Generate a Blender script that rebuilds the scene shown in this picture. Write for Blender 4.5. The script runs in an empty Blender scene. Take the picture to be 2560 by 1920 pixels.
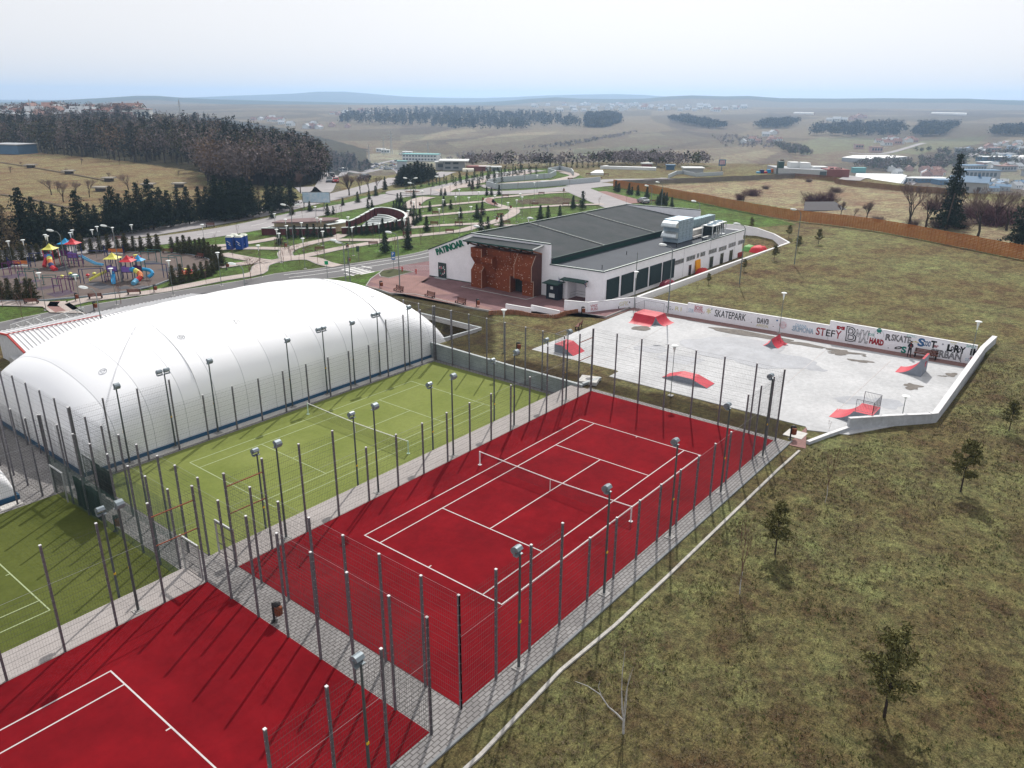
import bpy, math, random
import numpy as np
from mathutils import Vector, Matrix
R_ = math.radians
scene = bpy.context.scene
COL = scene.collection

# ------------------------------------------------------------------ camera
FPX, YAW, PITCH, ROLL = 1928.65, R_(38.6505), R_(20.3618), R_(0.3484)   # focal length in photo pixels (2560 wide)
CAM = np.array([-26.693, -21.958, 25.422])
_f = np.array([math.cos(YAW)*math.cos(PITCH), math.sin(YAW)*math.cos(PITCH), -math.sin(PITCH)])
_r = np.array([math.sin(YAW), -math.cos(YAW), 0.0]); _u = np.cross(_r, _f)
CR = _r*math.cos(ROLL)+_u*math.sin(ROLL); CU = -_r*math.sin(ROLL)+_u*math.cos(ROLL); CF = _f
cd = bpy.data.cameras.new('camera'); cam = bpy.data.objects.new('camera', cd); COL.objects.link(cam)
cd.sensor_fit = 'HORIZONTAL'; cd.sensor_width = 36.0; cd.lens = 36.0*FPX/2560.0
cd.clip_start = 0.5; cd.clip_end = 40000.0
cam.matrix_world = Matrix(((CR[0], CU[0], -CF[0], CAM[0]), (CR[1], CU[1], -CF[1], CAM[1]), (CR[2], CU[2], -CF[2], CAM[2]), (0, 0, 0, 1)))
scene.camera = cam

# ------------------------------------------------------------------ sky and sun
SUN_AZ, SUN_EL = 28.6, 44.5          # measured from the post shadows on the red court
world = bpy.data.worlds.new('World'); scene.world = world; world.use_nodes = True
wn = world.node_tree; bg = wn.nodes['Background']
sky = wn.nodes.new('ShaderNodeTexSky'); sky.sky_type = 'NISHITA'; sky.sun_disc = False
sky.sun_elevation = R_(SUN_EL); sky.sun_rotation = R_(90.0-SUN_AZ)
sky.air_density = 1.0; sky.dust_density = 4.0; sky.ozone_density = 1.0; sky.altitude = 200
hs = wn.nodes.new('ShaderNodeHueSaturation'); hs.inputs['Saturation'].default_value = 0.3
wn.links.new(sky.outputs[0], hs.inputs['Color'])
wm = wn.nodes.new('ShaderNodeMixRGB'); wm.inputs['Fac'].default_value = 0.78; wm.inputs['Color2'].default_value = (8.0, 7.95, 8.1, 1)   # thin milky overcast
wn.links.new(hs.outputs[0], wm.inputs['Color1'])
wn.links.new(wm.outputs[0], bg.inputs['Color']); bg.inputs['Strength'].default_value = 0.12
sd = bpy.data.lights.new('sun', 'SUN'); sd.energy = 4.3; sd.angle = R_(0.6); sd.color = (1.0, 0.955, 0.89)
sun = bpy.data.objects.new('sun', sd); COL.objects.link(sun)
sv = Vector((math.cos(R_(SUN_EL))*math.cos(R_(SUN_AZ)), math.cos(R_(SUN_EL))*math.sin(R_(SUN_AZ)), math.sin(R_(SUN_EL))))
sun.rotation_euler = sv.to_track_quat('Z', 'Y').to_euler(); sun.location = (0, 0, 60)
vs = scene.view_settings; vs.view_transform = 'Standard'; vs.look = 'None'; vs.exposure = 0.0; vs.gamma = 1.0
scene.cycles.use_denoising = True
scene.cycles.max_bounces = 5; scene.cycles.diffuse_bounces = 2; scene.cycles.volume_bounces = 1
scene.cycles.transparent_max_bounces = 12

# ------------------------------------------------------------------ photo pixel -> place
K = 0.289332
TILES = dict(A=(0, 200, K), B=(500, 200, K), C=(1000, 200, K), Dd=(1500, 200, K), E=(1920, 200, K), F=(0, 600, K), G=(600, 600, K),
             H=(1040, 480, K), I=(1240, 700, K), J=(1920, 700, K), K=(0, 960, K), L=(600, 960, K), M=(1200, 960, K), N=(0, 1440, K),
             O=(600, 1440, K), P=(1200, 1440, K), Q=(1840, 960, .57879), a=(0, 560, K/2), b=(280, 560, K/2), r=(1600, 500, K/2),
             s=(640, 480, .189873), t=(1160, 560, K/2), g=(2060, 780, .189873), c=(960, 340, .244123), D=(0, 0, 1.15732), S=(0, 0, 1.0))
def px(t, x, y): x0, y0, k = TILES[t]; return x0+x*k, y0+y*k
def ray(u, v): return CF+(u-1280)/FPX*CR-(v-960)/FPX*CU
def unp(u, v, z=0.0):
    d = ray(u, v); t = (z-CAM[2])/d[2]; return CAM+t*d
def pj(X, Y, Z):
    dx, dy, dz = X-CAM[0], Y-CAM[1], Z-CAM[2]
    w = dx*CF[0]+dy*CF[1]+dz*CF[2]; w = np.where(w > 1e-3, w, 1e-3)
    return 1280+FPX*(dx*CR[0]+dy*CR[1]+dz*CR[2])/w, 960-FPX*(dx*CU[0]+dy*CU[1]+dz*CU[2])/w
def sstep(a, b, x): t = np.clip((x-a)/(b-a), 0, 1); return t*t*(3-2*t)

HAZE_D = 1.7e-4
# ------------------------------------------------------------------ terrain height
def _ph(u): d = ray(u, 300.0); return math.degrees(math.atan2(d[1], d[0]))
def _el(u, v): d = ray(u, v); return d[2]/math.hypot(d[0], d[1])
_EDGE_U = [-400, 0, 350, 600, 820, 960, 1100, 1500, 1980, 2150, 2350, 2560, 2900]
_EDGE_R = [900, 900, 800, 430, 262, 262, 300, 325, 335, 290, 262, 245, 235]
_ep = np.array([_ph(u) for u in _EDGE_U])[::-1]; _er = np.array(_EDGE_R, float)[::-1]
RIDGES = []
def _ridge(r0, w, pts):
    pp = np.array([_ph(x*1.15732) for x, y in pts])[::-1]
    zz = np.array([CAM[2]+_el(x*1.15732, y*1.15732)*r0 for x, y in pts])[::-1]
    RIDGES.append((r0, w, pp, zz))
_ridge(4200, 500, [(-300, 228), (0, 222), (130, 217), (240, 211), (300, 207), (345, 207), (400, 211), (480, 215), (600, 218), (800, 223), (1000, 222), (1080, 219), (1150, 213), (1200, 210), (1250, 213), (1330, 214), (1390, 213), (1440, 208), (1490, 206), (1560, 208), (1610, 207), (1680, 212), (1800, 213), (1900, 212), (1990, 213), (2080, 213), (2150, 216), (2212, 218), (2600, 224)])
_ridge(7600, 700, [(-300, 225), (0, 219), (380, 212), (480, 208), (560, 205), (640, 202), (690, 198), (750, 198), (800, 202), (870, 208), (950, 211), (1040, 212), (1100, 210), (1180, 206), (1250, 204), (1330, 203), (1390, 205), (1440, 209), (1550, 213), (1900, 214), (2212, 216), (2600, 216)])
def wnoise(x, y, s, seed=0.0):
    a = np.sin(x/s+1.7*np.sin(y/s*0.83+seed)+seed)*np.cos(y/s*1.13+1.3*np.sin(x/s*0.71+seed*2))
    b = np.sin(x/s*2.3+y/s*1.1+seed*3)*np.cos(y/s*2.1-x/s*0.9+seed)
    return 0.65*a+0.35*b
def wallx(y): return 60.05-0.0635*(y-7.0)             # the line of the graffiti wall
def H(x, y):
    x = np.asarray(x, float); y = np.asarray(y, float)
    dx, dy = x-CAM[0], y-CAM[1]; r = np.hypot(dx, dy); ph = np.degrees(np.arctan2(dy, dx))
    re = np.interp(ph, _ep, _er)
    deep = -35.0
    t = sstep(0, 1, (r-re)/(0.75*re+60))
    z = deep*t
    rise = np.interp(r, [600, 1000, 1500, 2200, 3000, 3300, 3900], [0, 4, 11, 22, 33.5, 30, 12])
    z = z+rise*t
    z = z+t*(wnoise(x, y, 170.0, 0.4)*3.4*sstep(500, 900, r)*(1-sstep(2500, 3000, r))+wnoise(x, y, 61.0, 1.9)*0.9*sstep(450, 700, r)*(1-sstep(2300, 3000, r)))
    z = z+sstep(600, 800, r)*11*sstep(56, 60, ph)*(1-sstep(1200, 1900, r))
    for r0, w, pp, zz in RIDGES:
        top = np.interp(ph, pp, zz)
        z = np.maximum(z, top-((r-r0)/w)**2*26) if r0 > 5000 else np.maximum(z, top-((r-r0)/w)**2*18)
    # bank behind the graffiti wall and beside the ice rink
    xw = wallx(np.clip(y, -12, 26))
    yw = np.where(x < wallx(26.0)+0.5, 26.0, np.interp(x, [61, 104], [26.0, 25.6]))
    up = np.where(y > -12.0, sstep(xw+0.35, xw+1.3, x)*((1-sstep(yw-1.2, yw-0.2, y))*(1-sstep(112, 120, x))+sstep(112, 120, x)*(1-sstep(5, 62, y))), 0)
    side = np.where(y <= -12.0, sstep(-12.2, -13.4, y)*np.clip((x-41.0)/20.0, 0, 1), 0)
    hill = (1.25+0.02*np.clip(x-62, 0, 40))*up+1.25*side
    hill = np.where((y <= -12.0) & (x > wallx(-12.0)+0.5), (1.25+0.02*np.clip(x-62, 0, 40)), hill)
    z = z+hill*(1-sstep(200, 270, x))
    # bank at the head of the courts (behind the retaining wall) and the lower terrace of the turf courts and domes
    z = np.where((x > 30.45) & (x < 36.5) & (y > 15.2) & (y < 35.2), 0.10+0*z, z)
    terr = (x < 30.25) & (y > 16.35) & (y < 57.5)
    terr = terr | ((x >= 30.25) & (x < 38.6) & (y > 35.2) & (y < 57.5))
    z = np.where(terr, -1.30, z)
    return z
def Hs(x, y): return float(H(np.array([x]), np.array([y]))[0])
def at(t, x, y, z=None):
    """the point of the ground (or of the level z) that the photograph shows at this spot"""
    u, v = px(t, x, y)
    if z is not None:
        p = unp(u, v, z); return float(p[0]), float(p[1]), z
    d = ray(u, v); d = d/math.hypot(d[0], d[1])
    ts = np.concatenate([np.arange(15, 700, 1.0), np.arange(700, 9000, 8.0)])
    X = CAM[0]+ts*d[0]; Y = CAM[1]+ts*d[1]; Z = CAM[2]+ts*d[2]
    below = np.nonzero(Z < H(X, Y))[0]
    if len(below) == 0: i = len(ts)-1; return float(X[i]), float(Y[i]), float(Hs(X[i], Y[i]))
    i = below[0]; lo, hi = ts[max(i-1, 0)], ts[i]
    for _ in range(18):
        m = (lo+hi)/2
        if CAM[2]+m*d[2] < Hs(CAM[0]+m*d[0], CAM[1]+m*d[1]): hi = m
        else: lo = m
    x_, y_ = CAM[0]+hi*d[0], CAM[1]+hi*d[1]
    return float(x_), float(y_), Hs(x_, y_)
def toph(p, t, x, y):
    """height of something standing at p whose top the photograph shows at this row"""
    v = px(t, x, y)[1]; hs_ = np.arange(0, 60, .05); q = pj(np.full_like(hs_, p[0]), np.full_like(hs_, p[1]), p[2]+hs_)[1]
    return float(hs_[np.argmin(abs(q-v))])

# ------------------------------------------------------------------ materials
def mat(name, col, rough=0.8, metal=0.0, noise=None, bump=None, spec=0.16, coat=0.0, sc2=None):
    """noise=(scale, amount[, second colour]) mottles the colour; bump=(scale, strength)"""
    m = bpy.data.materials.new(name); m.use_nodes = True; nt = m.node_tree; b = nt.nodes['Principled BSDF']
    b.inputs['Roughness'].default_value = rough; b.inputs['Metallic'].default_value = metal
    b.inputs['Specular IOR Level'].default_value = spec; b.inputs['Coat Weight'].default_value = coat
    c4 = (*col, 1)
    tc = nt.nodes.new('ShaderNodeTexCoord')
    if noise is None: noise = (3.0, 0.12)
    n = nt.nodes.new('ShaderNodeTexNoise'); n.inputs['Scale'].default_value = noise[0]; n.inputs['Detail'].default_value = 6; n.inputs['Roughness'].default_value = .65
    nt.links.new(tc.outputs['Object'], n.inputs['Vector'])
    rp = nt.nodes.new('ShaderNodeValToRGB'); rp.color_ramp.elements[0].position = .32; rp.color_ramp.elements[1].position = .68
    c2 = noise[2] if len(noise) > 2 else tuple(min(1, c*(1+noise[1])) for c in col)
    c1 = col if len(noise) > 2 else tuple(c*(1-noise[1]) for c in col)
    rp.color_ramp.elements[0].color = (*c1, 1); rp.color_ramp.elements[1].color = (*c2, 1)
    nt.links.new(n.outputs['Fac'], rp.inputs[0]); out = rp.outputs[0]
    if sc2:
        n2 = nt.nodes.new('ShaderNodeTexNoise'); n2.inputs['Scale'].default_value = sc2[0]; n2.inputs['Detail'].default_value = 8; n2.inputs['Roughness'].default_value = .7
        nt.links.new(tc.outputs['Object'], n2.inputs['Vector'])
        mr = nt.nodes.new('ShaderNodeMapRange'); mr.inputs['From Min'].default_value = .3; mr.inputs['From Max'].default_value = .7
        mr.inputs['To Min'].default_value = 1-sc2[1]; mr.inputs['To Max'].default_value = 1+sc2[1]; nt.links.new(n2.outputs['Fac'], mr.inputs[0])
        mx = nt.nodes.new('ShaderNodeMixRGB'); mx.blend_type = 'MULTIPLY'; mx.inputs[0].default_value = 1
        nt.links.new(out, mx.inputs[1]); nt.links.new(mr.outputs[0], mx.inputs[2]); out = mx.outputs[0]
    nt.links.new(out, b.inputs['Base Color'])
    if bump:
        n3 = nt.nodes.new('ShaderNodeTexNoise'); n3.inputs['Scale'].default_value = bump[0]; n3.inputs['Detail'].default_value = 5
        nt.links.new(tc.outputs['Object'], n3.inputs['Vector'])
        bp = nt.nodes.new('ShaderNodeBump'); bp.inputs['Strength'].default_value = bump[1]; bp.inputs['Distance'].default_value = .1
        nt.links.new(n3.outputs['Fac'], bp.inputs['Height']); nt.links.new(bp.outputs[0], b.inputs['Normal'])
    return m
def brick_mat(name, c1, c2, mortar, w, h, ms=.02, rot=0.0, rough=.85, big=0.15):
    m = bpy.data.materials.new(name); m.use_nodes = True; nt = m.node_tree; b = nt.nodes['Principled BSDF']
    b.inputs['Roughness'].default_value = rough; b.inputs['Specular IOR Level'].default_value = .12
    tc = nt.nodes.new('ShaderNodeTexCoord'); mp = nt.nodes.new('ShaderNodeMapping'); mp.inputs['Rotation'].default_value[2] = rot
    nt.links.new(tc.outputs['Object'], mp.inputs[0])
    br = nt.nodes.new('ShaderNodeTexBrick'); br.inputs['Color1'].default_value = (*c1, 1); br.inputs['Color2'].default_value = (*c2, 1)
    br.inputs['Mortar'].default_value = (*mortar, 1); br.inputs['Scale'].default_value = 1.0; br.inputs['Brick Width'].default_value = w
    br.inputs['Row Height'].default_value = h; br.inputs['Mortar Size'].default_value = ms; br.inputs['Mortar Smooth'].default_value = .3
    nt.links.new(mp.outputs[0], br.inputs['Vector'])
    n = nt.nodes.new('ShaderNodeTexNoise'); n.inputs['Scale'].default_value = .45; n.inputs['Detail'].default_value = 8; nt.links.new(tc.outputs['Object'], n.inputs['Vector'])
    mr = nt.nodes.new('ShaderNodeMapRange'); mr.inputs['From Min'].default_value = .3; mr.inputs['From Max'].default_value = .7
    mr.inputs['To Min'].default_value = 1-big; mr.inputs['To Max'].default_value = 1+big; nt.links.new(n.outputs['Fac'], mr.inputs[0])
    mx = nt.nodes.new('ShaderNodeMixRGB'); mx.blend_type = 'MULTIPLY'; mx.inputs[0].default_value = 1
    nt.links.new(br.outputs['Color'], mx.inputs[1]); nt.links.new(mr.outputs[0], mx.inputs[2]); nt.links.new(mx.outputs[0], b.inputs['Base Color'])
    return m

# ------------------------------------------------------------------ mesh building
class MB:
    def __init__(s): s.v = []; s.f = []; s.m = []; s.n = 0
    def add(s, vs_, fs_, mi=0):
        s.v.append(np.asarray(vs_, float).reshape(-1, 3)); b = s.n
        for q in fs_: s.f.append(tuple(i+b for i in q)); s.m.append(mi)
        s.n += len(s.v[-1])
    def box(s, x0, y0, z0, x1, y1, z1, mi=0):
        s.add([(x0, y0, z0), (x1, y0, z0), (x1, y1, z0), (x0, y1, z0), (x0, y0, z1), (x1, y0, z1), (x1, y1, z1), (x0, y1, z1)],
              [(3, 2, 1, 0), (4, 5, 6, 7), (0, 1, 5, 4), (1, 2, 6, 5), (2, 3, 7, 6), (3, 0, 4, 7)], mi); return s
    def beam(s, p, q, w, h=None, mi=0, up=(0, 0, 1)):
        h = h or w; p = np.array(p, float); q = np.array(q, float); d = q-p; L = np.linalg.norm(d); d = d/max(L, 1e-9)
        u = np.array(up, float)
        if abs(d@u) > .97: u = np.array((1.0, 0, 0))
        a = np.cross(d, u); a /= np.linalg.norm(a); b = np.cross(a, d); a = a*w/2; b = b*h/2
        s.add([p-a-b, p+a-b, p+a+b, p-a+b, q-a-b, q+a-b, q+a+b, q-a+b], [(3, 2, 1, 0), (4, 5, 6, 7), (0, 1, 5, 4), (1, 2, 6, 5), (2, 3, 7, 6), (3, 0, 4, 7)], mi); return s
    def tube(s, p, q, r0, r1=None, n=8, mi=0, caps=True):
        r1 = r0 if r1 is None else r1; p = np.array(p, float); q = np.array(q, float); d = q-p; d /= max(np.linalg.norm(d), 1e-9)
        u = np.array((0, 0, 1.0)) if abs(d[2]) < .95 else np.array((1.0, 0, 0))
        a = np.cross(d, u); a /= np.linalg.norm(a); b = np.cross(a, d); an = np.arange(n)*2*math.pi/n
        c = np.cos(an)[:, None]*a+np.sin(an)[:, None]*b
        fs_ = [(i, (i+1) % n, n+(i+1) % n, n+i) for i in range(n)]
        if caps: fs_ += [tuple(range(n))[::-1], tuple(range(n, 2*n))]
        s.add(np.concatenate([p+c*r0, q+c*r1]), fs_, mi); return s
    def chain(s, pts, rs, n=8, mi=0):
        for i in range(len(pts)-1): s.tube(pts[i], pts[i+1], rs[i], rs[i+1], n, mi)
        return s
    def lathe(s, prof, n=12, c=(0, 0), mi=0):
        an = np.arange(n)*2*math.pi/n; vs_ = []
        for r, z in prof: vs_ += [(c[0]+r*math.cos(t), c[1]+r*math.sin(t), z) for t in an]
        m_ = len(prof); fs_ = [(j*n+i, j*n+(i+1) % n, (j+1)*n+(i+1) % n, (j+1)*n+i) for j in range(m_-1) for i in range(n)]
        if prof[0][0] > 1e-4: fs_.append(tuple(range(n))[::-1])
        if prof[-1][0] > 1e-4: fs_.append(tuple(range((m_-1)*n, m_*n)))
        s.add(vs_, fs_, mi); return s
    def prism(s, pts, z0, z1, mi=0):
        n = len(pts); a = sum(pts[i][0]*pts[(i+1) % n][1]-pts[(i+1) % n][0]*pts[i][1] for i in range(n))
        if a < 0: pts = pts[::-1]
        s.add([(x, y, z0) for x, y in pts]+[(x, y, z1) for x, y in pts], [tuple(range(n))[::-1], tuple(range(n, 2*n))]+[(i, (i+1) % n, n+(i+1) % n, n+i) for i in range(n)], mi); return s
    def quad(s, a, b, c, d, mi=0): s.add([a, b, c, d], [(0, 1, 2, 3)], mi); return s
    def wall(s, pts, z0, z1, th, mi=0, tops=None):
        """a standing wall along a line, mitred at its bends; z1 may be one height per point"""
        P = np.array([p[:2] for p in pts], float); n = len(P); nr = []
        for i in range(n):
            d = P[min(i+1, n-1)]-P[max(i-1, 0)]; d /= np.linalg.norm(d); nr.append((-d[1], d[0]))
        nr = np.array(nr); A = P+nr*th/2; B = P-nr*th/2
        zt = z1 if hasattr(z1, '__len__') else [z1]*n; zb = z0 if hasattr(z0, '__len__') else [z0]*n
        vs_ = []
        for i in range(n): vs_ += [(*A[i], zb[i]), (*B[i], zb[i]), (*B[i], zt[i]), (*A[i], zt[i])]
        fs_ = [(0, 1, 2, 3)[::-1], tuple(range(4*n-4, 4*n))]
        for i in range(n-1):
            o = 4*i
            for k in range(4): fs_.append((o+k, o+(k+1) % 4, o+4+(k+1) % 4, o+4+k))
        s.add(vs_, fs_, mi); return s
    def mesh(s, name, mats, smooth=False):
        me = bpy.data.meshes.new(name); V = np.concatenate(s.v) if s.v else np.zeros((0, 3))
        me.from_pydata(V.tolist(), [], s.f)
        for m_ in (mats if isinstance(mats, (list, tuple)) else [mats]): me.materials.append(m_)
        if any(s.m): me.polygons.foreach_set('material_index', s.m)
        if smooth: me.polygons.foreach_set('use_smooth', [True]*len(me.polygons))
        me.update(); return me
def fastmesh(name, V, F4, mats, mi=None, smooth=False):
    """V (n,3), F4 (m,k) arrays of equal-sided faces"""
    me = bpy.data.meshes.new(name); n = len(V); m_, k = F4.shape
    me.vertices.add(n); me.vertices.foreach_set('co', np.asarray(V, np.float32).ravel())
    me.loops.add(m_*k); me.loops.foreach_set('vertex_index', np.asarray(F4, np.int32).ravel())
    me.polygons.add(m_); me.polygons.foreach_set('loop_start', np.arange(0, m_*k, k, dtype=np.int32))
    for q in (mats if isinstance(mats, (list, tuple)) else [mats]): me.materials.append(q)
    if mi is not None: me.polygons.foreach_set('material_index', np.asarray(mi, np.int32))
    me.polygons.foreach_set('use_smooth', np.full(m_, bool(smooth)))
    me.update(calc_edges=True); return me
def tag(o, label=None, cat=None, group=None, kind=None):
    if label: o['label'] = label
    if cat: o['category'] = cat
    if group: o['group'] = group
    if kind: o['kind'] = kind
    return o
def ob(name, me, parent=None):
    o = bpy.data.objects.new(name, me); COL.objects.link(o)
    if parent: o.parent = parent
    return o
def part(name, mb, mats, parent, smooth=False): return ob(name, mb.mesh(name, mats, smooth) if isinstance(mb, MB) else mb, parent)
def thing(name, label, cat, loc=(0, 0, 0), rz=0.0, group=None):
    o = bpy.data.objects.new(name, None); COL.objects.link(o); o.location = loc; o.rotation_euler = (0, 0, rz); o.empty_display_size = .3
    return tag(o, label, cat, group)
def struct(name, mb, mats, smooth=False, **kw):
    o = ob(name, mb.mesh(name, mats, smooth) if isinstance(mb, MB) else mb); o['kind'] = 'structure'; return o
def kids(o): return [c for c in KIDS.get(o.name, [])]
KIDS = {}
def copy_tree(o, loc, rz, label, scale=None, group=None):
    def rec(src, par):
        c = src.copy(); COL.objects.link(c)
        if par: c.parent = par
        for ch in src.children: rec(ch, c)
        return c
    c = rec(o, None); c.location = loc; c.rotation_euler = (0, 0, rz)
    if scale: c.scale = (scale,)*3 if not hasattr(scale, '__len__') else scale
    if label: c['label'] = label
    if group: c['group'] = group
    return c
class Rep:
    """first call places the built thing itself, later calls its copies"""
    ALL = []
    def __init__(s, proto): s.p = proto; s.used = False; Rep.ALL.append(s)
    def put(s, loc, rz, label, scale=None, group=None):
        if not s.used:
            s.used = True; o = s.p; o.location = loc; o.rotation_euler = (0, 0, rz)
            if scale: o.scale = (scale,)*3 if not hasattr(scale, '__len__') else scale
            o['label'] = label
            if group: o['group'] = group
            return o
        return copy_tree(s.p, loc, rz, label, scale, group)
_ORD = 'first second third fourth fifth sixth seventh eighth ninth tenth eleventh twelfth thirteenth fourteenth fifteenth sixteenth seventeenth eighteenth nineteenth twentieth'.split()
_ORD += ['twenty-'+w for w in _ORD[:9]]+['thirtieth']+['thirty-'+w for w in _ORD[:9]]+['fortieth']+['forty-'+w for w in _ORD[:9]]
def nth(i): return _ORD[i] if i < len(_ORD) else str(i+1)+'th'
# ================================================================== SETTING: terrain
rng = np.random.default_rng(7)
def inpoly(px_, py_, poly):
    res = np.zeros(px_.shape, bool); n = len(poly)
    for i in range(n):
        x1, y1 = poly[i]; x2, y2 = poly[(i+1) % n]
        c = ((y1 > py_) != (y2 > py_)) & (px_ < (x2-x1)*(py_-y1)/(y2-y1+1e-12)+x1); res ^= c
    return res
G_OLIVE = (.108, .096, .062); G_PARK = (.056, .088, .028); G_MEADOW = (.130, .100, .072); G_PALE = (.175, .142, .125)
G_PALEF = (.118, .100, .090); G_FAR = (.088, .070, .064); G_PLOUGH = (.068, .052, .050); G_FFLOOR = (.028, .024, .018); G_DARKBANK = (.040, .031, .018); G_FARGREEN = (.085, .083, .066); G_URBAN = (.13, .12, .12)
# land cover as the photo shows it: each outline is carried onto the ground and fixed there
COVER = [
 (G_PARK, [('F', -900, 770), ('F', 0, 765), ('F', 400, 640), ('G', 300, 340), ('G', 1100, 420), ('G', 1300, 500), ('H', 110, 500), ('Dd', 0, 1300), ('Dd', 900, 1300), ('Dd', 1700, 1250), ('Dd', 600, 950), ('Dd', 0, 900), ('C', 1400, 760), ('C', 900, 770), ('C', 0, 940), ('B', 900, 1100), ('B', 0, 1330), ('A', 800, 1500), ('A', -900, 1750)]),
 (G_MEADOW, [('A', -900, 600), ('A', 170, 600), ('A', 900, 680), ('A', 1680, 790), ('A', 1800, 1000), ('A', 1500, 1200), ('A', 500, 1400), ('A', -900, 1600)]),
 (G_FFLOOR, [('A', -900, 620), ('A', -900, 330), ('A', 600, 320), ('B', 200, 330), ('B', 800, 430), ('B', 1450, 600), ('B', 1450, 780), ('B', 1000, 900), ('B', 860, 930), ('B', 300, 900), ('A', 1700, 790), ('A', 900, 680), ('A', 170, 610)]),
 (G_PALE, [('Dd', 380, 910), ('Dd', 1650, 850), ('E', 300, 850), ('E', 1200, 960), ('E', 2400, 1100), ('E', 2400, 1560), ('E', 1200, 1270), ('E', 0, 1080), ('Dd', 800, 980)]),
 (G_PLOUGH, [('C', 1000, 1040), ('C', 1380, 1010), ('C', 1560, 1040), ('C', 1400, 1070), ('C', 1050, 1075)]),
 (G_PLOUGH, [('C', 260, 530), ('C', 700, 480), ('C', 900, 470), ('C', 600, 540), ('C', 330, 560)]),
 (G_PALEF, [('C', 0, 480), ('C', 600, 420), ('C', 660, 440), ('C', 300, 500), ('C', 100, 540), ('C', 0, 530)]),
 (G_PLOUGH, [('C', 0, 390), ('C', 300, 395), ('C', 500, 425), ('C', 200, 470), ('C', 0, 470)]),
 (G_PALEF, [('C', 400, 540), ('C', 1000, 460), ('C', 1400, 440), ('C', 1100, 520), ('C', 500, 590)]),
 (G_PLOUGH, [('C', 600, 450), ('C', 1100, 400), ('C', 1150, 425), ('C', 800, 480)]),
 (G_PALEF, [('C', 1300, 610), ('C', 1750, 570), ('C', 1800, 585), ('C', 1400, 640)]),
 (G_FARGREEN, [('C', 1500, 600), ('C', 2212, 560), ('C', 2212, 640), ('C', 1500, 690)]),
 (G_FARGREEN, [('Dd', 0, 640), ('Dd', 500, 560), ('Dd', 700, 580), ('Dd', 300, 680), ('Dd', 0, 700)]),
 (G_PALEF, [('Dd', 250, 470), ('Dd', 520, 455), ('Dd', 560, 480), ('Dd', 260, 500)]),
 (G_PLOUGH, [('Dd', 100, 660), ('Dd', 820, 530), ('Dd', 960, 535), ('Dd', 600, 610), ('Dd', 200, 690)]),
 (G_PLOUGH, [('Dd', 580, 370), ('Dd', 800, 340), ('Dd', 1100, 360), ('Dd', 1300, 430), ('Dd', 1080, 520), ('Dd', 850, 490), ('Dd', 620, 420)]),
 (G_PALEF, [('Dd', 850, 740), ('Dd', 1100, 650), ('Dd', 1430, 600), ('Dd', 1600, 640), ('Dd', 1300, 700), ('Dd', 1000, 740)]),
 (G_PLOUGH, [('Dd', 1330, 750), ('Dd', 1480, 650), ('Dd', 1590, 615), ('Dd', 1730, 680), ('Dd', 1600, 700)]),
 (G_FARGREEN, [('E', 200, 560), ('E', 450, 495), ('E', 1000, 500), ('E', 1000, 540), ('E', 750, 600), ('E', 300, 650)]),
 (G_FARGREEN, [('E', 1000, 640), ('E', 1350, 520), ('E', 1900, 480), ('E', 1800, 560), ('E', 1300, 640)]),
 (G_PLOUGH, [('E', 0, 290), ('E', 900, 250), ('E', 2300, 300), ('E', 2300, 330), ('E', 900, 300), ('E', 0, 320)]),
 (G_URBAN, [('E', 1300, 720), ('E', 1800, 640), ('E', 2400, 560), ('E', 2400, 960), ('E', 1700, 900), ('E', 1100, 800)]),
 (G_URBAN, [('B', 1450, 650), ('B', 1700, 600), ('B', 2212, 650), ('B', 2212, 800), ('B', 1700, 790), ('B', 1450, 780)]),
 (G_FARGREEN, [('B', 880, 940), ('B', 1150, 900), ('B', 1250, 960), ('B', 900, 1030)]),
 (G_DARKBANK, [('H', 0, 900), ('H', 430, 985), ('H', 660, 1040), ('H', 700, 1400), ('H', 350, 1400), ('H', 200, 1200), ('G', 1160, 430)]),
 (G_DARKBANK, [('H', 620, 1500), ('H', 900, 1430), ('H', 1500, 1610), ('J', 330, 1270), ('J', 60, 1400), ('I', 900, 950), ('H', 1100, 1640)]),
]
COVW = []
for c, pl in COVER:
    COVW.append((c, [px(*p) for p in pl]))
def cover_colour(X, Y, Z):
    u, v = pj(X, Y, Z)
    jit = 3.0
    u = u+wnoise(X, Y, 7.0, .3)*jit; v = v+wnoise(X, Y, 9.0, .9)*jit*.4
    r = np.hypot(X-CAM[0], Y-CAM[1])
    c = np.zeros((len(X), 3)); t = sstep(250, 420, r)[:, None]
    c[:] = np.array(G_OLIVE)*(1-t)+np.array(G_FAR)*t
    front = ((X-CAM[0])*CF[0]+(Y-CAM[1])*CF[1]) > 5
    for col, poly in COVW:
        m = inpoly(u, v, poly) & front; c[m] = col
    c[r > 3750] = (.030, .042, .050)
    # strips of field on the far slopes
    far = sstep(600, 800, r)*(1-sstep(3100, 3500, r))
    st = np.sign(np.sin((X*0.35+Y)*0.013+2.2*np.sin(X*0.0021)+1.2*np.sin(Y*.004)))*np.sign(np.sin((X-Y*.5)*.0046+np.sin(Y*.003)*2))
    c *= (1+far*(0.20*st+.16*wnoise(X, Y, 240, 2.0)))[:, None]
    return c
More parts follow.
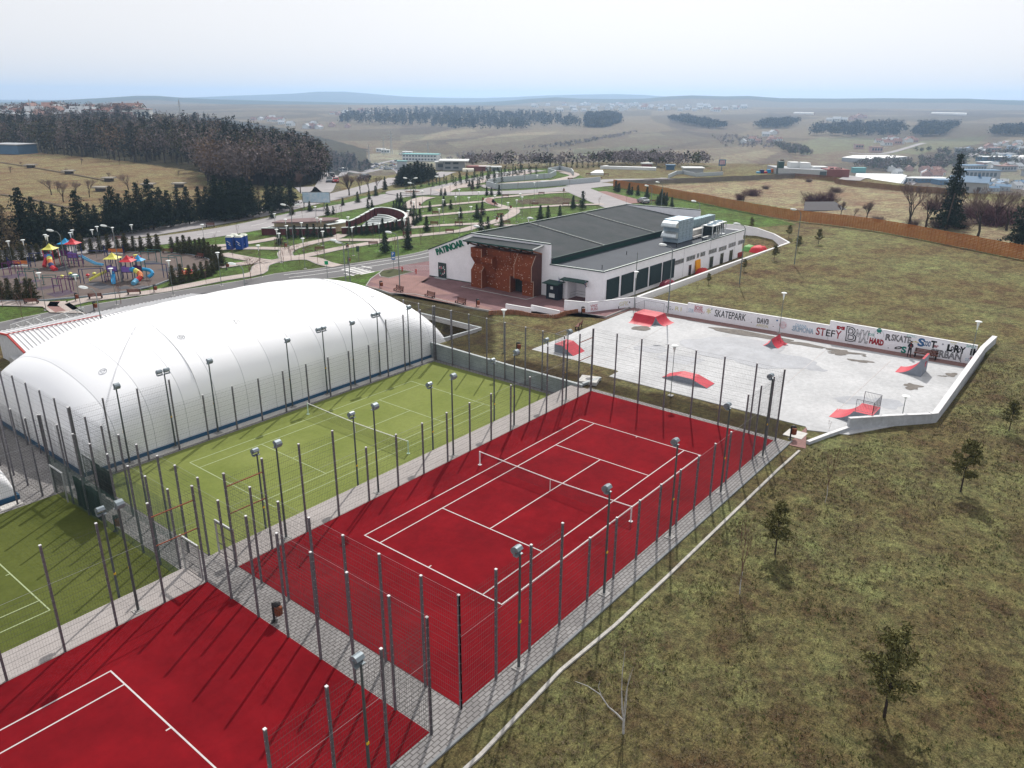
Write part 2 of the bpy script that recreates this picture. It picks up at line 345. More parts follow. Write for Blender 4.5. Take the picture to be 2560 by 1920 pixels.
def terrain_mat():
    m = bpy.data.materials.new('ground_cover'); m.use_nodes = True; nt = m.node_tree; b = nt.nodes['Principled BSDF']
    b.inputs['Roughness'].default_value = .95; b.inputs['Specular IOR Level'].default_value = .1
    ca = nt.nodes.new('ShaderNodeVertexColor'); ca.layer_name = 'cover'; tc = nt.nodes.new('ShaderNodeTexCoord'); out = ca.outputs[0]
    def mul(scale, lo, hi, c_lo, c_hi, det=8, ro=.72, p0=.32, p1=.68):
        nonlocal out
        n = nt.nodes.new('ShaderNodeTexNoise'); n.inputs['Scale'].default_value = scale; n.inputs['Detail'].default_value = det; n.inputs['Roughness'].default_value = ro
        nt.links.new(tc.outputs['Object'], n.inputs['Vector'])
        rp = nt.nodes.new('ShaderNodeValToRGB'); rp.color_ramp.elements[0].position = p0; rp.color_ramp.elements[1].position = p1
        rp.color_ramp.elements[0].color = (*[lo*k for k in c_lo], 1); rp.color_ramp.elements[1].color = (*[hi*k for k in c_hi], 1)
        nt.links.new(n.outputs['Fac'], rp.inputs[0])
        mx = nt.nodes.new('ShaderNodeMixRGB'); mx.blend_type = 'MULTIPLY'; mx.inputs[0].default_value = 1
        nt.links.new(out, mx.inputs[1]); nt.links.new(rp.outputs[0], mx.inputs[2]); out = mx.outputs[0]
        return n
    mul(.085, .76, 1.24, (1.14, .94, .90), (.90, 1.08, .92), p0=.36, p1=.64)
    mul(.45, .66, 1.36, (1.10, .95, .98), (.94, 1.05, .86), p0=.38, p1=.62)
    mul(2.1, .58, 1.46, (1.0, 1.0, 1.0), (1.06, 1.0, .92), p0=.37, p1=.63)
    nf = mul(9.0, .34, 2.05, (1.05, 1, .95), (1.02, 1.0, .94), det=6, ro=.85, p0=.36, p1=.64)
    nt.links.new(out, b.inputs['Base Color'])
    bp = nt.nodes.new('ShaderNodeBump'); bp.inputs['Strength'].default_value = 1.0; bp.inputs['Distance'].default_value = .2
    nt.links.new(nf.outputs['Fac'], bp.inputs['Height']); nt.links.new(bp.outputs[0], b.inputs['Normal'])
    return m
M_TERR = terrain_mat()
def grid_terrain(name, X, Y, Z):
    ny, nx = X.shape; V = np.stack([X.ravel(), Y.ravel(), Z.ravel()], -1)
    i = np.arange(ny-1)[:, None]*nx+np.arange(nx-1)[None, :]; i = i.ravel()
    F = np.stack([i, i+1, i+nx+1, i+nx], -1)
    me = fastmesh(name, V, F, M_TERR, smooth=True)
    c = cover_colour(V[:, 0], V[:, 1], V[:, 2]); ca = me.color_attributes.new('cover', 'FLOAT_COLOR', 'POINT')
    ca.data.foreach_set('color', np.concatenate([c, np.ones((len(c), 1))], 1).astype(np.float32).ravel())
    o = ob(name, me); o['kind'] = 'structure'; return o
BX0, BX1, BY0, BY1 = -62.0, 134.0, -62.0, 112.0
def axis(a, b, st, brk):
    xs = set(np.round(np.arange(a, b+1e-6, st), 3).tolist()) | {b}
    for k in brk: xs = {x for x in xs if abs(x-k) > .12}; xs.add(k)
    return np.array(sorted(xs))
xs = axis(BX0, BX1, .75, [30.24, 30.46, 36.49, 36.51, 38.59, 38.61]); ys = axis(BY0, BY1, .75, [15.19, 15.21, 16.34, 16.36, 35.19, 35.21, 57.49, 57.51, -12.0])
GX, GY = np.meshgrid(xs, ys); GZ = H(GX, GY)
GZ = GZ+np.where(abs(GZ) < .01, 0, 0)
grid_terrain('ground', GX, GY, GZ)
az = np.concatenate([np.arange(-14, 92, .17), np.arange(92, 346, 6.0), [346.0]]); az = np.radians(az)
rr = [14.0]
while rr[-1] < 9800: rr.append(rr[-1]*(1.0+(.035 if rr[-1] < 60 else .0125)))
rr = np.array(rr); AZ, RR = np.meshgrid(az, rr)
X = CAM[0]+RR*np.cos(AZ); Y = CAM[1]+RR*np.sin(AZ); Z = H(X, Y)
ins = (X > BX0+3) & (X < BX1-3) & (Y > BY0+3) & (Y < BY1-3); Z = np.where(ins, Z-4.0, Z-.03)
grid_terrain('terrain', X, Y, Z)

# ------------------------------------------------------------------ ribbons and patches laid on the ground
_lift = [0.012]
def lift(): _lift[0] += .002; return _lift[0]
def smooth_line(P, step):
    P = np.array(P, float); n = len(P); out = []
    for i in range(n-1):
        p0, p1, p2, p3 = P[max(i-1, 0)], P[i], P[i+1], P[min(i+2, n-1)]
        k = max(1, int(np.linalg.norm(p2-p1)/step))
        for j in range(k):
            t = j/k; out.append(.5*((2*p1)+(-p0+p2)*t+(2*p0-5*p1+4*p2-p3)*t*t+(-p0+3*p1-3*p2+p3)*t**3))
    out.append(P[-1]); return np.array(out)
def ribbon_mb(mb, P, w, dz, step=2.5, mi=0, smooth=True, off=0.0):
    P = smooth_line([p[:2] for p in P], step) if smooth else np.array([p[:2] for p in P], float)
    d = np.gradient(P, axis=0); d /= np.linalg.norm(d, axis=1)[:, None]+1e-9; nr = np.stack([-d[:, 1], d[:, 0]], 1)
    W = w if hasattr(w, '__len__') else (w, w)
    w_ = np.linspace(W[0], W[1], len(P))[:, None]
    A = P+nr*(off+w_/2); B = P+nr*(off-w_/2); n = len(P)
    V = np.empty((2*n, 3)); V[0::2, :2] = A; V[1::2, :2] = B; V[:, 2] = H(V[:, 0], V[:, 1])+dz
    mb.add(V, [(2*i+1, 2*i+3, 2*i+2, 2*i) for i in range(n-1)], mi)
def ribbon(name, P, w, m, step=2.5, kerb=None, smooth=True):
    P = [at(*p)[:2] if isinstance(p[0], str) else p for p in P]
    if kerb:
        mb = MB(); dz = lift(); ribbon_mb(mb, P, (w if not hasattr(w, '__len__') else max(w))+.34, dz, step, 0, smooth); struct('kerb', mb, kerb)
    mb = MB(); ribbon_mb(mb, P, w, lift()+(.02 if kerb else 0), step, 0, smooth); return struct(name, mb, m)
def patch(name, P, m, dz=None, z=None, kerb=None, smooth=False):
    P = [at(*p)[:2] if isinstance(p[0], str) else p[:2] for p in P]
    if smooth: P = [tuple(q) for q in smooth_line(list(P)+[P[0]], 2.0)[:-1]]
    mb = MB(); a = sum(P[i][0]*P[(i+1) % len(P)][1]-P[(i+1) % len(P)][0]*P[i][1] for i in range(len(P)))
    if a < 0: P = P[::-1]
    dz = lift() if dz is None else dz
    import bmesh
    bm = bmesh.new(); vs_ = [bm.verts.new((x, y, (Hs(x, y) if z is None else z)+dz)) for x, y in P]
    f = bm.faces.new(vs_); bmesh.ops.triangulate(bm, faces=[f], ngon_method='EAR_CLIP'); [q.normal_flip() for q in bm.faces if q.normal.z < 0]; me = bpy.data.meshes.new(name); bm.to_mesh(me); bm.free(); me.materials.append(m)
    o = ob(name, me); o['kind'] = 'structure'
    if kerb:
        mb = MB(); Q = list(P)+[P[0]]
        mb.wall(Q, (Hs(*P[0]) if z is None else z)-.05, (Hs(*P[0]) if z is None else z)+dz+.05, .14); struct('kerb', mb, kerb)
    return o

M_ASPH = mat('asphalt', (.135, .132, .135), .9, noise=(.35, .10), sc2=(14, .14))
M_ROADPALE = mat('pale_asphalt', (.29, .275, .28), .9, noise=(.2, .10), sc2=(6, .10))
M_PATH = brick_mat('path_pavers', (.42, .36, .33), (.36, .31, .285), (.26, .22, .20), .6, .3, .02, .5, big=.12)
M_PATHRED = brick_mat('rose_pavers', (.265, .15, .135), (.225, .13, .12), (.16, .10, .09), .5, .25, .02, .8, big=.14)
M_PLAZA = brick_mat('plaza_pavers', (.215, .120, .122), (.175, .098, .105), (.10, .062, .066), .42, .21, .02, .66, big=.18)
M_KERB = mat('kerb_concrete', (.34, .33, .32), .9, noise=(1.2, .18))
M_CONC = mat('concrete', (.36, .36, .365), .9, noise=(.8, .20), sc2=(7, .12), bump=(6, .25))
M_SLAB = mat('skate_slab', (.36, .365, .375), .75, noise=(.22, .0, (.47, .475, .485)), sc2=(2.2, .14), bump=(3, .1))
M_SLABDAMP = mat('damp_slab', (.29, .30, .325), .5, noise=(.5, .15), sc2=(3, .1))
M_STAIN = mat('earth_stain', (.150, .135, .122), .85, noise=(1.5, .25), sc2=(8, .2))
M_PAVER = brick_mat('grey_pavers', (.275, .265, .262), (.225, .215, .215), (.115, .108, .104), .42, .21, .03, 0.0, big=.18)
M_WHITE = mat('white_paint', (.80, .80, .79), .6, noise=(4, .06))
M_MARK = mat('road_marking', (.68, .68, .67), .8, noise=(5, .15))

# roads
road_pts = [('F', -900, 1010), ('F', 0, 790), ('F', 760, 630), ('F', 2212, 385), ('G', 420, 325), ('G', 860, 268), ('G', 1640, 140), ('B', 2400, 1400), ('C', 900, 1390)]
RD = [at(*p, 0)[:2] for p in road_pts]
mb = MB(); ribbon_mb(mb, RD, 7.9, lift()); struct('kerb', mb, M_KERB)
mb = MB(); ribbon_mb(mb, RD, 7.4, lift()+.01); struct('road', mb, M_ASPH)
mb = MB(); z_ = lift()+.014
for k_ in (-.1,): ribbon_mb(mb, RD[4:], .16, z_, off=k_)
ribbon_mb(mb, RD[4:], .16, z_, off=2.2)
for a_, b_ in [((880, 258), (1000, 236)), ((910, 268), (1035, 243)), ((940, 276), (1068, 252)), ((972, 284), (1100, 260)), ((1005, 291), (1130, 268)), ((1040, 298), (1160, 275))]:
    ribbon_mb(mb, [at('G', *a_, 0), at('G', *b_, 0)], .45, z_+.004, smooth=False)
ribbon_mb(mb, [at('G', 900, 288, 0), at('G', 985, 310, 0)], .3, z_+.004, smooth=False)
ribbon_mb(mb, [at('G', 1050, 226, 0), at('G', 1140, 245, 0)], .3, z_+.004, smooth=False)
struct('road_markings', mb, M_MARK)
AV = [('A', -900, 1730), ('A', 0, 1560), ('A', 900, 1445), ('A', 1500, 1370), ('A', 2100, 1280), ('B', 900, 1165), ('B', 1400, 1070), ('B', 1620, 1010), ('C', 60, 985), ('C', 300, 950), ('C', 700, 860), ('C', 1000, 800), ('C', 1180, 778)]
ribbon('road', AV, 9.0, M_ROADPALE, kerb=M_KERB)
mb = MB(); P_ = smooth_line([at(*p)[:2] for p in AV], 2.5)
for i in range(4, len(P_)-4, 5): ribbon_mb(mb, P_[i:i+3], .15, lift()*0+.12, smooth=False)
struct('road_markings', mb, M_MARK)
ribbon('road', [('A', -900, 1640), ('A', 0, 1500), ('A', 700, 1400), ('A', 1400, 1300), ('A', 2100, 1180), ('B', 900, 1065), ('B', 1250, 985), ('B', 1480, 925), ('B', 1720, 855), ('C', 0, 845)], 8.0, M_ROADPALE, kerb=M_KERB)
ribbon('road', [('B', 900, 925), ('B', 1100, 880), ('B', 1230, 825), ('B', 1400, 803), ('B', 1720, 792), ('C', 100, 790), ('C', 420, 795)], 6.0, M_ROADPALE)
ribbon('road', [('B', 1440, 790), ('B', 1560, 720), ('B', 1700, 690)], 6.0, M_ROADPALE)
ribbon('road', [('C', 130, 975), ('C', 420, 985), ('C', 700, 978), ('C', 1100, 967), ('C', 1480, 935), ('C', 1700, 910), ('C', 1850, 900)], 8.0, M_ROADPALE, kerb=M_KERB)
ribbon('road', [('C', 1480, 925), ('C', 1600, 975), ('C', 1800, 1055), ('C', 2000, 1130)], 9.0, M_ROADPALE, kerb=M_KERB)
ribbon('parking_bay', [('C', 1700, 965), ('C', 1850, 1005), ('C', 2080, 1065)], 6.0, M_PATHRED)
ribbon('road', [('C', 300, 955), ('C', 500, 930), ('C', 800, 905), ('C', 1100, 880), ('C', 1300, 870)], 3.0, M_PATH)
ribbon('path', [('c', 560, 590), ('c', 700, 525), ('c', 1000, 465), ('c', 1300, 410), ('c', 1500, 365)], 5.0, M_PATH)
ribbon('road', [('C', 1500, 920), ('C', 1800, 868), ('C', 2212, 862), ('Dd', 600, 850)], 6.0, M_ROADPALE)
# roundabout
cx_, cy_, _ = at('B', 1835, 975); cy2 = 0
mb = MB(); mb.lathe([(7.5, -.2), (7.5, .19), (0.01, .19)], 40, (cx_, cy_)); struct('roundabout', mb, M_ROADPALE)
mb = MB(); mb.lathe([(3.4, .1), (3.4, .34), (3.2, .34)], 32, (cx_, cy_)); struct('kerb', mb, M_KERB)
mb = MB(); mb.lathe([(3.15, .1), (3.15, .28), (1.5, .38), (0.01, .42)], 32, (cx_, cy_)); struct('roundabout_island', mb, mat('island_soil', (.10, .055, .04), .95))
# paths
PATHS = [[('B', 190, 1505), ('B', 420, 1548), ('B', 620, 1570), ('B', 780, 1550), ('B', 960, 1545), ('B', 1080, 1588), ('B', 1190, 1612)],
 [('F', 560, 565), ('F', 720, 525), ('F', 1000, 490), ('F', 1400, 440), ('F', 1900, 345), ('F', 2212, 290), ('B', 540, 1600), ('B', 740, 1550), ('B', 940, 1515), ('B', 1200, 1458), ('B', 1500, 1408), ('B', 1800, 1355), ('B', 2212, 1312), ('C', 640, 1272), ('C', 850, 1215), ('C', 960, 1165), ('C', 990, 1125), ('C', 900, 1098), ('C', 800, 1068), ('C', 760, 1040), ('C', 790, 1022), ('C', 900, 1012), ('C', 1200, 984), ('C', 1440, 970)],
 [('B', 760, 1550), ('B', 735, 1495), ('B', 800, 1455), ('B', 960, 1410), ('B', 1150, 1370), ('B', 1240, 1335)],
 [('B', 80, 1440), ('B', 300, 1425), ('B', 520, 1395), ('B', 680, 1365)], [('B', 180, 1462), ('B', 450, 1456), ('B', 740, 1462)],
 [('B', 1160, 1385), ('B', 1500, 1386), ('B', 1640, 1388)], [('C', 60, 1282), ('C', 300, 1262), ('C', 600, 1247), ('C', 760, 1240)],
 [('C', 60, 1192), ('C', 300, 1170), ('C', 600, 1142), ('C', 920, 1110)], [('C', 80, 1112), ('C', 300, 1090), ('C', 720, 1052)],
 [('C', 1000, 1112), ('C', 1400, 1086), ('C', 1760, 1076)], [('C', 820, 1252), ('C', 1020, 1262)], [('F', -300, 560), ('F', 0, 552), ('F', 300, 558), ('F', 560, 565)],
 [('F', 1890, 238), ('F', 2212, 195), ('B', 620, 1572)], [('C', 60, 1140), ('C', 80, 1200), ('C', 60, 1285)], [('C', 1300, 880), ('C', 1420, 860), ('C', 1500, 830), ('C', 1400, 800)]]
for i, P in enumerate(PATHS): ribbon('path', P, 2.3, M_PATH, step=1.5, kerb=M_KERB)
ribbon('path', [('C', 250, 1015), ('C', 170, 1035), ('C', 110, 1075), ('C', 90, 1115)], 4.0, M_PATH, kerb=M_KERB)
patch('path_forecourt', [('a', 735, 1440), ('a', 870, 1545), ('a', 1500, 1560), ('a', 1250, 1500), ('a', 1110, 1400), ('a', 1150, 1345), ('a', 760, 1370)], M_PATH)
ribbon('path_inlay', [('a', 960, 1350), ('a', 905, 1430), ('a', 1050, 1530)], 1.2, M_PATHRED)
patch('ring_path', [('C', 735, 1040), ('C', 760, 1018), ('C', 800, 1030), ('C', 790, 1060), ('C', 850, 1085), ('C', 800, 1085), ('C', 750, 1062)], M_PATHRED)
# playground floor
M_GRAV = mat('playground_gravel', (.120, .094, .084), .95, noise=(.5, .10), sc2=(9, .22), bump=(14, .4))
PGND = [('F', -500, 330), ('F', 0, 262), ('F', 180, 225), ('F', 380, 165), ('F', 700, 122), ('F', 1000, 110), ('F', 1400, 108), ('F', 1640, 132), ('F', 1790, 165), ('F', 1840, 195), ('F', 1790, 240), ('F', 1600, 300), ('F', 1350, 395), ('F', 1150, 445), ('F', 800, 490), ('F', 400, 525), ('F', 0, 535), ('F', -500, 545)]
patch('playground_floor', PGND, M_GRAV, kerb=mat('blue_grey_edging', (.30, .34, .38), .8))
M_MAT = mat('rubber_mats', (.085, .062, .085), .95, noise=(2, .1)); M_MAT2 = mat('dark_rubber', (.075, .075, .085), .95, noise=(2, .1))
for k_, P in enumerate([[(0, 920), (380, 865), (500, 905), (130, 975)], [(240, 1020), (620, 980), (760, 1000), (400, 1060)], [(560, 1130), (960, 1065), (1050, 1095), (690, 1165)], [(790, 1225), (1180, 1155), (1330, 1210), (960, 1285)], [(830, 800), (1100, 720), (1250, 810), (960, 850)], [(1460, 1050), (1700, 1010), (1980, 1110), (1750, 1150)]]):
    patch('safety_matting', [('a', *p) for p in P], M_MAT if k_ < 4 else M_MAT2)
for P in [[(420, 685), (730, 650), (880, 690), (600, 730)], [(780, 800), (1160, 760), (1280, 800), (930, 840)], [(420, 930), (640, 880), (720, 910), (560, 960)], [(60, 1110), (260, 1090), (350, 1130), (150, 1150)], [(360, 1110), (560, 1080), (660, 1110), (480, 1140)]]:
    patch('safety_matting', [('b', *p) for p in P], M_MAT2)
# forecourt of the ice rink
patch('plaza', [('G', 1090, 405), ('G', 1130, 345), ('G', 1195, 300), ('G', 1240, 265), ('G', 1420, 225), ('G', 1640, 190), ('G', 1720, 330), ('H', 620, 700), ('H', 1400, 800), ('H', 1700, 900), ('H', 1900, 985), ('H', 1640, 1090), ('H', 1380, 1050), ('H', 660, 1040), ('H', 430, 1000), ('H', 160, 930), ('H', 0, 895), ('G', 1300, 470), ('G', 1180, 430)], M_PLAZA, kerb=M_KERB)
ribbon('plaza_border', [('G', 1130, 412), ('G', 1500, 480), ('G', 1900, 560), ('H', 400, 965), ('H', 640, 1025)], 1.3, M_PATHRED, smooth=False)
patch('plaza_edge_paving', [('G', 1120, 370), ('G', 1330, 300), ('G', 1660, 330), ('G', 1560, 372), ('G', 1440, 470)], M_PATHRED)
patch('plaza_edge_paving', [('G', 1440, 471), ('G', 1561, 374), ('G', 1840, 480), ('G', 1560, 486)], M_PATHRED)
patch('grass_island', [('G', 1200, 300), ('G', 1230, 275), ('G', 1330, 258), ('G', 1500, 285), ('G', 1420, 305), ('G', 1290, 338), ('G', 1215, 325)], mat('island_turf', (.055, .060, .024), .95, noise=(1, .2), sc2=(8, .3)), kerb=M_KERB)
patch('entrance_slab', [('H', 390, 828), ('H', 470, 808), ('H', 1090, 885), ('H', 1010, 925), ('H', 950, 940)], mat('step_concrete', (.40, .40, .41), .85), dz=.16, kerb=M_KERB)

# ------------------------------------------------------------------ the courts
def court_mat(name, c, c2, s, amt, fine, big):
    return mat(name, c, .92, noise=(big, 0, c2), sc2=(s, amt), bump=(fine, .25), spec=.04)
M_RED = court_mat('red_acrylic', (.120, .0045, .0080), (.190, .0065, .0110), 1.6, .12, 60, .28)
M_TURF = court_mat('turf', (.138, .168, .044), (.184, .212, .064), 3.0, .10, 30, .20)
M_TURF2 = court_mat('turf_dimmed', (.066, .082, .020), (.102, .116, .031), 3.0, .12, 30, .16)  # same turf as the other court, with dimmer light put into the colour
M_LINE = mat('court_line', (.50, .48, .48), .8, noise=(4, .10)); M_LINEG = mat('turf_line', (.30, .35, .20), .85, noise=(4, .10))
RX0, RX1, RY0, RY1 = -6.85, 30.0, -3.25, 14.02
def slabbox(name, x0, y0, x1, y1, z0, z1, m):
    mb = MB(); mb.box(x0, y0, z0, x1, y1, z1); return struct(name, mb, m)
slabbox('walkway', -48, -4.40, 30.6, 16.30, -1.6, .012, M_PAVER)
slabbox('red_court_surface', RX0, RY0, RX1, RY1, -.02, .024, M_RED)
slabbox('red_court_surface', -47.0, RY0, -8.78, RY1, -.02, .024, M_RED)
slabbox('lower_walkway', -48, 16.32, 30.22, 57.4, -1.6, -1.262, M_PAVER)
slabbox('turf_court_surface', -6.3, 16.9, 29.5, 33.75, -1.28, -1.245, M_TURF)
slabbox('turf_court_surface', -45.5, 16.9, -8.3, 33.75, -1.28, -1.245, M_TURF2)
slabbox('kerb_strip', RX0-.1, 14.05, 30.2, 16.32, -.02, .022, mat('pale_pavers', (.32, .295, .285), .9, noise=(.6, .10), sc2=(6, .12)))
slabbox('kerb_strip', -47, 14.05, -8.7, 16.32, -.02, .022, bpy.data.materials['pale_pavers'])
slabbox('dome_kerb', -6.9, 34.05, 30.2, 34.85, -1.3, -1.19, mat('kerb_pale', (.55, .53, .50), .9, noise=(.8, .12)))
slabbox('dome_kerb', -47, 34.05, -10.9, 34.85, -1.3, -1.19, bpy.data.materials['kerb_pale'])
slabbox('kerb', -47, -4.52, 30.7, -4.40, -.2, .10, mat('drain_edge', (.20, .21, .22), .8))
mb = MB()
def court_lines(x0, y0, z, m, swap=False):
    mb = MB(); L, W, a, s_ = 23.77, 10.97, 1.37, 5.485; w = .036; zt = z+.006
    def hl(xa, xb, y, w_=w): mb.box(xa-w_, y-w_, z-.01, xb+w_, y+w_, zt)
    def vl(x, ya, yb, w_=w): mb.box(x-w_, ya+w_+.001, z-.01, x+w_, yb-w_-.001, zt)
    for y in (0, a, W-a, W): hl(x0, x0+L, y0+y)
    for x in (0, L):
        for ya, yb in ((0, a), (a, W-a), (W-a, W)): vl(x0+x, y0+ya, y0+yb)
    for x in (s_, L-s_):
        vl(x0+x, y0+a, y0+W/2); vl(x0+x, y0+W/2, y0+W-a)
    hl(x0+s_, x0+L-s_, y0+W/2)
    mb.box(x0+w, y0+W/2-w, z-.01, x0+.25, y0+W/2+w, zt); mb.box(x0+L-.25, y0+W/2-w, z-.01, x0+L-w, y0+W/2+w, zt)
    return struct('court_markings', mb, m)
court_lines(0, 0, .024, M_LINE); court_lines(-39.33, .05, .024, M_LINE); court_lines(-.16, 20.22, -1.245, M_LINEG); court_lines(-38.6, 20.1, -1.245, M_LINEG)
# step down to the turf terrace between the courts
mb = MB()
for i in range(4): mb.box(-8.7, 16.32+.32*i, -1.262, -6.95, 16.32+.32*(i+1), -.25-.25*i)
struct('steps', mb, M_CONC)
# white kerb along the slope
mb = MB(); KP = [at('S', 1080, 1999, 0), at('P', 0, 1560, 0), at('P', 700, 820, 0), at('P', 1170, 430, 0), at('P', 1630, 0, 0), at('J', 80, 1650, 0), at('J', 270, 1480, 0)]
mb.wall([(p[0], p[1]) for p in KP], -.3, .10, .17); struct('kerb', mb, mat('white_kerb', (.38, .365, .34), .9, noise=(2, .2), sc2=(9, .2)))
# skate park slab
wx = wallx
SK = [at('I', 215, 640, 0)[:2], at('I', 1192, 253, 0)[:2], (wallx(26)-1.35, 25.9), (wallx(-12)-1.35, -11.9), at('J', 1390, 1212, 0)[:2], (42.6, -11.9), at('J', 720, 1300, 0)[:2], at('J', 690, 1340, 0)[:2], at('J', 340, 1300, 0)[:2], at('J', 325, 1270, 0)[:2]]
SK = [SK[0], SK[1], SK[3], SK[5], SK[7], SK[8], SK[9]]
mb = MB(); mb.prism(SK, -.12, .05); struct('skate_park_slab', mb, M_SLAB)
patch('brick_walk', [at('I', 690, 288, 0)[:2], at('I', 950, 336, 0)[:2], at('I', 1195, 250, 0)[:2], (wallx(26)-1.0, 26.6), at('I', 1195, 215, 0)[:2], at('H', 1880, 985, 0)[:2], at('H', 1380, 1075, 0)[:2]], M_PATHRED, dz=.03, z=0)
patch('brick_walk', [(wallx(26.4)-1.4, 26.4), (wallx(26.4)+.1, 26.4), (wallx(-12)+.1, -12), (wallx(-12)-1.4, -12)], M_PATHRED, dz=.066, z=0)
patch('brick_walk', [at('J', 165, 1425, 0)[:2], at('J', 325, 1460, 0)[:2], at('J', 335, 1270, 0)[:2]], M_PATHRED, dz=.036, z=0)
def blob(c, rx, ry, rz, seed, n=26, rough=.3):
    q = np.random.default_rng(seed); ph = q.random(4)*6.28; an = np.linspace(0, 2*math.pi, n, endpoint=False)
    r = 1+rough*(np.sin(2*an+ph[0])*.5+np.sin(3*an+ph[1])*.5+np.sin(5*an+ph[2])*.4+np.sin(9*an+ph[3])*.2)
    x = rx*r*np.cos(an); y = ry*r*np.sin(an); return [(c[0]+a*math.cos(rz)-b*math.sin(rz), c[1]+a*math.sin(rz)+b*math.cos(rz)) for a, b in zip(x, y)]
for i, (t_, x_, y_, rx_, ry_, rz_, mm, rg) in enumerate([('I', 2180, 470, 4.6, 1.0, -1.5, M_STAIN, .25), ('J', 300, 560, 2.6, .55, -1.5, M_STAIN, .35), ('I', 1255, 422, 1.2, .9, -.8, M_STAIN, .2), ('J', 640, 625, 1.6, .7, -1.2, M_STAIN, .7), ('J', 600, 640, .8, .5, -1, M_STAIN, .6), ('J', 800, 705, 1.1, .45, -1.2, M_STAIN, .5), ('J', 830, 660, .35, .2, 0, M_STAIN, .5), ('J', 1585, 822, .7, .45, -.6, M_STAIN, .5), ('J', 1245, 925, .8, .8, -.4, M_STAIN, .6), ('J', 1515, 835, .4, .2, -1, M_STAIN, .5),
      ('I', 2050, 590, 5.6, 4.0, -1.2, M_SLABDAMP, .2), ('J', 60, 700, 4.5, 2.6, -1.2, M_SLABDAMP, .3), ('I', 1340, 600, 2.0, 1.1, -1, M_SLABDAMP, .3), ('J', 800, 1050, 2.4, 1.0, -1.0, M_SLABDAMP, .3), ('J', 1040, 1070, 1.3, 1.2, -1.0, M_SLABDAMP, .3), ('J', 430, 780, .9, .5, -1, M_SLABDAMP, .4), ('I', 1600, 690, 2.2, 1.4, -1, M_SLABDAMP, .3)]):
    c_ = at(t_, x_, y_, 0); B_ = blob(c_, rx_, ry_, rz_, i+3, 44, rough=rg*.7); mb = MB(); mb.add([(c_[0], c_[1], .0525+.0016*(17-i))]+[(x, y, .0525+.0016*(17-i)) for x, y in B_], [(0, k+1, (k+1) % 44+1) for k in range(44)]); struct('ground_stain', mb, mm)
# pinkish joints in the slab
mb = MB()
for a_, b_ in [(('J', 0, 1030), ('J', 520, 590)), (('J', 600, 1130), ('J', 1060, 700)), (('I', 1500, 860), ('I', 2212, 330)), (('I', 900, 720), ('I', 1640, 300))]:
    p, q = at(*a_, 0), at(*b_, 0); mb.beam((p[0], p[1], .046), (q[0], q[1], .046), .05, .034)
struct('slab_joints', mb, mat('joint', (.46, .43, .42), .9))
# ================================================================== COURT FENCES
M_POST = mat('post_grey', (.155, .148, .165), .55, .25, noise=(6, .2)); M_CAP = mat('post_cap', (.62, .62, .63), .6)
M_WIRE = mat('wire_mesh', (.060, .062, .064), .8, .0, noise=(9, .1)); M_GALV_ = mat('cable_grey', (.30, .31, .32), .6); M_RUST = mat('rusty_bar', (.26, .085, .05), .8, noise=(8, .3))
M_SCREEN = mat('dark_screen', (.020, .028, .030), .9, noise=(6, .3)); M_NETG = mat('green_net', (.05, .10, .085), .9)
_pm = {}
def post_mesh(h):
    if h not in _pm:
        mb = MB(); mb.box(-.05, -.05, -.05, .05, .05, h-.02); mb.box(-.055, -.055, h-.02, .055, .055, h+.02, 1)
        for k in np.arange(.5, h-.2, .5): mb.box(-.057, -.012, k, .057, .012, k+.03, 1)
        _pm[h] = mb.mesh('post', [M_POST, M_CAP])
    return _pm[h]
def mesh_fence(label, p0, p1, z0, posts, group='mesh fences around the courts', bars=(), panels=True, skip=()):
    """posts: list of (distance along, height)"""
    p0 = np.array(p0, float); p1 = np.array(p1, float); L = np.linalg.norm(p1-p0); d = (p1-p0)/L; rz = math.atan2(d[1], d[0])
    t = thing('mesh_fence', label, 'fence', (p0[0], p0[1], z0), rz, group)
    for s_, h in posts: o = ob('post', post_mesh(h), t); o.location = (s_, 0, 0)
    mb = MB()
    for i in range(len(posts)-1):
        if i in skip: continue
        (a, ha), (b, hb) = posts[i], posts[i+1]; h = min(ha, hb)-.12
        y = -.062
        for k in np.arange(.06, h+.01, .2):
            w = .0085 if abs((k-.06)/.4-round((k-.06)/.4)) < .01 else .003
            mb.box(a, y-w/2, k, b, y+w/2, k+w)
        for k in np.arange(a+.1, b-.02, .125): mb.box(k-.0017, y-.0075, .05, k+.0017, y-.002, h)
    part('wire_panel', mb, M_WIRE, t); mb = MB(); hc = min(h for _, h in posts)-.03
    for i in range(len(posts)-1): mb.tube((posts[i][0], -.07, hc), (posts[i+1][0], -.07, hc), .008, n=4, caps=False)
    part('top_cable', mb, M_GALV_, t)
    if len(bars):
        for i, z in bars: mb = MB(); mb.tube((posts[i][0], 0, z), (posts[i+1][0], 0, z), .035, n=6); part('crossbar', mb, M_RUST, t)
    return t
X1 = [-6.93, -4.5, -1.95, .57, 3.14, 5.8, 8.3, 10.8, 13.3, 15.8, 18.25, 20.75, 23.15, 25.5, 27.95, 30.05]
def side(xs_, n4=(4, 12)): return [(x-xs_[0], 6.0 if (i < n4[0] or i >= n4[1]) else 3.95) for i, x in enumerate(xs_)]
X2 = [-8.8-(x+6.93) for x in X1][::-1]
YE = [-3.37, -1.16, 1.51, 4.03, 6.6, 9.13, 11.61, 14.08]
def ends(ys_): return [(y-ys_[0], 6.0) for y in ys_]
bz = [(0, 5.15), (0, 3.45)]; be = [(14, 5.15), (14, 3.45)]
mesh_fence('mesh fence on grey posts along the grass side of the far red court', (X1[0], YE[0]), (X1[-1], YE[0]), 0, side(X1))
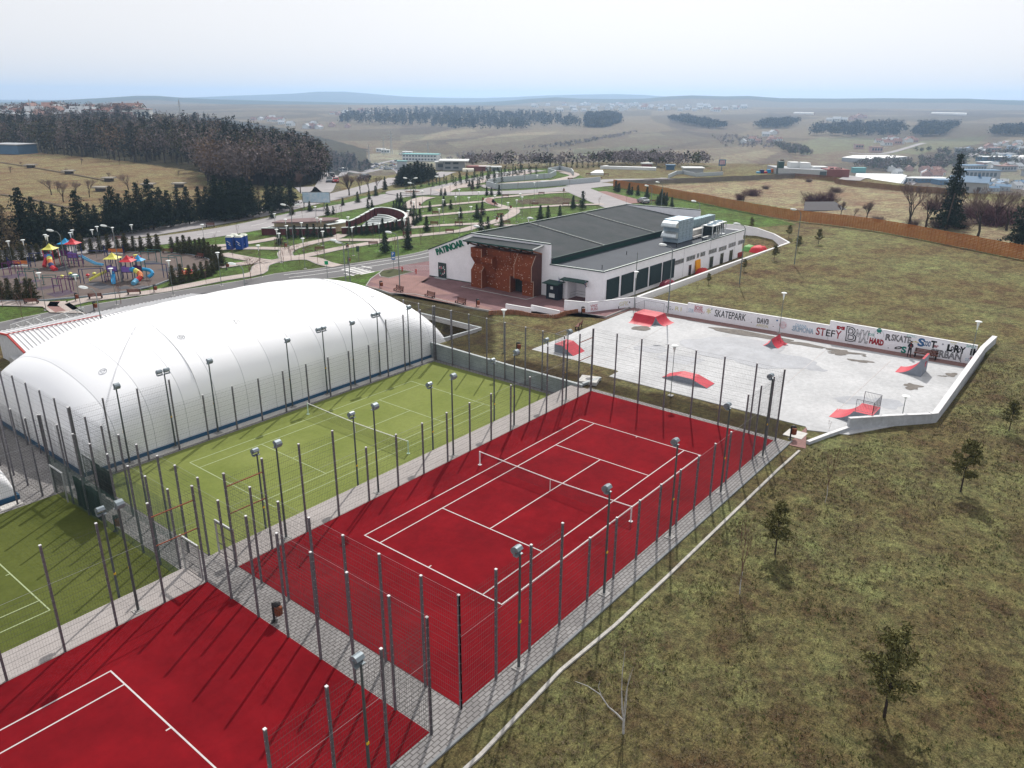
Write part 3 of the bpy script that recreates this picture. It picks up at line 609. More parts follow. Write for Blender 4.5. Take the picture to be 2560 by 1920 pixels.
mesh_fence('mesh fence between the far red court and the light green court', (X1[0], 14.1), (X1[-1], 14.1), 0, side(X1), bars=bz+be)
mesh_fence('tall mesh fence at the skate park end of the far red court', (30.1, YE[0]), (30.1, YE[-1]), 0, ends(YE), skip=())
mesh_fence('tall mesh fence closing the near end of the far red court by the walkway', (-6.93, YE[0]), (-6.93, YE[-1]), 0, ends(YE))
mesh_fence('tall mesh fence at the far end of the near red court by the walkway', (-8.8, YE[0]), (-8.8, YE[-1]), 0, ends(YE))
mesh_fence('mesh fence along the grass side of the near red court', (X2[0], YE[0]), (X2[-1], YE[0]), 0, side(X2))
mesh_fence('mesh fence between the near red court and the near green court', (X2[0], 14.1), (X2[-1], 14.1), 0, side(X2), bars=be)
YG = [17.1, 19.6, 21.66, 24.24, 26.6, 29.0, 31.4, 34.1]
X1g = [-6.9]+X1[1:]
mesh_fence('mesh fence between the light green court and the white dome', (X1g[0], 34.0), (X1g[-1], 34.0), -1.25, side(X1g, (4, 12)), bars=[])
mesh_fence('tall mesh fence before the concrete wall at the far end of the light green court', (29.9, YG[0]), (29.9, YG[-1]), -1.25, ends(YG))
f1 = mesh_fence('tall screened mesh fence at the near end of the light green court', (-6.9, YG[0]), (-6.9, YG[-1]), -1.25, ends(YG))
f2 = mesh_fence('tall screened mesh fence at the far end of the near green court', (-8.72, YG[0]), (-8.72, YG[-1]), -1.25, ends(YG))
mesh_fence('mesh fence between the near green court and the dome at the photo edge', (X2[0], 34.2), (X2[-1], 34.2), -1.25, side(X2))
YD = list(np.arange(34.15, 55, 2.55))
mesh_fence('tall mesh fence along the near end of the big white dome', (-6.75, YD[0]), (-6.75, YD[-1]), -1.25, ends(YD))
mesh_fence('tall mesh fence beside the walkway at the dome cut by the photo edge', (-9.6, YD[0]+.1), (-9.6, YD[-1]+.1), -1.25, ends(YD))
mesh_fence('mesh fence behind the dome at the retaining wall of the plaza', (33.6, 35.0), (33.6, 55.0), -1.25, [(s_, 4.6) for s_ in np.arange(0, 20.1, 2.5)])
YP = [(x-30, 4.4) for x in (30.2, 32.6, 35.0)]
# dark screens
for f, a, b, lab in ((f1, 12.0, 15.0, 0), (f2, 9.6, 13.6, 1)):
    mb = MB(); nx = 12
    vs_ = []; 
    for i in range(nx+1):
        s_ = a+(b-a)*i/nx; off = .10+.05*math.sin(i*1.9)
        for z in (.1, 1.2, 2.4): vs_.append((s_, -off-.03*math.sin(z*2+i), z))
    mb.add(vs_, [(3*i+j, 3*i+3+j, 3*i+4+j, 3*i+1+j) for i in range(nx) for j in range(2)])
    o = part('screen', mb, M_SCREEN, f)
    md = o.modifiers.new('t', 'SOLIDIFY'); md.thickness = .01
for f, a, b in ((f1, 2.5, 17.0), (f2, .0, 17.0)):
    mb = MB()
    for k in np.arange(a, b, .07): mb.box(k-.002, .07, 0.1, k+.002, .074, 3.0)
    for k in np.arange(.1, 3.0, .07): mb.box(a, .074, k-.002, b, .078, k+.002)
    part('green_netting', mb, M_NETG, f)
# gates: white headed frames at the court corners
M_GALV = mat('galvanised', (.50, .51, .52), .45, .5, noise=(4, .15))
def gate(label, x, y, z, rz, w=1.9):
    t = thing('gate_frame', label, 'gate', (x, y, z), rz, 'gates in the court fences')
    mb = MB(); mb.box(0, -.04, 0, .08, .04, 2.3); mb.box(w-.08, -.04, 0, w, .04, 2.3); mb.box(.08, -.04, 2.2, w-.08, .04, 2.3); part('frame', mb, M_GALV, t)
    mb = MB()
    for k in np.arange(.16, w-.1, .12): mb.box(k, -.006, .12, k+.008, .006, 2.15)
    for k in (.12, .75, 1.4, 2.1): mb.box(.1, -.012, k, w-.1, .012, k+.03)
    part('leaf', mb, M_WIRE, t)
gate('white-topped gate at the corner of the near red court by the steps', -8.9, 14.25, 0, R_(90))
gate('white-topped gate at the corner of the far red court by the steps', -6.75, 14.25, 0, R_(90))
gate('white-topped gate beside the dark screen at the lower walkway', -8.86, 31.9, -1.25, R_(90), 2.1)
gate('gate to the dome walkway beside the light green court corner', -6.62, 31.9, -1.25, R_(90), 2.1)

# ------------------------------------------------------------------ floodlights
M_LAMPH = mat('floodlight_housing', (.20, .235, .26), .45, .3, noise=(8, .1)); M_LPOLE = mat('lamp_pole_dark', (.10, .115, .12), .5, .4)
M_GLASS = mat('lamp_glass', (.55, .58, .62), .15, noise=(3, .05)); M_YEL = mat('yellow_sticker', (.65, .42, .03), .6)
def flood_proto(double=False):
    t = thing('floodlight', 'x', 'floodlight')
    mb = MB(); mb.tube((0, 0, .02), (0, 0, 6.25), .075, .05, 10); part('pole', mb, M_LPOLE, t)
    mb = MB(); mb.box(-.26, -.26, -.02, .26, .26, .05); mb.box(-.14, -.14, .05, .14, .14, .08); part('base_plate', mb, M_KERB, t)
    mb = MB(); mb.box(-.055, -.002, 2.6, .055, -.078, 2.72); part('sticker', mb, M_YEL, t)
    for k in ([-1, 1] if double else [0]):
        # housing: a drum-backed box that tips down towards +y
        hd = MB(); c, s_ = math.cos(R_(-32)), math.sin(R_(-32)); n = 9; ox = .3*k
        prof = [(-.21, -.10), (.21, -.13), (.24, .02), (.18, .12), (.04, .17), (-.12, .15), (-.20, .06)]
        vs_ = []
        for xx in (-.19, .19):
            for y, z in prof: vs_.append((ox+xx, .18+y*c-z*s_, 6.46+y*s_+z*c))
        m_ = len(prof); hd.add(vs_, [tuple(range(m_)), tuple(range(m_, 2*m_))[::-1]]+[((i+1) % m_, i, m_+i, m_+(i+1) % m_) for i in range(m_)])
        h_ = part('housing', hd, M_LAMPH, t)
        gl = MB(); pr = [(-.18, -.115), (.18, -.14)]; vs_ = []
        for xx in (-.16, .16):
            for y, z in pr: vs_.append((ox+xx, .18+y*c-z*s_, 6.46+y*s_+z*c))
        gl.add(vs_, [(0, 1, 3, 2)]); part('glass', gl, M_GLASS, h_)
        br = MB(); br.box(ox-.23, .12, 6.22, ox-.195, .22, 6.48); br.box(ox+.195, .12, 6.22, ox+.23, .22, 6.48); br.box(ox-.23, .0, 6.18, ox+.23, .22, 6.22); part('bracket', br, M_LAMPH, t)
    return t
FL = Rep(flood_proto()); FL2 = Rep(flood_proto(True))
LX = [-3.24, 4.28, 11.8, 19.15, 26.6]; LX2 = [-8.8-(x+6.93) for x in LX]
G_ = 'floodlights round the courts'
for i, x in enumerate(LX):
    o = ['nearest the walkway', 'second from the walkway', 'middle of its row', 'second from the skate park', 'last before the skate park'][i]
    FL.put((x, -3.72, .01), 0, f'floodlight on the grass side of the far red court, {o}', group=G_)
    FL.put((x, 14.46, .01), R_(180), f'floodlight across the green side of the far red court, {o}', group=G_)
    FL.put((x, 16.60, -1.25), 0, f'floodlight aimed at the light green court, {o}', group=G_)
    FL.put((x, 34.45, -1.18), R_(180), f'floodlight before the white dome and green court, {o}', group=G_)
for i, x in enumerate(LX2[:3]):
    o = ['nearest the walkway', 'second from the walkway', 'third from the walkway'][i]
    FL.put((x, -3.72, .01), 0, f'floodlight on the grass side of the near red court, {o}', group=G_)
    FL.put((x, 14.46, .01), R_(180), f'floodlight beside the near red court facing it, {o}', group=G_)
    FL.put((x, 16.60, -1.25), 0, f'floodlight aimed at the near green court, {o}', group=G_)
    FL.put((x, 34.45, -1.2), R_(180), f'floodlight facing the near green court from its dome side, {o}', group=G_)
for i, (x, y) in enumerate([(.6, 34.62), (15.9, 34.62), (22.6, 34.62)]):
    FL2.put((x, y, -1.2), 0, 'twin floodlight in front of the white dome, %s' % ['at its near end', 'halfway along it', 'near its far end'][i], group='twin floodlights by the dome')

# ------------------------------------------------------------------ tennis nets
M_NET = mat('net_black', (.02, .02, .025), .9); M_WPOST = mat('white_post', (.72, .73, .74), .5)
def tennis_net(label, x, y0, z, posts=M_WPOST):
    t = thing('tennis_net', label, 'tennis net', (x, y0, z), 0, 'tennis nets')
    W = 10.97
    for y in (-.91, W+.91):
        mb = MB(); mb.tube((0, y, 0), (0, y, 1.1), .05, n=8); mb.box(-.11, y-.11, 0, .11, y+.11, .03); part('net_post', mb, posts, t)
    def top(y): return 1.07-.155*(1-abs((y-W/2)/(W/2+.91))**1.3)
    ys_ = np.linspace(-.86, W+.86, 60)
    mb = MB()
    for a, b in zip(ys_[:-1], ys_[1:]): mb.beam((0, a, top(a)), (0, b, top(b)), .028, .06)
    part('headband', mb, M_WHITE, t)
    mb = MB()
    for y in np.arange(-.85, W+.86, .09): mb.box(-.002, y-.0035, .02, .002, y+.0035, top(y)-.03)
    for i in range(11):
        f = (i+.5)/11
        for a, b in zip(ys_[:-1:3], ys_[3::3]): mb.beam((0, a, .03+f*(top(a)-.06)), (0, b, .03+f*(top(b)-.06)), .004, .007)
    part('netting', mb, M_NET, t)
    mb = MB(); mb.box(-.006, W/2-.025, 0, .006, W/2+.025, top(W/2)-.03); part('centre_strap', mb, M_WHITE, t)
tennis_net('tennis net with white band across the far red court', 11.885, 0, .024)
tennis_net('tennis net with white band across the light green court', 11.725, 20.22, -1.245, mat('pale_green_post', (.50, .66, .55), .5))

# ------------------------------------------------------------------ retaining walls
def concwall(name, label, pts, z0, z1, th, m=M_CONC, cap=None, group=None, cat='wall'):
    t = thing(name, label, cat, (0, 0, 0), 0, group); mb = MB(); mb.wall(pts, z0, z1, th); part('wall_body', mb, m, t)
    if cap:
        zt = z1 if hasattr(z1, '__len__') else [z1]*len(pts); mb = MB(); mb.wall(pts, [z+.002 for z in zt], [z+.06 for z in zt], th+.08); part('coping', mb, cap, t)
    return t
M_GREYW = mat('grey_render', (.30, .335, .345), .9, noise=(.9, .18), sc2=(6, .1), bump=(5, .2))
M_RENDER = mat('white_render', (.85, .84, .88), .85, noise=(.7, .05), sc2=(4, .04)); M_COPE = mat('white_coping', (.60, .60, .61), .7)
concwall('retaining_wall', 'grey concrete retaining wall behind the far end of the light green court', [(30.35, 15.2), (30.35, 24), (30.35, 35.2)], -1.4, [.20, .22, .45], .22, M_GREYW, mat('grey_coping', (.42, .45, .46), .9))
concwall('retaining_wall', 'short grey wall beside the manhole slab at the court corner', [(30.5, 15.3), (33.0, 14.9)], -.4, .28, .2, M_GREYW, bpy.data.materials['grey_coping'])
concwall('retaining_wall', 'pale concrete wall of the sunken corner behind the white dome', [(30.4, 35.3), (38.5, 34.9), (38.6, 46.0), (38.6, 57.4)], -1.4, [.35, .30, .3, .3], .22, mat('pale_concrete', (.46, .45, .45), .9, noise=(1, .15)), bpy.data.materials['grey_coping'])
# manhole slab
t = thing('manhole', 'pale square manhole slab with a round lid in the grass by the court corner', 'manhole', (*at('I', 805, 855, .3)[:2], 0), R_(20))
mb = MB(); mb.box(-.9, -.9, 0, .9, .9, .32); part('slab', mb, mat('slab_pale', (.50, .49, .47), .9), t)
mb = MB(); mb.lathe([(.01, .335), (.33, .335), (.36, .322)], 20); part('lid', mb, mat('lid_iron', (.14, .14, .145), .7), t)
# skate park walls
gw = thing('graffiti_wall', 'long white retaining wall covered in graffiti behind the skate park', 'wall', (0, 0, 0))
def gp(y): return (wallx(y)+.16, y)
mb = MB()
mb.wall([gp(26.1), gp(19.12)], -.1, [1.50, 1.50], .3); mb.wall([gp(19.1), gp(2.32)], -.1, [1.78, 1.72], .3); mb.wall([gp(2.3), gp(-12.1)], -.1, [2.28, 2.05], .3)
part('wall_body', mb, M_RENDER, gw)
mb = MB()
for a, b, za, zb in ((26.1, 19.12, 1.5, 1.5), (19.1, 2.32, 1.78, 1.72), (2.3, -12.1, 2.28, 2.05)): mb.wall([gp(a), gp(b)], [za+.002, zb+.002], [za+.05, zb+.05], .36)
part('coping', mb, M_COPE, gw)
sw = thing('skate_park_wall', 'thick pale concrete wall stepping down round the grass corner of the skate park', 'wall', (0, 0, 0))
M_SWALL = mat('board_marked_concrete', (.40, .415, .44), .85, noise=(.8, .15), sc2=(5, .12), bump=(4, .2))
mb = MB(); mb.wall([(66.2, -12.9), (61.5, -12.55), (50, -12.4), (42.25, -12.3), (41.9, -12.0)], -.9, [2.1, 1.95, 1.3, .85, .85], .42); part('side_wall', mb, M_SWALL, sw)
mb = MB(); mb.wall([(41.95, -12.1), (39.0, -9.6), (36.0, -7.15)], -.9, [.85, .95, 1.02], .30); part('front_wall', mb, M_SWALL, sw)
mb = MB(); mb.wall([(35.95, -7.2), (33.4, -6.35), (31.0, -5.6)], -.9, [.28, .26, .24], .26); part('low_wall', mb, M_SWALL, sw)
mb = MB(); mb.wall([(66.2, -12.9), (61.5, -12.55), (50, -12.4), (42.25, -12.3), (41.9, -12.0)], [2.102, 1.952, 1.302, .852, .852], [2.14, 1.99, 1.34, .89, .89], .46); mb.wall([(41.75, -12.0), (39.0, -9.6), (36.0, -7.15)], [.852, .952, 1.022], [.895, .995, 1.065], .34); mb.wall([(35.9, -7.2), (33.4, -6.35), (31.0, -5.6)], [.282, .262, .242], [.32, .30, .28], .30)
part('coping', mb, M_COPE, sw)
bp_ = [(51.75, 32.35), (52.75, 29.5), (59.2, 26.35)]
ww = concwall('parapet_wall', 'white angled parapet wall with small graffiti beside the rink corner', bp_, -.1, [1.42, 1.40, 1.35], .24, M_RENDER, M_COPE)
lw = [(59.45, 26.2), (80, 26.1), (100, 25.8), (111.6, 25.6)]
concwall('parapet_wall', 'long low white wall between the ice rink and the grass slope', lw, -.7, [1.42, 1.42, 1.45, 1.5], .34, M_RENDER, M_COPE)
concwall('retaining_wall', 'tall white curved wall closing the yard behind the ice rink', [(111.7, 25.7), (117, 30.5), (118.6, 34.5), (118.4, 38.5), (115, 43)], -.7, [1.5, 1.8, 2.3, 2.6, 2.6], .3, M_RENDER, M_COPE)
concwall('low_white_wall', 'low white bench wall at the edge of the plaza nearer the bins', [(47.2, 38.2), (47.95, 34.8)], -.05, [.85, .72], .22, M_RENDER, M_COPE)
concwall('low_white_wall', 'low white bench wall in front of the rink entrance door', [(48.85, 35.4), (49.25, 31.3)], -.05, [.85, .70], .22, M_RENDER, M_COPE)
t = thing('palisade', 'low wavy brown log palisade along the plaza edge', 'palisade', (0, 0, 0)); mb = MB()
PL = smooth_line([(44.3, 38.5), (45.4, 37.2), (46.2, 36.6), (46.7, 35.6), (47.0, 34.6), (47.4, 33.4), (48.0, 32.0), (48.6, 31.2), (49.6, 31.1), (50.7, 30.7), (51.7, 30.3)], .17)
for i, p in enumerate(PL): mb.tube((p[0], p[1], -.1), (p[0], p[1], .50+.14*math.sin(i*.13)+.03*random.Random(i).random()), .085, n=7)
part('logs', mb, mat('palisade_wood', (.27, .125, .075), .85, noise=(3, .35)), t)

# ------------------------------------------------------------------ writing on walls
def text_on(parent, body, mtx, m, size=1.0, sx=1.0, shear=0, outline=0.0, ext=.004, bold=0.0, name='lettering'):
    cu = bpy.data.curves.new(name, 'FONT'); cu.body = body; cu.size = size; cu.shear = shear; cu.align_x = 'LEFT'
    if outline: cu.fill_mode = 'NONE'; cu.bevel_depth = outline; cu.bevel_resolution = 0
    else: cu.extrude = ext; cu.offset = bold
    cu.resolution_u = 3; cu.materials.append(m); o = bpy.data.objects.new(name, cu); COL.objects.link(o); o.parent = parent
    bpy.context.view_layer.update(); dg = bpy.context.evaluated_depsgraph_get(); me = bpy.data.meshes.new_from_object(o.evaluated_get(dg)); bpy.data.objects.remove(o)
    if not len(me.materials): me.materials.append(m)
    o = ob(name, me, parent); o.matrix_local = mtx @ Matrix.Diagonal((sx, 1, 1, 1)); return o
wd = Vector((0.0635, -1, 0)).normalized()
def onwall(t, x, y):
    u, v = px(t, x, y); d = ray(u, v)   # plane x + .0635 (y-7) = 60.05
    k = (60.05-(CAM[0]+.0635*(CAM[1]-7)))/(d[0]+.0635*d[1]); p = CAM+k*d; return p
def wtext(body, t, xl, yb, xr, ytop, m, outline=0.0, shear=0.0, bold=.0, tilt=0.0, off=.006, w0=None):
    p = onwall(t, xl, yb); q = onwall(t, xr, yb+(xr-xl)*.18); h = onwall(t, xl, ytop)[2]-p[2]; W = abs(q[1]-p[1])
    cu = bpy.data.curves.new('m', 'FONT'); cu.body = body; cu.size = 1; o = bpy.data.objects.new('m', cu); COL.objects.link(o); bpy.context.view_layer.update()
    w1 = max(o.dimensions.x, .05); bpy.data.objects.remove(o)
    size = h/.70; X = (wd*math.cos(tilt)+Vector((0, 0, 1))*math.sin(tilt)); Zn = X.cross(Vector((0, 0, 1))).normalized(); Yv = Zn.cross(X)
    pt = Vector((wallx(p[1])-off, p[1], max(p[2], .06)))
    M = Matrix(((X.x, Yv.x, Zn.x, pt.x), (X.y, Yv.y, Zn.y, pt.y), (X.z, Yv.z, Zn.z, pt.z), (0, 0, 0, 1)))
    return text_on(gw, body, M, m, size=size, sx=(W/(w1*size)), outline=outline, shear=shear, bold=bold, name='graffiti')
GK = mat('spray_black', (.02, .02, .022), .8); GR = mat('spray_red', (.33, .02, .03), .8); GB = mat('spray_blue', (.05, .13, .28), .8); GG = mat('spray_green', (.01, .22, .17), .8)
GLB = mat('spray_light_blue', (.36, .52, .66), .8); GPK = mat('spray_pink', (.62, .20, .24), .8); GY = mat('spray_yellow', (.66, .60, .32), .8); GGY = mat('spray_grey', (.36, .36, .40), .8); GLG = mat('spray_pale_green', (.35, .60, .55), .8)
TT = 'w'; TILES['w'] = (1560, 740, .253165)
wtext('SKATEPARK', 'w', 890, 198, 1195, 130, GK, bold=.005, shear=.1)
wtext('DAV3', 'w', 1310, 262, 1420, 212, GK, outline=.026); wtext('AMSON', 'w', 1305, 298, 1420, 270, GY)
wtext('S', 'w', 1890, 378, 1925, 305, GR, bold=.02); wtext('T', 'w', 1932, 388, 1978, 312, GR, bold=.02); wtext('EF', 'w', 1985, 392, 2070, 325, GK, bold=.01); wtext('Y', 'w', 2082, 415, 2138, 335, GR, bold=.01)
wtext('SKIMONA', 'w', 1660, 340, 1865, 290, GLB, outline=.023); wtext('DIANA', 'w', 1690, 295, 1800, 268, GLB)
wtext('BOSS', 'w', 695, 132, 770, 92, GPK, outline=.023); wtext('ROSEPU', 'w', 690, 155, 790, 134, GPK); wtext('STIR', 'w', 635, 158, 685, 120, GLB); wtext('*', 'w', 810, 205, 850, 120, GY, bold=.02); wtext('R1', 'w', 500, 140, 560, 100, GY)
wtext('MG', 'w', 410, 130, 460, 92, GGY)
wtext('B', 'g', 265, 372, 390, 180, GK, outline=.046, shear=-.05); wtext('MX!', 'g', 395, 385, 560, 215, GK, outline=.026, shear=.1); wtext('KYSI', 'g', 580, 308, 655, 275, GLG, outline=.015)
wtext('HARD', 'g', 590, 405, 770, 335, GR, bold=.05, tilt=-.04); wtext('R', 'g', 800, 365, 862, 285, GK, outline=.032); wtext('SKATE', 'g', 880, 372, 1130, 290, GK, outline=.026)
wtext('S', 'g', 1228, 440, 1300, 340, GB, bold=.05); wtext('COO', 'g', 1300, 440, 1395, 375, GB, outline=.028); wtext('T', 'g', 1400, 465, 1465, 375, GK, bold=.04); wtext('er', 'g', 1440, 462, 1500, 420, GR, outline=.015)
wtext('L', 'g', 1612, 505, 1665, 425, GK, bold=.06); wtext('O', 'g', 1665, 500, 1700, 450, GK, outline=.026); wtext('R', 'g', 1700, 525, 1760, 432, GK, bold=.05); wtext('O', 'g', 1755, 525, 1795, 475, GK, outline=.026); wtext('Y', 'g', 1785, 540, 1845, 455, GK, bold=.04)
wtext('SERBAN', 'g', 1395, 570, 1790, 480, GK, outline=.028); wtext('S', 'g', 1010, 530, 1065, 450, GG, bold=.04); wtext('O', 'g', 908, 478, 980, 440, GK, outline=.026, shear=.8)
wtext('iK', 'g', 1915, 562, 2035, 475, GK, bold=.04); wtext('SAD', 'g', 1870, 460, 1990, 420, GLG, outline=.015); wtext('EPIC', 'g', 1085, 322, 1215, 290, GLG); wtext('M', 'g', 172, 218, 248, 185, GR, bold=.05)
wtext('*', 'g', 1160, 450, 1225, 380, GY, bold=.04); wtext('*', 'g', 1655, 455, 1730, 385, GY, bold=.02); wtext('OZ', 'g', 1850, 640, 1905, 600, GLB)
def dot(t, x, y, r, m, name='graffiti', n=14, ring=0):
    p = onwall(t, x, y); mb = MB(); c = Vector((wallx(p[1])-.008, p[1], p[2])); an = [i*2*math.pi/n for i in range(n)]
    if ring:
        for i in range(n):
            a, b = an[i], an[(i+1) % n]; mb.beam(c+wd*r*math.cos(a)+Vector((0, 0, r*math.sin(a))), c+wd*r*math.cos(b)+Vector((0, 0, r*math.sin(b))), ring, .012)
    else:
        q = [c+wd*r*math.cos(a)+Vector((0, 0, r*math.sin(a))) for a in an]; q2 = [v+Vector((.01, 0, 0)) for v in q]; mb.add([tuple(v) for v in q+q2], [tuple(range(n)), tuple(range(n, 2*n))[::-1]]+[((i+1) % n, i, n+i, n+(i+1) % n) for i in range(n)])
    return part(name, mb, m, gw)
dot('g', 1945, 615, .20, GPK); dot('g', 722, 300, .50, GGY, n=20, ring=.025); dot('g', 728, 242, .26, GG); dot('g', 705, 280, .06, GK); dot('g', 742, 278, .06, GK); dot('w', 1570, 287, .30, GPK, ring=.05); dot('w', 1570, 287, .14, GPK, ring=.04); dot('w', 1570, 287, .42, GPK, ring=.02, n=9)
for x, y in [(480, 133), (622, 158), (767, 174), (918, 203), (1100, 234), (1258, 260), (1473, 300), (1660, 332), (1863, 371)]: dot('w', x, y, .045, GK, 'weep_hole')
for x, y in [(460, 398), (845, 472), (1410, 582), (1800, 650), (1440, 590)]: dot('g', x, y, .05, GK, 'weep_hole')
dot('w', 1512, 242, .10, GB); dot('w', 868, 130, .07, GG); dot('g', 1565, 425, .10, GGY)
# small tags on the angled parapet
def ptext(body, y_, z_, size, m):
    a, b = np.array(bp_[1]), np.array(bp_[2]); d = (b-a)/np.linalg.norm(b-a); X = Vector((d[0], d[1], 0)); Zn = X.cross(Vector((0, 0, 1))).normalized(); s_ = y_
    p = a+d*s_; pt = Vector((p[0], p[1], z_))+Zn*.127
    text_on(ww, body, Matrix(((X.x, 0, Zn.x, pt.x), (X.y, 0, Zn.y, pt.y), (0, 1, 0, pt.z), (0, 0, 0, 1))), m, size=size, outline=.015, name='graffiti')
ptext('VMZ', .35, .75, .5, GPK); ptext('PUN', .4, .32, .5, GPK); ptext('GFK', 4.6, .5, .75, GY); ptext('ii', 6.1, .75, .3, GK)

# ------------------------------------------------------------------ skate ramps
M_RAMP = mat('ramp_red', (.46, .030, .050), .5, noise=(1.2, .16), sc2=(6, .10), spec=.22); M_RSIDE = mat('ramp_grey', (.22, .24, .28), .7, noise=(2, .12)); M_RAIL = mat('rail_grey', (.18, .19, .21), .5, .5)
def extr(mb, prof, o, dirp, dirw, w, mi_top, mi_side, tops):
    """profile points (s, z) in the vertical plane through o along dirp, pushed w along dirw"""
    o = np.array(o, float); a = np.array((*dirp, 0.0)); b = np.array((*dirw, 0.0)); n = len(prof)
    A = [o+a*s+np.array((0, 0, z)) for s, z in prof]; B = [p+b*w for p in A]
    mb.add(A+B, [tuple(range(n))[::-1], tuple(range(n, 2*n))], mi_side)
    for i in range(n):
        j = (i+1) % n; mb.add([A[i], A[j], B[j], B[i]], [(0, 1, 2, 3)], mi_top if i in tops else mi_side)
def rail(mb, pts, z, h, posts=True, sp=.12):
    for a, b in zip(pts[:-1], pts[1:]):
        A = np.array((*a, z)); B = np.array((*b, z)); L = np.linalg.norm(B-A); up = np.array((0, 0, h))
        mb.tube(A+up, B+up, .022, n=6); mb.tube(A+up*.12, B+up*.12, .016, n=6)
        for k in range(int(L/sp)+1): p = A+(B-A)*min(1, k*sp/L); mb.tube(p+up*.12, p+up, .007, n=4)
        mb.tube(A, A+up, .022, n=6); mb.tube(B, B+up, .022, n=6)
GRP = 'ramps on the skate park slab'; ZS = .05
def curve_prof(run, h, n=8): return [(run*i/n, h*(1-math.cos(math.asin(min(1, i/n*.92))))/(1-math.cos(math.asin(.92)))) for i in range(n+1)]
# 1 corner box with curved banks and a railing
t = thing('skate_ramp', 'red corner box with two curved banks and a railing, by the plaza corner', 'skate ramp', (0, 0, 0), 0, GRP)
mb = MB(); h = .95; cp = curve_prof(1.35, h)
extr(mb, cp+[(1.35, 0)], (52.2, 20.35, ZS), (1, 0), (0, 1), 2.9, 0, 1, range(len(cp)-1))
mb.box(53.551, 20.35, ZS, 55.9, 23.25, ZS+h-.02, 1); mb.box(53.551, 20.35, ZS+h-.019, 55.9, 23.25, ZS+h+.01, 0)
extr(mb, cp+[(1.35, 0)], (53.56, 18.99, ZS), (0, 1), (1, 0), 2.34, 0, 1, range(len(cp)-1))
part('ramp_body', mb, [M_RAMP, M_RSIDE], t); mb = MB(); rail(mb, [(53.6, 23.2), (55.85, 23.2), (55.85, 20.5)], ZS+h, 1.15); part('railing', mb, M_RAIL, t)
# 2 bank ramp with rail near the grass edge
t = thing('skate_ramp', 'small red bank ramp with grey railing near the bench edge of the slab', 'skate ramp', (0, 0, 0), 0, GRP)
mb = MB(); h = .85; extr(mb, [(0, 0), (1.5, h), (1.5, 0)], (37.35, 21.05, ZS), (0, 1), (1, 0), 2.2, 0, 1, (0,)); mb.box(37.35, 22.551, ZS, 39.55, 23.5, ZS+h-.02, 1); mb.box(37.35, 22.551, ZS+h-.019, 39.55, 23.5, ZS+h+.01, 0)
part('ramp_body', mb, [M_RAMP, M_RSIDE], t); mb = MB(); rail(mb, [(37.4, 22.6), (37.4, 23.45), (39.5, 23.45)], ZS+h, 1.1); part('railing', mb, M_RAIL, t)
# 3 low trapezoid box
t = thing('skate_ramp', 'long low red box ramp sloping at both ends nearest the court fence', 'skate ramp', (0, 0, 0), 0, GRP)
mb = MB(); extr(mb, [(0, .05), (1.5, .58), (3.0, .58), (4.7, .05), (4.7, 0), (0, 0)], (37.35, 10.65, ZS), (0, -1), (1, 0), 1.65, 0, 1, (0, 1, 2)); part('ramp_body', mb, [M_RAMP, M_RSIDE], t)
# 4 spine
t = thing('skate_ramp', 'small red spine ramp with concave sides below the STEFY graffiti', 'skate ramp', (0, 0, 0), 0, GRP)
h = .92; c1 = curve_prof(1.0, h); c2 = [(2.0-s, z) for s, z in c1[::-1]]
mb = MB(); extr(mb, c1+c2[1:], (53.7, 7.25, ZS), (0, -1), (1, 0), 2.5, 0, 1, range(len(c1)+len(c2)-2)); part('ramp_body', mb, [M_RAMP, M_RSIDE], t)
mb = MB()
for a, b in (((54.6, 5.9, .75), (55.3, 5.6, .38)), ((54.9, 5.55, .32), (55.4, 5.95, .78))): mb.beam(a, b, .05, .02)
part('painted_mark', mb, GR, t)
# 5 quarter pipe
t = thing('skate_ramp', 'tall red quarter pipe with graffiti on its grey back, near the person', 'skate ramp', (0, 0, 0), 0, GRP)
h = 1.85; c1 = curve_prof(2.15, h, 12)
mb = MB(); extr(mb, c1+[(2.35, h), (2.35, 0)], (53.7, -6.45, ZS), (0, -1), (1, 0), 2.3, 0, 1, range(len(c1))); part('ramp_body', mb, [M_RAMP, M_RSIDE], t)
for z, r, m_ in ((1.1, .34, GR), (1.0, .16, GPK)):
    mb = MB(); an = [i*2*math.pi/12 for i in range(12)]; mb.add([(54.9+r*math.cos(a)*(1+.3*math.sin(5*a)), -8.806-.002*(z < 1.05), z+r*math.sin(a)) for a in an], [tuple(range(12))]); part('painted_mark', mb, m_, t)
# 6 ramp with cage
t = thing('skate_ramp', 'red curved bank with a caged platform inside the grass corner wall', 'skate ramp', (0, 0, 0), 0, GRP)
h = 1.0; c1 = curve_prof(1.9, h)
mb = MB(); extr(mb, c1+[(3.4, h), (3.4, 0)], (37.7, -5.1, ZS), (0, -1), (1, 0), 2.4, 0, 1, range(len(c1))); part('ramp_body', mb, [M_RAMP, M_RSIDE], t)
mb = MB(); rail(mb, [(37.75, -7.1), (37.75, -8.45), (40.05, -8.45), (40.05, -7.1)], ZS+h, 1.1); part('railing', mb, M_RAIL, t)

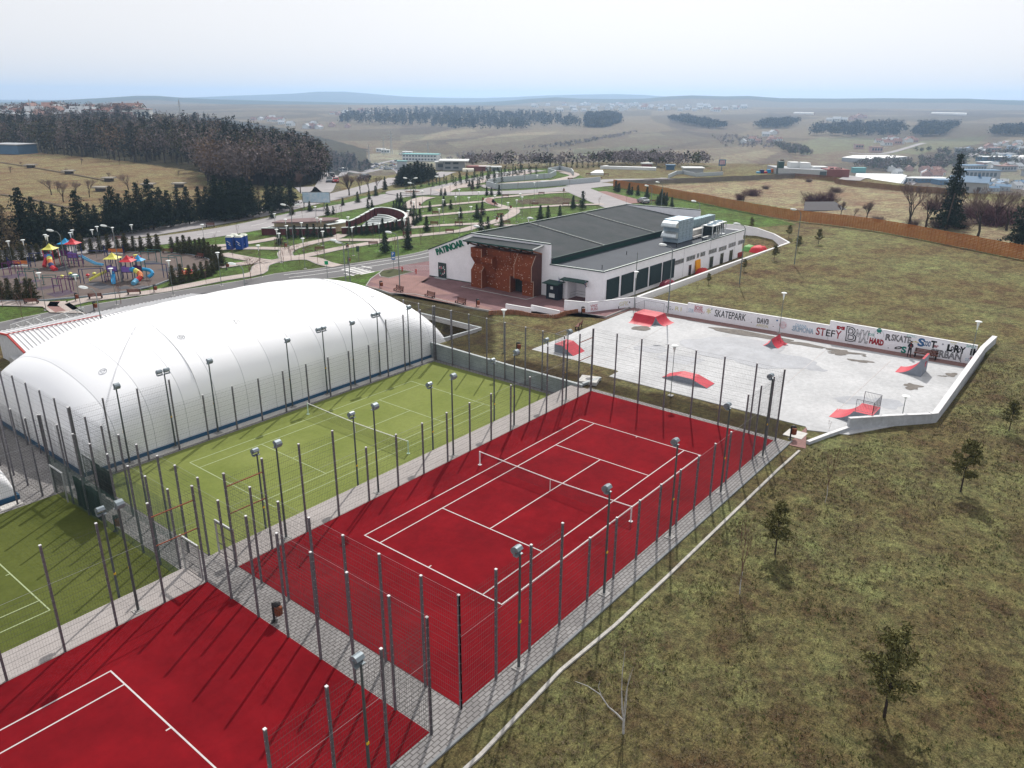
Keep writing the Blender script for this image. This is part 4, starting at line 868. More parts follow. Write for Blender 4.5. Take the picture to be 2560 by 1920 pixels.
# ------------------------------------------------------------------ air domes
M_DOME = bpy.data.materials.new('dome_membrane'); M_DOME.use_nodes = True; nt = M_DOME.node_tree; b = nt.nodes['Principled BSDF']
b.inputs['Roughness'].default_value = .34; b.inputs['Specular IOR Level'].default_value = .45; b.inputs['Subsurface Weight'].default_value = .0
tc = nt.nodes.new('ShaderNodeTexCoord'); sx_ = nt.nodes.new('ShaderNodeSeparateXYZ'); nt.links.new(tc.outputs['Object'], sx_.inputs[0])
def mth(op, a, bb=None):
    n = nt.nodes.new('ShaderNodeMath'); n.operation = op
    for i, q in enumerate([a, bb]):
        if q is None: continue
        if hasattr(q, 'is_output'): nt.links.new(q, n.inputs[i])
        else: n.inputs[i].default_value = q
    return n.outputs[0]
fr = mth('FRACT', mth('DIVIDE', mth('ADD', sx_.outputs[0], 100.2), 2.82)); seam = mth('LESS_THAN', mth('ABSOLUTE', mth('SUBTRACT', fr, .5)), .012)
nz = nt.nodes.new('ShaderNodeTexNoise'); nz.inputs['Scale'].default_value = .35; nz.inputs['Detail'].default_value = 4; nt.links.new(tc.outputs['Object'], nz.inputs['Vector'])
rp = nt.nodes.new('ShaderNodeValToRGB'); rp.color_ramp.elements[0].color = (.85, .86, .89, 1); rp.color_ramp.elements[1].color = (.87, .875, .885, 1); nt.links.new(nz.outputs['Fac'], rp.inputs[0])
mx = nt.nodes.new('ShaderNodeMixRGB'); nt.links.new(seam, mx.inputs[0]); nt.links.new(rp.outputs[0], mx.inputs[1]); mx.inputs[2].default_value = (.58, .59, .61, 1); nt.links.new(mx.outputs[0], b.inputs['Base Color'])
DA, DB, DH = 19.75, 10.12, 8.67
def dome_z(x, y, bulge=True):
    xx = np.clip(abs(x)/DA, 0, 1); yy = np.clip(abs(y)/DB, 0, 1)
    z = DH*np.clip(1-xx**3.02, 0, 1)**.341*np.clip(1-yy**1.635, 0, 1)**.254
    fr_ = ((x+100.2)/2.82) % 1.0
    return z
def dome(label, cx, cy):
    t = thing('air_dome', label, 'air dome', (cx, cy, -1.25), 0, 'white air domes over courts')
    # clustered samples towards the rim so the steep sides stay smooth
    s_ = np.linspace(-1, 1, 301); xs_ = DA*np.sin(s_*math.pi/2); q = np.linspace(-1, 1, 161); ys_ = DB*np.sign(q)*(1-(1-abs(q))**2.6)
    X_, Y_ = np.meshgrid(xs_, ys_); Z_ = dome_z(X_, Y_)
    fr_ = ((X_+100.2)/2.82) % 1.0; bul = (abs(np.sin((fr_-.5)*math.pi)))**.6*.055*np.clip(Z_/3, 0, 1)
    Z_ = Z_-.055*np.clip(Z_/3, 0, 1)+bul
    V = np.stack([X_.ravel(), Y_.ravel(), Z_.ravel()], -1); nx = X_.shape[1]; i = (np.arange(X_.shape[0]-1)[:, None]*nx+np.arange(nx-1)[None, :]).ravel()
    me = fastmesh('membrane', V, np.stack([i, i+1, i+nx+1, i+nx], -1), M_DOME, smooth=True); ob('membrane', me, t)
    mb = MB(); a, b_ = DA+.08, DB+.06
    mb.wall([(-a, -b_), (a, -b_), (a, b_), (-a, b_), (-a, -b_)], -.02, .34, .10); part('skirt', mb, mat('dome_skirt_blue', (.03, .10, .19), .6), t)
    mb = MB()
    for dx in (-9.9, 11.2):
        pts = [(dx+(y+DB)*.06*(1 if dx < 0 else 0), y, dome_z(np.array(dx), np.array(y))+.03) for y in np.linspace(-DB+.02, DB-.02, 90)]
        for p, q_ in zip(pts[:-1], pts[1:]): mb.tube(p, q_, .045, n=5, caps=False)
    part('tie_cable', mb, mat('cable_white', (.60, .61, .62), .6), t)
    M_ML = mat('vent_grey', (.33, .35, .37), .7)
    for x in (-15.4, -8.6, -3.3, 1.2, 6.6, 12.8, 17.0):
        y = -DB+4.4+(1.5 if x > 15 else 0); mb = MB(); r = .30; n = 14
        P = lambda a_, rr_: (x+rr_*math.cos(a_), y+rr_*math.sin(a_), float(dome_z(np.array(x+rr_*math.cos(a_)), np.array(y+rr_*math.sin(a_))))+.012)
        for i_ in range(n): mb.beam(P(i_*2*math.pi/n, r), P((i_+1)*2*math.pi/n, r), .035, .02)
        for i_ in range(3): mb.beam(P(i_*2.094, r*.7), P((i_+1)*2.094, r*.7), .03, .02)
        part('vent_ring', mb, M_ML, t)
    mb = MB()
    for y in np.linspace(-9.6, -2, 70):
        xx = -DA+1.5+(y+DB)*.95; mb.beam((xx-.09, y, dome_z(np.array(xx-.09), np.array(y))+.015), (xx+.09, y, dome_z(np.array(xx+.09), np.array(y))+.015), .02, .01)
    part('lacing', mb, M_ML, t)
    return t
dome('long white air dome over the court behind the light green court', 13.42, 45.05)
dome('white air dome cut by the photo edge beyond the near green court', -30.6, 45.3)
# gravel kerb round the dome foot
# ------------------------------------------------------------------ shed behind the dome
M_CORR = bpy.data.materials.new('corrugated_white'); M_CORR.use_nodes = True; nt = M_CORR.node_tree; b = nt.nodes['Principled BSDF']; b.inputs['Roughness'].default_value = .5
b.inputs['Base Color'].default_value = (.66, .66, .67, 1)
SX0, SX1, SY0, SYm, SY1 = -.6, 20.6, 59.4, 62.8, 66.0
t = thing('shed', 'low white shed with ribbed roof and red trim behind the dome', 'shed', (0, 0, 0))
mb = MB(); mb.prism([(SX0, SY0), (SX1, SY0), (SX1, SY1), (SX0, SY1)], -.3, 2.0)
mb.add([(SX0, SY0, 2.0), (SX0, SYm, 3.0), (SX0, SY1, 2.6), (SX0, SY1, 2.0), (SX1, SY0, 2.0), (SX1, SYm, 3.0), (SX1, SY1, 2.6), (SX1, SY1, 2.0)], [(0, 1, 2, 3), (7, 6, 5, 4)])
part('wall', mb, mat('shed_wall', (.55, .56, .59), .7), t)
mb = MB(); mb.add([(SX0-.2, SY0-.3, 2.0), (SX1, SY0-.3, 2.0), (SX1, SYm, 3.1), (SX0-.2, SYm, 3.1), (SX0-.2, SY1+.2, 2.72), (SX1, SY1+.2, 2.72)], [(0, 1, 2, 3), (3, 2, 5, 4)])
mb.add([(SX0-.2, SY0-.3, 1.94), (SX1, SY0-.3, 1.94), (SX1, SYm, 3.04), (SX0-.2, SYm, 3.04), (SX0-.2, SY1+.2, 2.66), (SX1, SY1+.2, 2.66)], [(3, 2, 1, 0), (4, 5, 2, 3)])
for x in np.arange(SX0, SX1, .45):
    mb.beam((x, SY0-.28, 2.04), (x, SYm, 3.14), .10, .09, up=(1, 0, 0)); mb.beam((x, SYm, 3.14), (x, SY1+.18, 2.76), .10, .09, up=(1, 0, 0))
part('roof', mb, M_CORR, t)
mb = MB(); mb.beam((SX0-.2, SY0-.3, 2.03), (SX0-.2, SYm, 3.13), .16, .16); mb.beam((SX0-.2, SYm, 3.13), (SX0-.2, SY1+.2, 2.75), .16, .16); mb.beam((SX0-.2, SYm, 3.22), (SX0+9, SYm, 3.22), .14, .06)
part('trim', mb, mat('trim_red', (.36, .045, .04), .6), t)
t = thing('machine_unit', 'grey blower unit standing at the gable of the shed', 'blower', (-1.2, 60.2, -.0)); mb = MB(); mb.box(-.5, -.6, 0, .5, .6, 1.5); mb.box(-.45, -.61, .2, .45, -.64, 1.2, 1); mb.tube((.2, -.62, .8), (.2, -1.4, .3), .25, .25, 10); part('body', mb, [M_GALV, M_SCREEN], t)
for i, (a, b_) in enumerate([((90, 740), (350, 660)), ((372, 690), (725, 590))]):
    p, q = at('F', *a, 2.0), at('F', *b_, 2.0)
    t = thing('barrier_rack', ['shorter', 'longer'][i]+' run of white crowd barriers beside the shed roof', 'barriers', (0, 0, 0), 0, 'white barriers by the shed'); mb = MB()
    A = np.array(p)-(0, 0, .9); B = np.array(q)-(0, 0, .9); n = int(np.linalg.norm(B-A)/.16)
    for z in (0, 1.0): mb.beam(A+(0, 0, z), B+(0, 0, z), .05)
    for k in range(n+1): c = A+(B-A)*k/n; mb.beam(c, c+(0, 0, 1.0), .07 if k % 9 == 0 else .03)
    for k in range(3): c = A+(B-A)*(k+.5)/3; mb.beam(c+(0, 0, .9), c+(.9, -1.4, -.1), .05); mb.beam(c+(0, 0, 0), c+(0, 0, -1.1), .06)
    part('barrier_frame', mb, M_WPOST, t)
# ================================================================== ICE RINK BUILDING
M_ROOF = mat('roof_membrane', (.030, .040, .043), .9, noise=(.35, 0, (.052, .056, .062)), sc2=(2.5, .12), bump=(3, .1)); M_GTRIM = mat('dark_green_trim', (.010, .045, .038), .5); M_TRIMW = mat('trim_pale', (.62, .66, .64), .5)
M_PLY = mat('climbing_panel', (.155, .036, .013), .7, noise=(2.0, 0, (.21, .052, .018)), sc2=(9, .12)); M_PLYD = mat('climbing_panel_brown', (.085, .035, .030), .6, noise=(2, .15)); M_HOLD = mat('holds', (.60, .50, .42), .6)
M_DARKGL = mat('window_glass', (.035, .045, .05), .12, noise=(.8, .4), spec=.6); M_ALU = mat('alu_frame', (.45, .46, .47), .4, .4); M_WOODB = mat('glulam_brown', (.22, .085, .045), .7)
def fx(y): return 57.0-.068*(y-30)
def bx(y): return 101.3-.24*max(0, y-38.2)
rk = thing('ice_rink', 'white ice rink building with grey roofs, a rust brown climbing wall and green lettering', 'building', (0, 0, 0))
def onx(t, x, y):
    u, v = px(t, x, y); d = ray(u, v); k = (57.0+.068*30-(CAM[0]+.068*CAM[1]))/(d[0]+.068*d[1]); return CAM+k*d
def ony(t, x, y, Y=30.0):
    u, v = px(t, x, y); d = ray(u, v); k = (Y-CAM[1])/d[1]; return CAM+k*d
YL, YR_, YM, YB = 59.4, 51.4, 38.2, 30.0
ZE, ZRi, ZM, ZA = 4.1, 7.3, 5.25, 4.45
# main walls
mb = MB()
def vp(yz, x0f, x1f, mi=0):
    """vertical slab between x0f(y) and x1f(y) with outline yz"""
    A = [(x0f(y), y, z) for y, z in yz]; B = [(x1f(y), y, z) for y, z in yz]; n = len(yz)
    mb.add(A+B, [tuple(range(n)), tuple(range(n, 2*n))[::-1]]+[((i+1) % n, i, n+i, n+(i+1) % n) for i in range(n)], mi)
front = [(YL, -.3), (YL, ZE), (YR_, ZRi), (YM, 7.15), (YM, -.3)]
# doors of the gable wall stay as parts in front; recess of the low wing is cut out of the wall
vp(front, fx, lambda y: fx(y)+.35)
rl, rr2 = 35.35, 32.55   # recess sides
vp([(YM-.003, -.3), (YM-.003, ZA), (rl, ZA), (rl, -.3)], fx, lambda y: fx(y)+.35); vp([(rr2, -.3), (rr2, ZA), (YB, ZA), (YB, -.3)], fx, lambda y: fx(y)+.35)
vp([(rl, 2.75), (rl, ZA), (rr2, ZA), (rr2, 2.75)], lambda y: fx(y)+.002, lambda y: fx(y)+.348)
mb.box(fx(rl)+2.2, rr2, -.3, fx(rl)+2.4, rl, 3.2); mb.box(fx(rl)+.352, rl, -.3, fx(rl)+2.2, rl+.15, 3.2); mb.box(fx(rl)+.352, rr2-.15, -.3, fx(rl)+2.2, rr2, 3.2); mb.box(fx(rl)+.352, rr2+.002, 2.76, fx(rl)+2.19, rl-.002, 2.9)
# side wall of the low wing, back walls, left wall
mb.box(fx(YB)+.352, YB, -.7, 101.3, YB+.3, ZA)
back = [(YM, -.5), (YM, 7.1), (YR_, ZRi), (YL, ZE), (YL, -.5)]
vp(back, lambda y: bx(y)-.3, bx); vp([(YB+.302, -.5), (YB+.302, ZA), (YM-.003, ZA), (YM-.003, -.5)], lambda y: 101.0, lambda y: 101.3)
mb.add([(fx(YL)+.352, YL-.3, -.3), (bx(YL)-.302, YL-.3, -.3), (bx(YL)-.302, YL, -.3), (fx(YL)+.352, YL, -.3), (fx(YL)+.352, YL-.3, ZE-.1), (bx(YL)-.302, YL-.3, ZE-.1), (bx(YL)-.302, YL, ZE-.1), (fx(YL)+.352, YL, ZE-.1)], [(3, 2, 1, 0), (4, 5, 6, 7), (0, 1, 5, 4), (1, 2, 6, 5), (2, 3, 7, 6), (3, 0, 4, 7)])
part('wall', mb, M_RENDER, rk)
def slab(mb, pts, th, mi=0):
    n = len(pts); mb.add([tuple(p) for p in pts]+[(p[0], p[1], p[2]-th) for p in pts], [tuple(range(n)), tuple(range(n, 2*n))[::-1]]+[((i+1) % n, i, n+i, n+(i+1) % n) for i in range(n)], mi)
mb = MB(); slab(mb, [(fx(YM)+.36, YM-.35, ZM), (bx(YM)-.31, YM-.35, ZM), (bx(YR_)-.31, YR_, ZRi-.05), (fx(YR_)+.36, YR_, ZRi-.05)], .22); ro = part('roof', mb, M_ROOF, rk)
mb = MB(); slab(mb, [(fx(YR_)+.36, YR_+.003, ZRi-.05), (bx(YR_)-.31, YR_+.003, ZRi-.05), (bx(YL)-.31, YL+.2, ZE-.02), (fx(YL)+.36, YL+.2, ZE-.02)], .2); part('roof', mb, M_ROOF, rk)
mb = MB(); slab(mb, [(fx(YB)+.36, YB+.31, ZA-.12), (100.99, YB+.31, ZA-.12), (100.99, YM+.3, ZA-.02), (fx(YM)+.36, YM+.3, ZA-.02)], .2); part('roof', mb, mat('roof_low', (.058, .066, .080), .8, noise=(.4, .1), sc2=(3, .08)), rk)
mb = MB(); mb.box(fx(YM)+.37, YM-.30, ZA-.10, 101.0, YM-.10, ZM-.03, 0); mb.box(fx(YM)+.37, YM-.42, ZM+.002, 101.0, YM-.30, ZM+.12, 0); part('clerestory_band', mb, M_GTRIM, rk)
# roof seams and edge flashing
for xa in (69.6, 84.6):
    mb = MB(); mb.beam((xa, YM-.33, ZM+.07), (xa-.6, YR_-.02, ZRi+.02), .22, .14); part('roof_seam', mb, M_GTRIM, rk); mb = MB(); mb.beam((xa-.16, YM-.33, ZM+.10), (xa-.76, YR_-.02, ZRi+.05), .035, .10); part('flashing', mb, M_KERB, rk)
mb = MB()
for (ya, za), (yb, zb) in (((YL+.1, ZE), (YR_, ZRi)), ((YR_, ZRi), (YM-.05, 7.15)), ((YM-.05, ZA), (YB-.1, ZA))):
    mb.beam((fx(ya)+.15, ya, za+.06), (fx(yb)+.15, yb, zb+.06), .5, .12)
mb.beam((fx(YB)-.05, YB+.12, ZA+.06), (101.4, YB+.12, ZA+.06), .42, .12)
mb.beam((bx(YR_)-.1, YR_, ZRi+.06), (bx(YM)-.1, YM, 7.16), .45, .12)
mb.beam((fx(YR_)+.3, YR_, ZRi+.05), (bx(YR_)-.3, YR_, ZRi+.05), .25, .10)
part('roof_edge', mb, M_GTRIM, rk)
mb = MB()
for (ya, za), (yb, zb) in (((YR_, ZRi), (YM-.05, 7.15)), ((YM-.2, ZA), (YB-.1, ZA))): mb.beam((fx(ya)+.02, ya, za+.135), (fx(yb)+.02, yb, zb+.135), .16, .03)
mb.beam((fx(YB)-.05, YB, ZA+.135), (101.4, YB, ZA+.135), .14, .03); mb.beam((bx(YR_)-.2, YR_, ZRi+.135), (bx(YM)-.2, YM, 7.235), .16, .03); mb.beam((fx(YR_)+.3, YR_-.1, ZRi+.115), (bx(YR_)-.3, YR_-.1, ZRi+.115), .08, .03)
part('flashing', mb, M_TRIMW, rk)
mb = MB(); mb.beam((fx(YL)-.02, YL, .12), (fx(YM)-.02, YM, .02), .06, .34); mb.beam((fx(YM)-.02, YM, .02), (fx(rl)-.02, rl, .02), .05, .14); part('plinth', mb, M_GTRIM, rk)
# sign
p = onx('H', 185, 545); q = onx('H', 412, 465); hh = onx('H', 185, 488)[2]-p[2]
d_ = Vector((q[0]-p[0], q[1]-p[1], q[2]-p[2])); X_ = d_.normalized(); nrm = Vector((-1, -.068, 0)).normalized(); Yv = nrm.cross(X_).normalized()
cu = bpy.data.curves.new('m', 'FONT'); cu.body = 'PATINOAR'; o = bpy.data.objects.new('m', cu); COL.objects.link(o); bpy.context.view_layer.update(); w1 = o.dimensions.x; bpy.data.objects.remove(o)
sz = hh/.74; pt = Vector(p)+nrm*.10
text_on(rk, 'PATINOAR', Matrix(((X_.x, Yv.x, nrm.x, pt.x), (X_.y, Yv.y, nrm.y, pt.y), (X_.z, Yv.z, nrm.z, pt.z), (0, 0, 0, 1))), mat('sign_green', (.004, .14, .085), .4), size=sz, sx=d_.length/(w1*sz), ext=.07, bold=.03, name='sign_lettering')
# gable door with steps
a_, b_ = onx('H', 195, 720), onx('H', 265, 735); y0, y1 = b_[1], a_[1]; zt = onx('H', 230, 612)[2]
mb = MB(); mb.box(fx((y0+y1)/2)-.09, y0, .2, fx((y0+y1)/2)+.0, y0+.12, zt); mb.box(fx((y0+y1)/2)-.09, y1-.12, .2, fx((y0+y1)/2), y1, zt); mb.box(fx((y0+y1)/2)-.09, y0+.12, zt-.12, fx((y0+y1)/2), y1-.12, zt); mb.box(fx((y0+y1)/2)-.09, (y0+y1)/2-.04, .2, fx((y0+y1)/2), (y0+y1)/2+.04, zt-.12)
dr = part('door', mb, M_GTRIM, rk); mb = MB(); mb.box(fx((y0+y1)/2)-.05, y0+.1, .22, fx((y0+y1)/2)-.03, y1-.1, zt-.1); part('glass', mb, M_DARKGL, dr)
rn = random.Random(5)
for cc, mm in (((.45, .12, .12), GPK), ((.2, .4, .25), GG), ((.6, .6, .55), M_WHITE)):
    mb = MB()
    for _ in range(6):
        yy = rn.uniform(y0+.2, y1-.35); zz = rn.uniform(.5, zt-.6); mb.box(fx((y0+y1)/2)-.056-.001*rn.random(), yy, zz, fx((y0+y1)/2)-.051, yy+.16, zz+.18)
    part('sticker', mb, mm, dr)
mb = MB()
for i in range(3): mb.box(fx(y0)-1.5+.35*i, y0-.5+.1*i, -.02, fx(y0)-.02, y1+.5-.1*i, .07*(i+1))
part('steps', mb, M_CONC, rk)
# climbing wall
cw = thing('climbing_wall', 'tall rust brown faceted climbing wall with pale holds on the rink front', 'climbing wall', (0, 0, 0))
def xprof(prof, ya, yb, m, name='panel'):
    mb = MB(); n = len(prof); P = [(x, z) for x, z in prof]
    A = [(x, ya, z) for x, z in P]; B = [(x, yb, z) for x, z in P]
    mb.add(A+B, [tuple(range(n)), tuple(range(n, 2*n))[::-1]]+[((i+1) % n, i, n+i, n+(i+1) % n) for i in range(n)]); return part(name, mb, m, cw)
BK = 56.6
def bkx(y): return fx(y)-.01
TOPZ = 5.75
xprof([(bkx(50), 0.16), (53.95, .16), (53.95, 2.55), (54.75, 3.45), (53.95, 4.5), (53.95, TOPZ), (bkx(50), TOPZ)], 48.12, 50.1, M_PLY)
xprof([(bkx(48), .16), (55.15, .16), (55.1, 1.5), (54.5, 3.1), (53.9, 3.95), (53.9, 4.55), (54.9, 4.85), (55.0, TOPZ-.01), (bkx(48), TOPZ-.01)], 46.22, 48.118, M_PLY)
xprof([(bkx(46), .16), (54.7, .16), (54.75, 2.6), (55.1, 3.6), (54.7, 5.0), (54.7, TOPZ-.02), (bkx(46), TOPZ-.02)], 43.6, 46.218, M_PLY)
xprof([(bkx(43), 2.45), (54.75, 2.45), (55.0, 3.6), (54.8, 5.0), (54.8, TOPZ-.03), (bkx(43), TOPZ-.03)], 42.35, 43.598, M_PLY)
xprof([(bkx(42), 2.45), (54.0, 2.451), (54.0, 4.3), (54.9, TOPZ-.04), (bkx(42), TOPZ-.04)], 41.3, 42.348, M_PLY)
xprof([(bkx(41), .16), (54.5, .16), (54.5, 2.3), (54.02, 2.31), (54.02, 4.3), (54.92, TOPZ-.05), (bkx(41), TOPZ-.05)], 39.5, 41.298, M_PLY)
xprof([(bkx(39.5), .16), (54.52, .16), (54.52, 2.3), (54.04, 2.31), (54.04, 4.3), (54.94, TOPZ-.03), (bkx(39.5), TOPZ-.03)], 39.42, 39.498, M_PLYD, 'side_panel')
mb = MB(); mb.box(54.9, 41.32, .16, 55.9, 41.34, 2.44); mb.box(55.9, 41.31, .16, 55.98, 43.59, 2.44); part('door_recess', mb, M_SCREEN, cw)
mb = MB(); mb.box(55.84, 42.2, .16, 55.895, 42.3, 2.44); part('door_frame', mb, M_ALU, cw)
mb = MB()
for y, pr in ((48.11, [(53.94, .16), (53.94, 2.55), (54.74, 3.45), (53.94, 4.5), (53.94, TOPZ)]), (46.21, [(53.89, 3.95), (53.89, 4.55)]), (39.41, [(54.51, .16), (54.51, 2.3), (54.03, 2.31), (54.03, 4.3), (54.93, TOPZ)]), (42.35, [(54.74, 2.45), (53.99, 2.45), (53.99, 4.3), (54.89, TOPZ)]), (43.59, [(54.69, .16), (54.69, 2.45)])):
    for (xa, za), (xb, zb) in zip(pr[:-1], pr[1:]): mb.beam((xa, y, za), (xb, y, zb), .05, .05)
part('edge_strip', mb, mat('ply_edge', (.50, .36, .28), .7), cw)
mb = MB(); rn = random.Random(11)
def facex(y, z):
    if y > 48.12: pr = [(.16, 53.95), (2.55, 53.95), (3.45, 54.75), (4.5, 53.95), (TOPZ, 53.95)]
    elif y > 46.22: pr = [(.16, 55.15), (1.5, 55.1), (3.1, 54.5), (3.95, 53.9), (4.55, 53.9), (4.85, 54.9), (TOPZ, 55.0)]
    elif y > 43.6: pr = [(.16, 54.7), (2.6, 54.75), (3.6, 55.1), (5.0, 54.7), (TOPZ, 54.7)]
    elif y > 42.35: pr = [(2.45, 54.75), (3.6, 55.0), (5.0, 54.8), (TOPZ, 54.8)]
    elif y > 41.3: pr = [(2.45, 54.0), (4.3, 54.0), (TOPZ, 54.9)]
    else: pr = [(.16, 54.5), (2.3, 54.5), (2.31, 54.02), (4.3, 54.02), (TOPZ, 54.92)]
    return float(np.interp(z, [p[0] for p in pr], [p[1] for p in pr]))
for _ in range(190):
    y = rn.uniform(39.6, 50); z = rn.uniform(.5, 5.6)
    if 41.3 < y < 43.6 and z < 2.6: continue
    s_ = rn.uniform(.03, .065); x = facex(y, z); mb.lathe([(.001, -.01), (s_, 0), (s_*.6, s_*.7), (.001, s_*.9)], 6); v = mb.v[-1].copy(); mb.v[-1] = np.stack([x-v[:, 2], y+v[:, 0], z+v[:, 1]], -1)
part('holds', mb, M_HOLD, cw)
# awning above the climbing wall
aw = thing('canopy', 'sloping grey canopy on brown timber beams above the climbing wall', 'canopy', (0, 0, 0))
mb = MB(); slab(mb, [(53.35, 50.9, 6.72), (56.1, 50.9, 7.02), (56.9, 39.2, 6.98), (53.9, 39.2, 6.68)], .14); part('canopy_roof', mb, M_ROOF, aw)
mb = MB(); mb.beam((53.35, 50.95, 6.72), (56.1, 50.95, 7.04), .10, .16); mb.beam((53.9, 39.15, 6.68), (56.6, 39.15, 7.0), .10, .16); part('canopy_edge', mb, M_TRIMW, aw)
mb = MB(); mb.beam((53.32, 51, 6.66), (53.87, 39.1, 6.62), .08, .2); part('gutter', mb, M_GTRIM, aw)
for i in range(7):
    y = 50.4-i*1.82; x = 53.4+i*.08; mb = MB(); mb.beam((x+.1, y, 6.50), (fx(y), y, 5.75), .14, .2); part('beam', mb, M_WOODB, aw); mb = MB(); mb.lathe([(.001, 6.1), (.15, 6.14), (.17, 6.35), (.06, 6.45)], 10, (x+.35, y)); part('spotlight', mb, M_SCREEN, aw)
# little awning, kiosk, recess
mb = MB(); slab(mb, [(fx(34)-1.1, 35.9, 2.98), (fx(34)-.02, 35.9, 3.12), (fx(34)-.02, 32.1, 3.12), (fx(34)-1.1, 32.1, 2.98)], .12); mb.beam((fx(34)-.9, 35.7, 2.9), (fx(34)-.02, 35.7, 2.3), .06); mb.beam((fx(34)-.9, 32.3, 2.9), (fx(34)-.02, 32.3, 2.3), .06); part('door_canopy', mb, M_GTRIM, rk)
for y, cols in ((32.05, [(.02, .05, .30), (.60, .45, .02), (.45, .02, .03)]), (36.1, [(.02, .05, .28), (.05, .06, .20), (.02, .05, .28)])):
    fl = thing('flag', ('striped blue, yellow and red flag' if y < 33 else 'dark blue flag')+' hanging by the low rink door', 'flag', (fx(y)-.1, y, 2.6), 0, 'flags by the rink door')
    mb = MB(); mb.tube((0, 0, -.3), (-.9, 0, .7), .018, n=6); part('flagpole', mb, M_ALU, fl); mb = MB()
    for k in range(3): mb.add([(-.85+.12*k, .02*k, .6-.13*k), (-.72+.12*k, .03+.02*k, .45-.13*k), (-.60+.12*k, .05+.05*k, -.30), (-.75+.12*k, .02, -.25)], [(0, 1, 2, 3)], k)
    part('cloth', mb, [mat('flag_cloth', c, .8) for c in cols], fl)
kx, ky = onx('t', 1590, 1290)[:2]; ks = thing('kiosk', 'black ticket kiosk with green lid roof against the rink wall', 'kiosk', (55.3, 36.75, 0)); mb = MB(); mb.box(-.2, -.95, 0, .95, .95, 2.25); part('cabinet', mb, mat('kiosk_black', (.012, .018, .028), .5), ks)
mb = MB(); slab(mb, [(-.6, 1.4, 2.35), (1.1, 1.4, 2.5), (1.1, -1.1, 2.5), (-.6, -1.1, 2.35)], .1); part('roof', mb, M_GTRIM, ks); mb = MB(); mb.box(-.215, -.15, 1.55, -.202, .25, 1.95); mb.box(-.215, -.45, .45, -.202, .45, 1.0); part('panel', mb, mat('kiosk_panel', (.5, .52, .52), .6), ks)
mb = MB()
for z in (.55, .95): mb.tube((fx(34)+.4, 35.2, z), (fx(34)+2.0, 35.2, z), .025, n=6); mb.tube((fx(34)+2.0, 35.2, z), (fx(34)+2.0, 33, z), .025, n=6)
mb.tube((fx(34)+.4, 35.2, 0), (fx(34)+.4, 35.2, .95), .025, n=6); part('handrail', mb, M_ALU, rk)
# louvred shutters and windows on the side wall
M_LOUV = mat('louvre_green', (.020, .040, .044), .6, .1, noise=(5, .1))
for (xa, xb) in [((1516, 1), (1545, 1)), ((1552, 1), (1581, 1)), ((1589.5, 1), (1616, 1)), ((1621.5, 1), (1648.5, 1)), ((1653, 1), (1680, 1))]:
    ya_ = 705+(1545-xa[0])*.0; p0 = ony('S', xa[0], 720); p1 = ony('S', xb[0], 720); xl, xr = p0[0], p1[0]; mb = MB()
    mb.box(xl, YB-.03, .55, xr, YB-.012, 3.35, 0)
    for z in np.arange(.6, 3.3, .2): mb.add([(xl+.05, YB-.13, z), (xr-.05, YB-.13, z), (xr-.05, YB-.031, z+.16), (xl+.05, YB-.031, z+.16)], [(0, 1, 2, 3)], 0); mb.box(xl+.05, YB-.14, z-.02, xr-.05, YB-.11, z+.012, 0)
    for x in (xl, xr-.06): mb.box(x, YB-.15, .55, x+.06, YB-.031, 3.35, 0)
    part('shutter', mb, M_LOUV, rk)
def rwin(t, x0, y0, x1, y1, h, nm='window', m=None, panes=3):
    p = ony(t, x0, y0); q = ony(t, x1, y0); zb = ony(t, x0, y1)[2] if y1 else p[2]-h; xl, xr = p[0], q[0]; zt_ = p[2]; zb = zt_-h
    mb = MB(); mb.box(xl, YB-.05, zb, xr, YB-.004, zb+.06); mb.box(xl, YB-.05, zt_-.06, xr, YB-.004, zt_); 
    for k in range(panes+1): x = xl+(xr-xl-.06)*k/panes; mb.box(x, YB-.05, zb+.06, x+.06, YB-.004, zt_-.06)
    w_ = part(nm, mb, M_ALU, rk); mb = MB(); mb.box(xl+.05, YB-.03, zb+.05, xr-.05, YB-.012, zt_-.05); part('pane', mb, M_DARKGL if not m else m, w_)
for (x0, x1, yt) in [(600, 755, 1050), (805, 950, 985), (985, 1022, 925), (1045, 1125, 905), (1190, 1322, 865), (1363, 1490, 820), (1533, 1650, 755), (1697, 1805, 705)]: rwin('r', x0, yt, x1, None, .72)
for (x0, x1, yt) in [(843, 888, 1125), (1205, 1268, 985), (1388, 1445, 925), (1548, 1605, 870)]: rwin('r', x0, yt, x1, None, 2.2, 'door', panes=1)
p = ony('r', 1690, 915); q = ony('r', 1728, 915); mb = MB(); mb.box(p[0], YB-.06, -.5, q[0]+1.2, YB-.004, p[2]); part('door', mb, mat('door_red', (.25, .02, .03), .5), rk)
mb = MB()
for x in (fx(YB)+22.4, fx(YB)+31.5, fx(YB)+41): mb.box(x, YB-.02, -.5, x+.04, YB-.002, ZA)
part('wall_joint', mb, mat('joint_grey', (.45, .45, .47), .8), rk)
mb = MB(); mb.box(fx(YB)-.012, 31.0, 1.9, fx(YB)-.09+.2, 31.12, 2.0); part('wall_lamp', mb, M_SCREEN, rk)
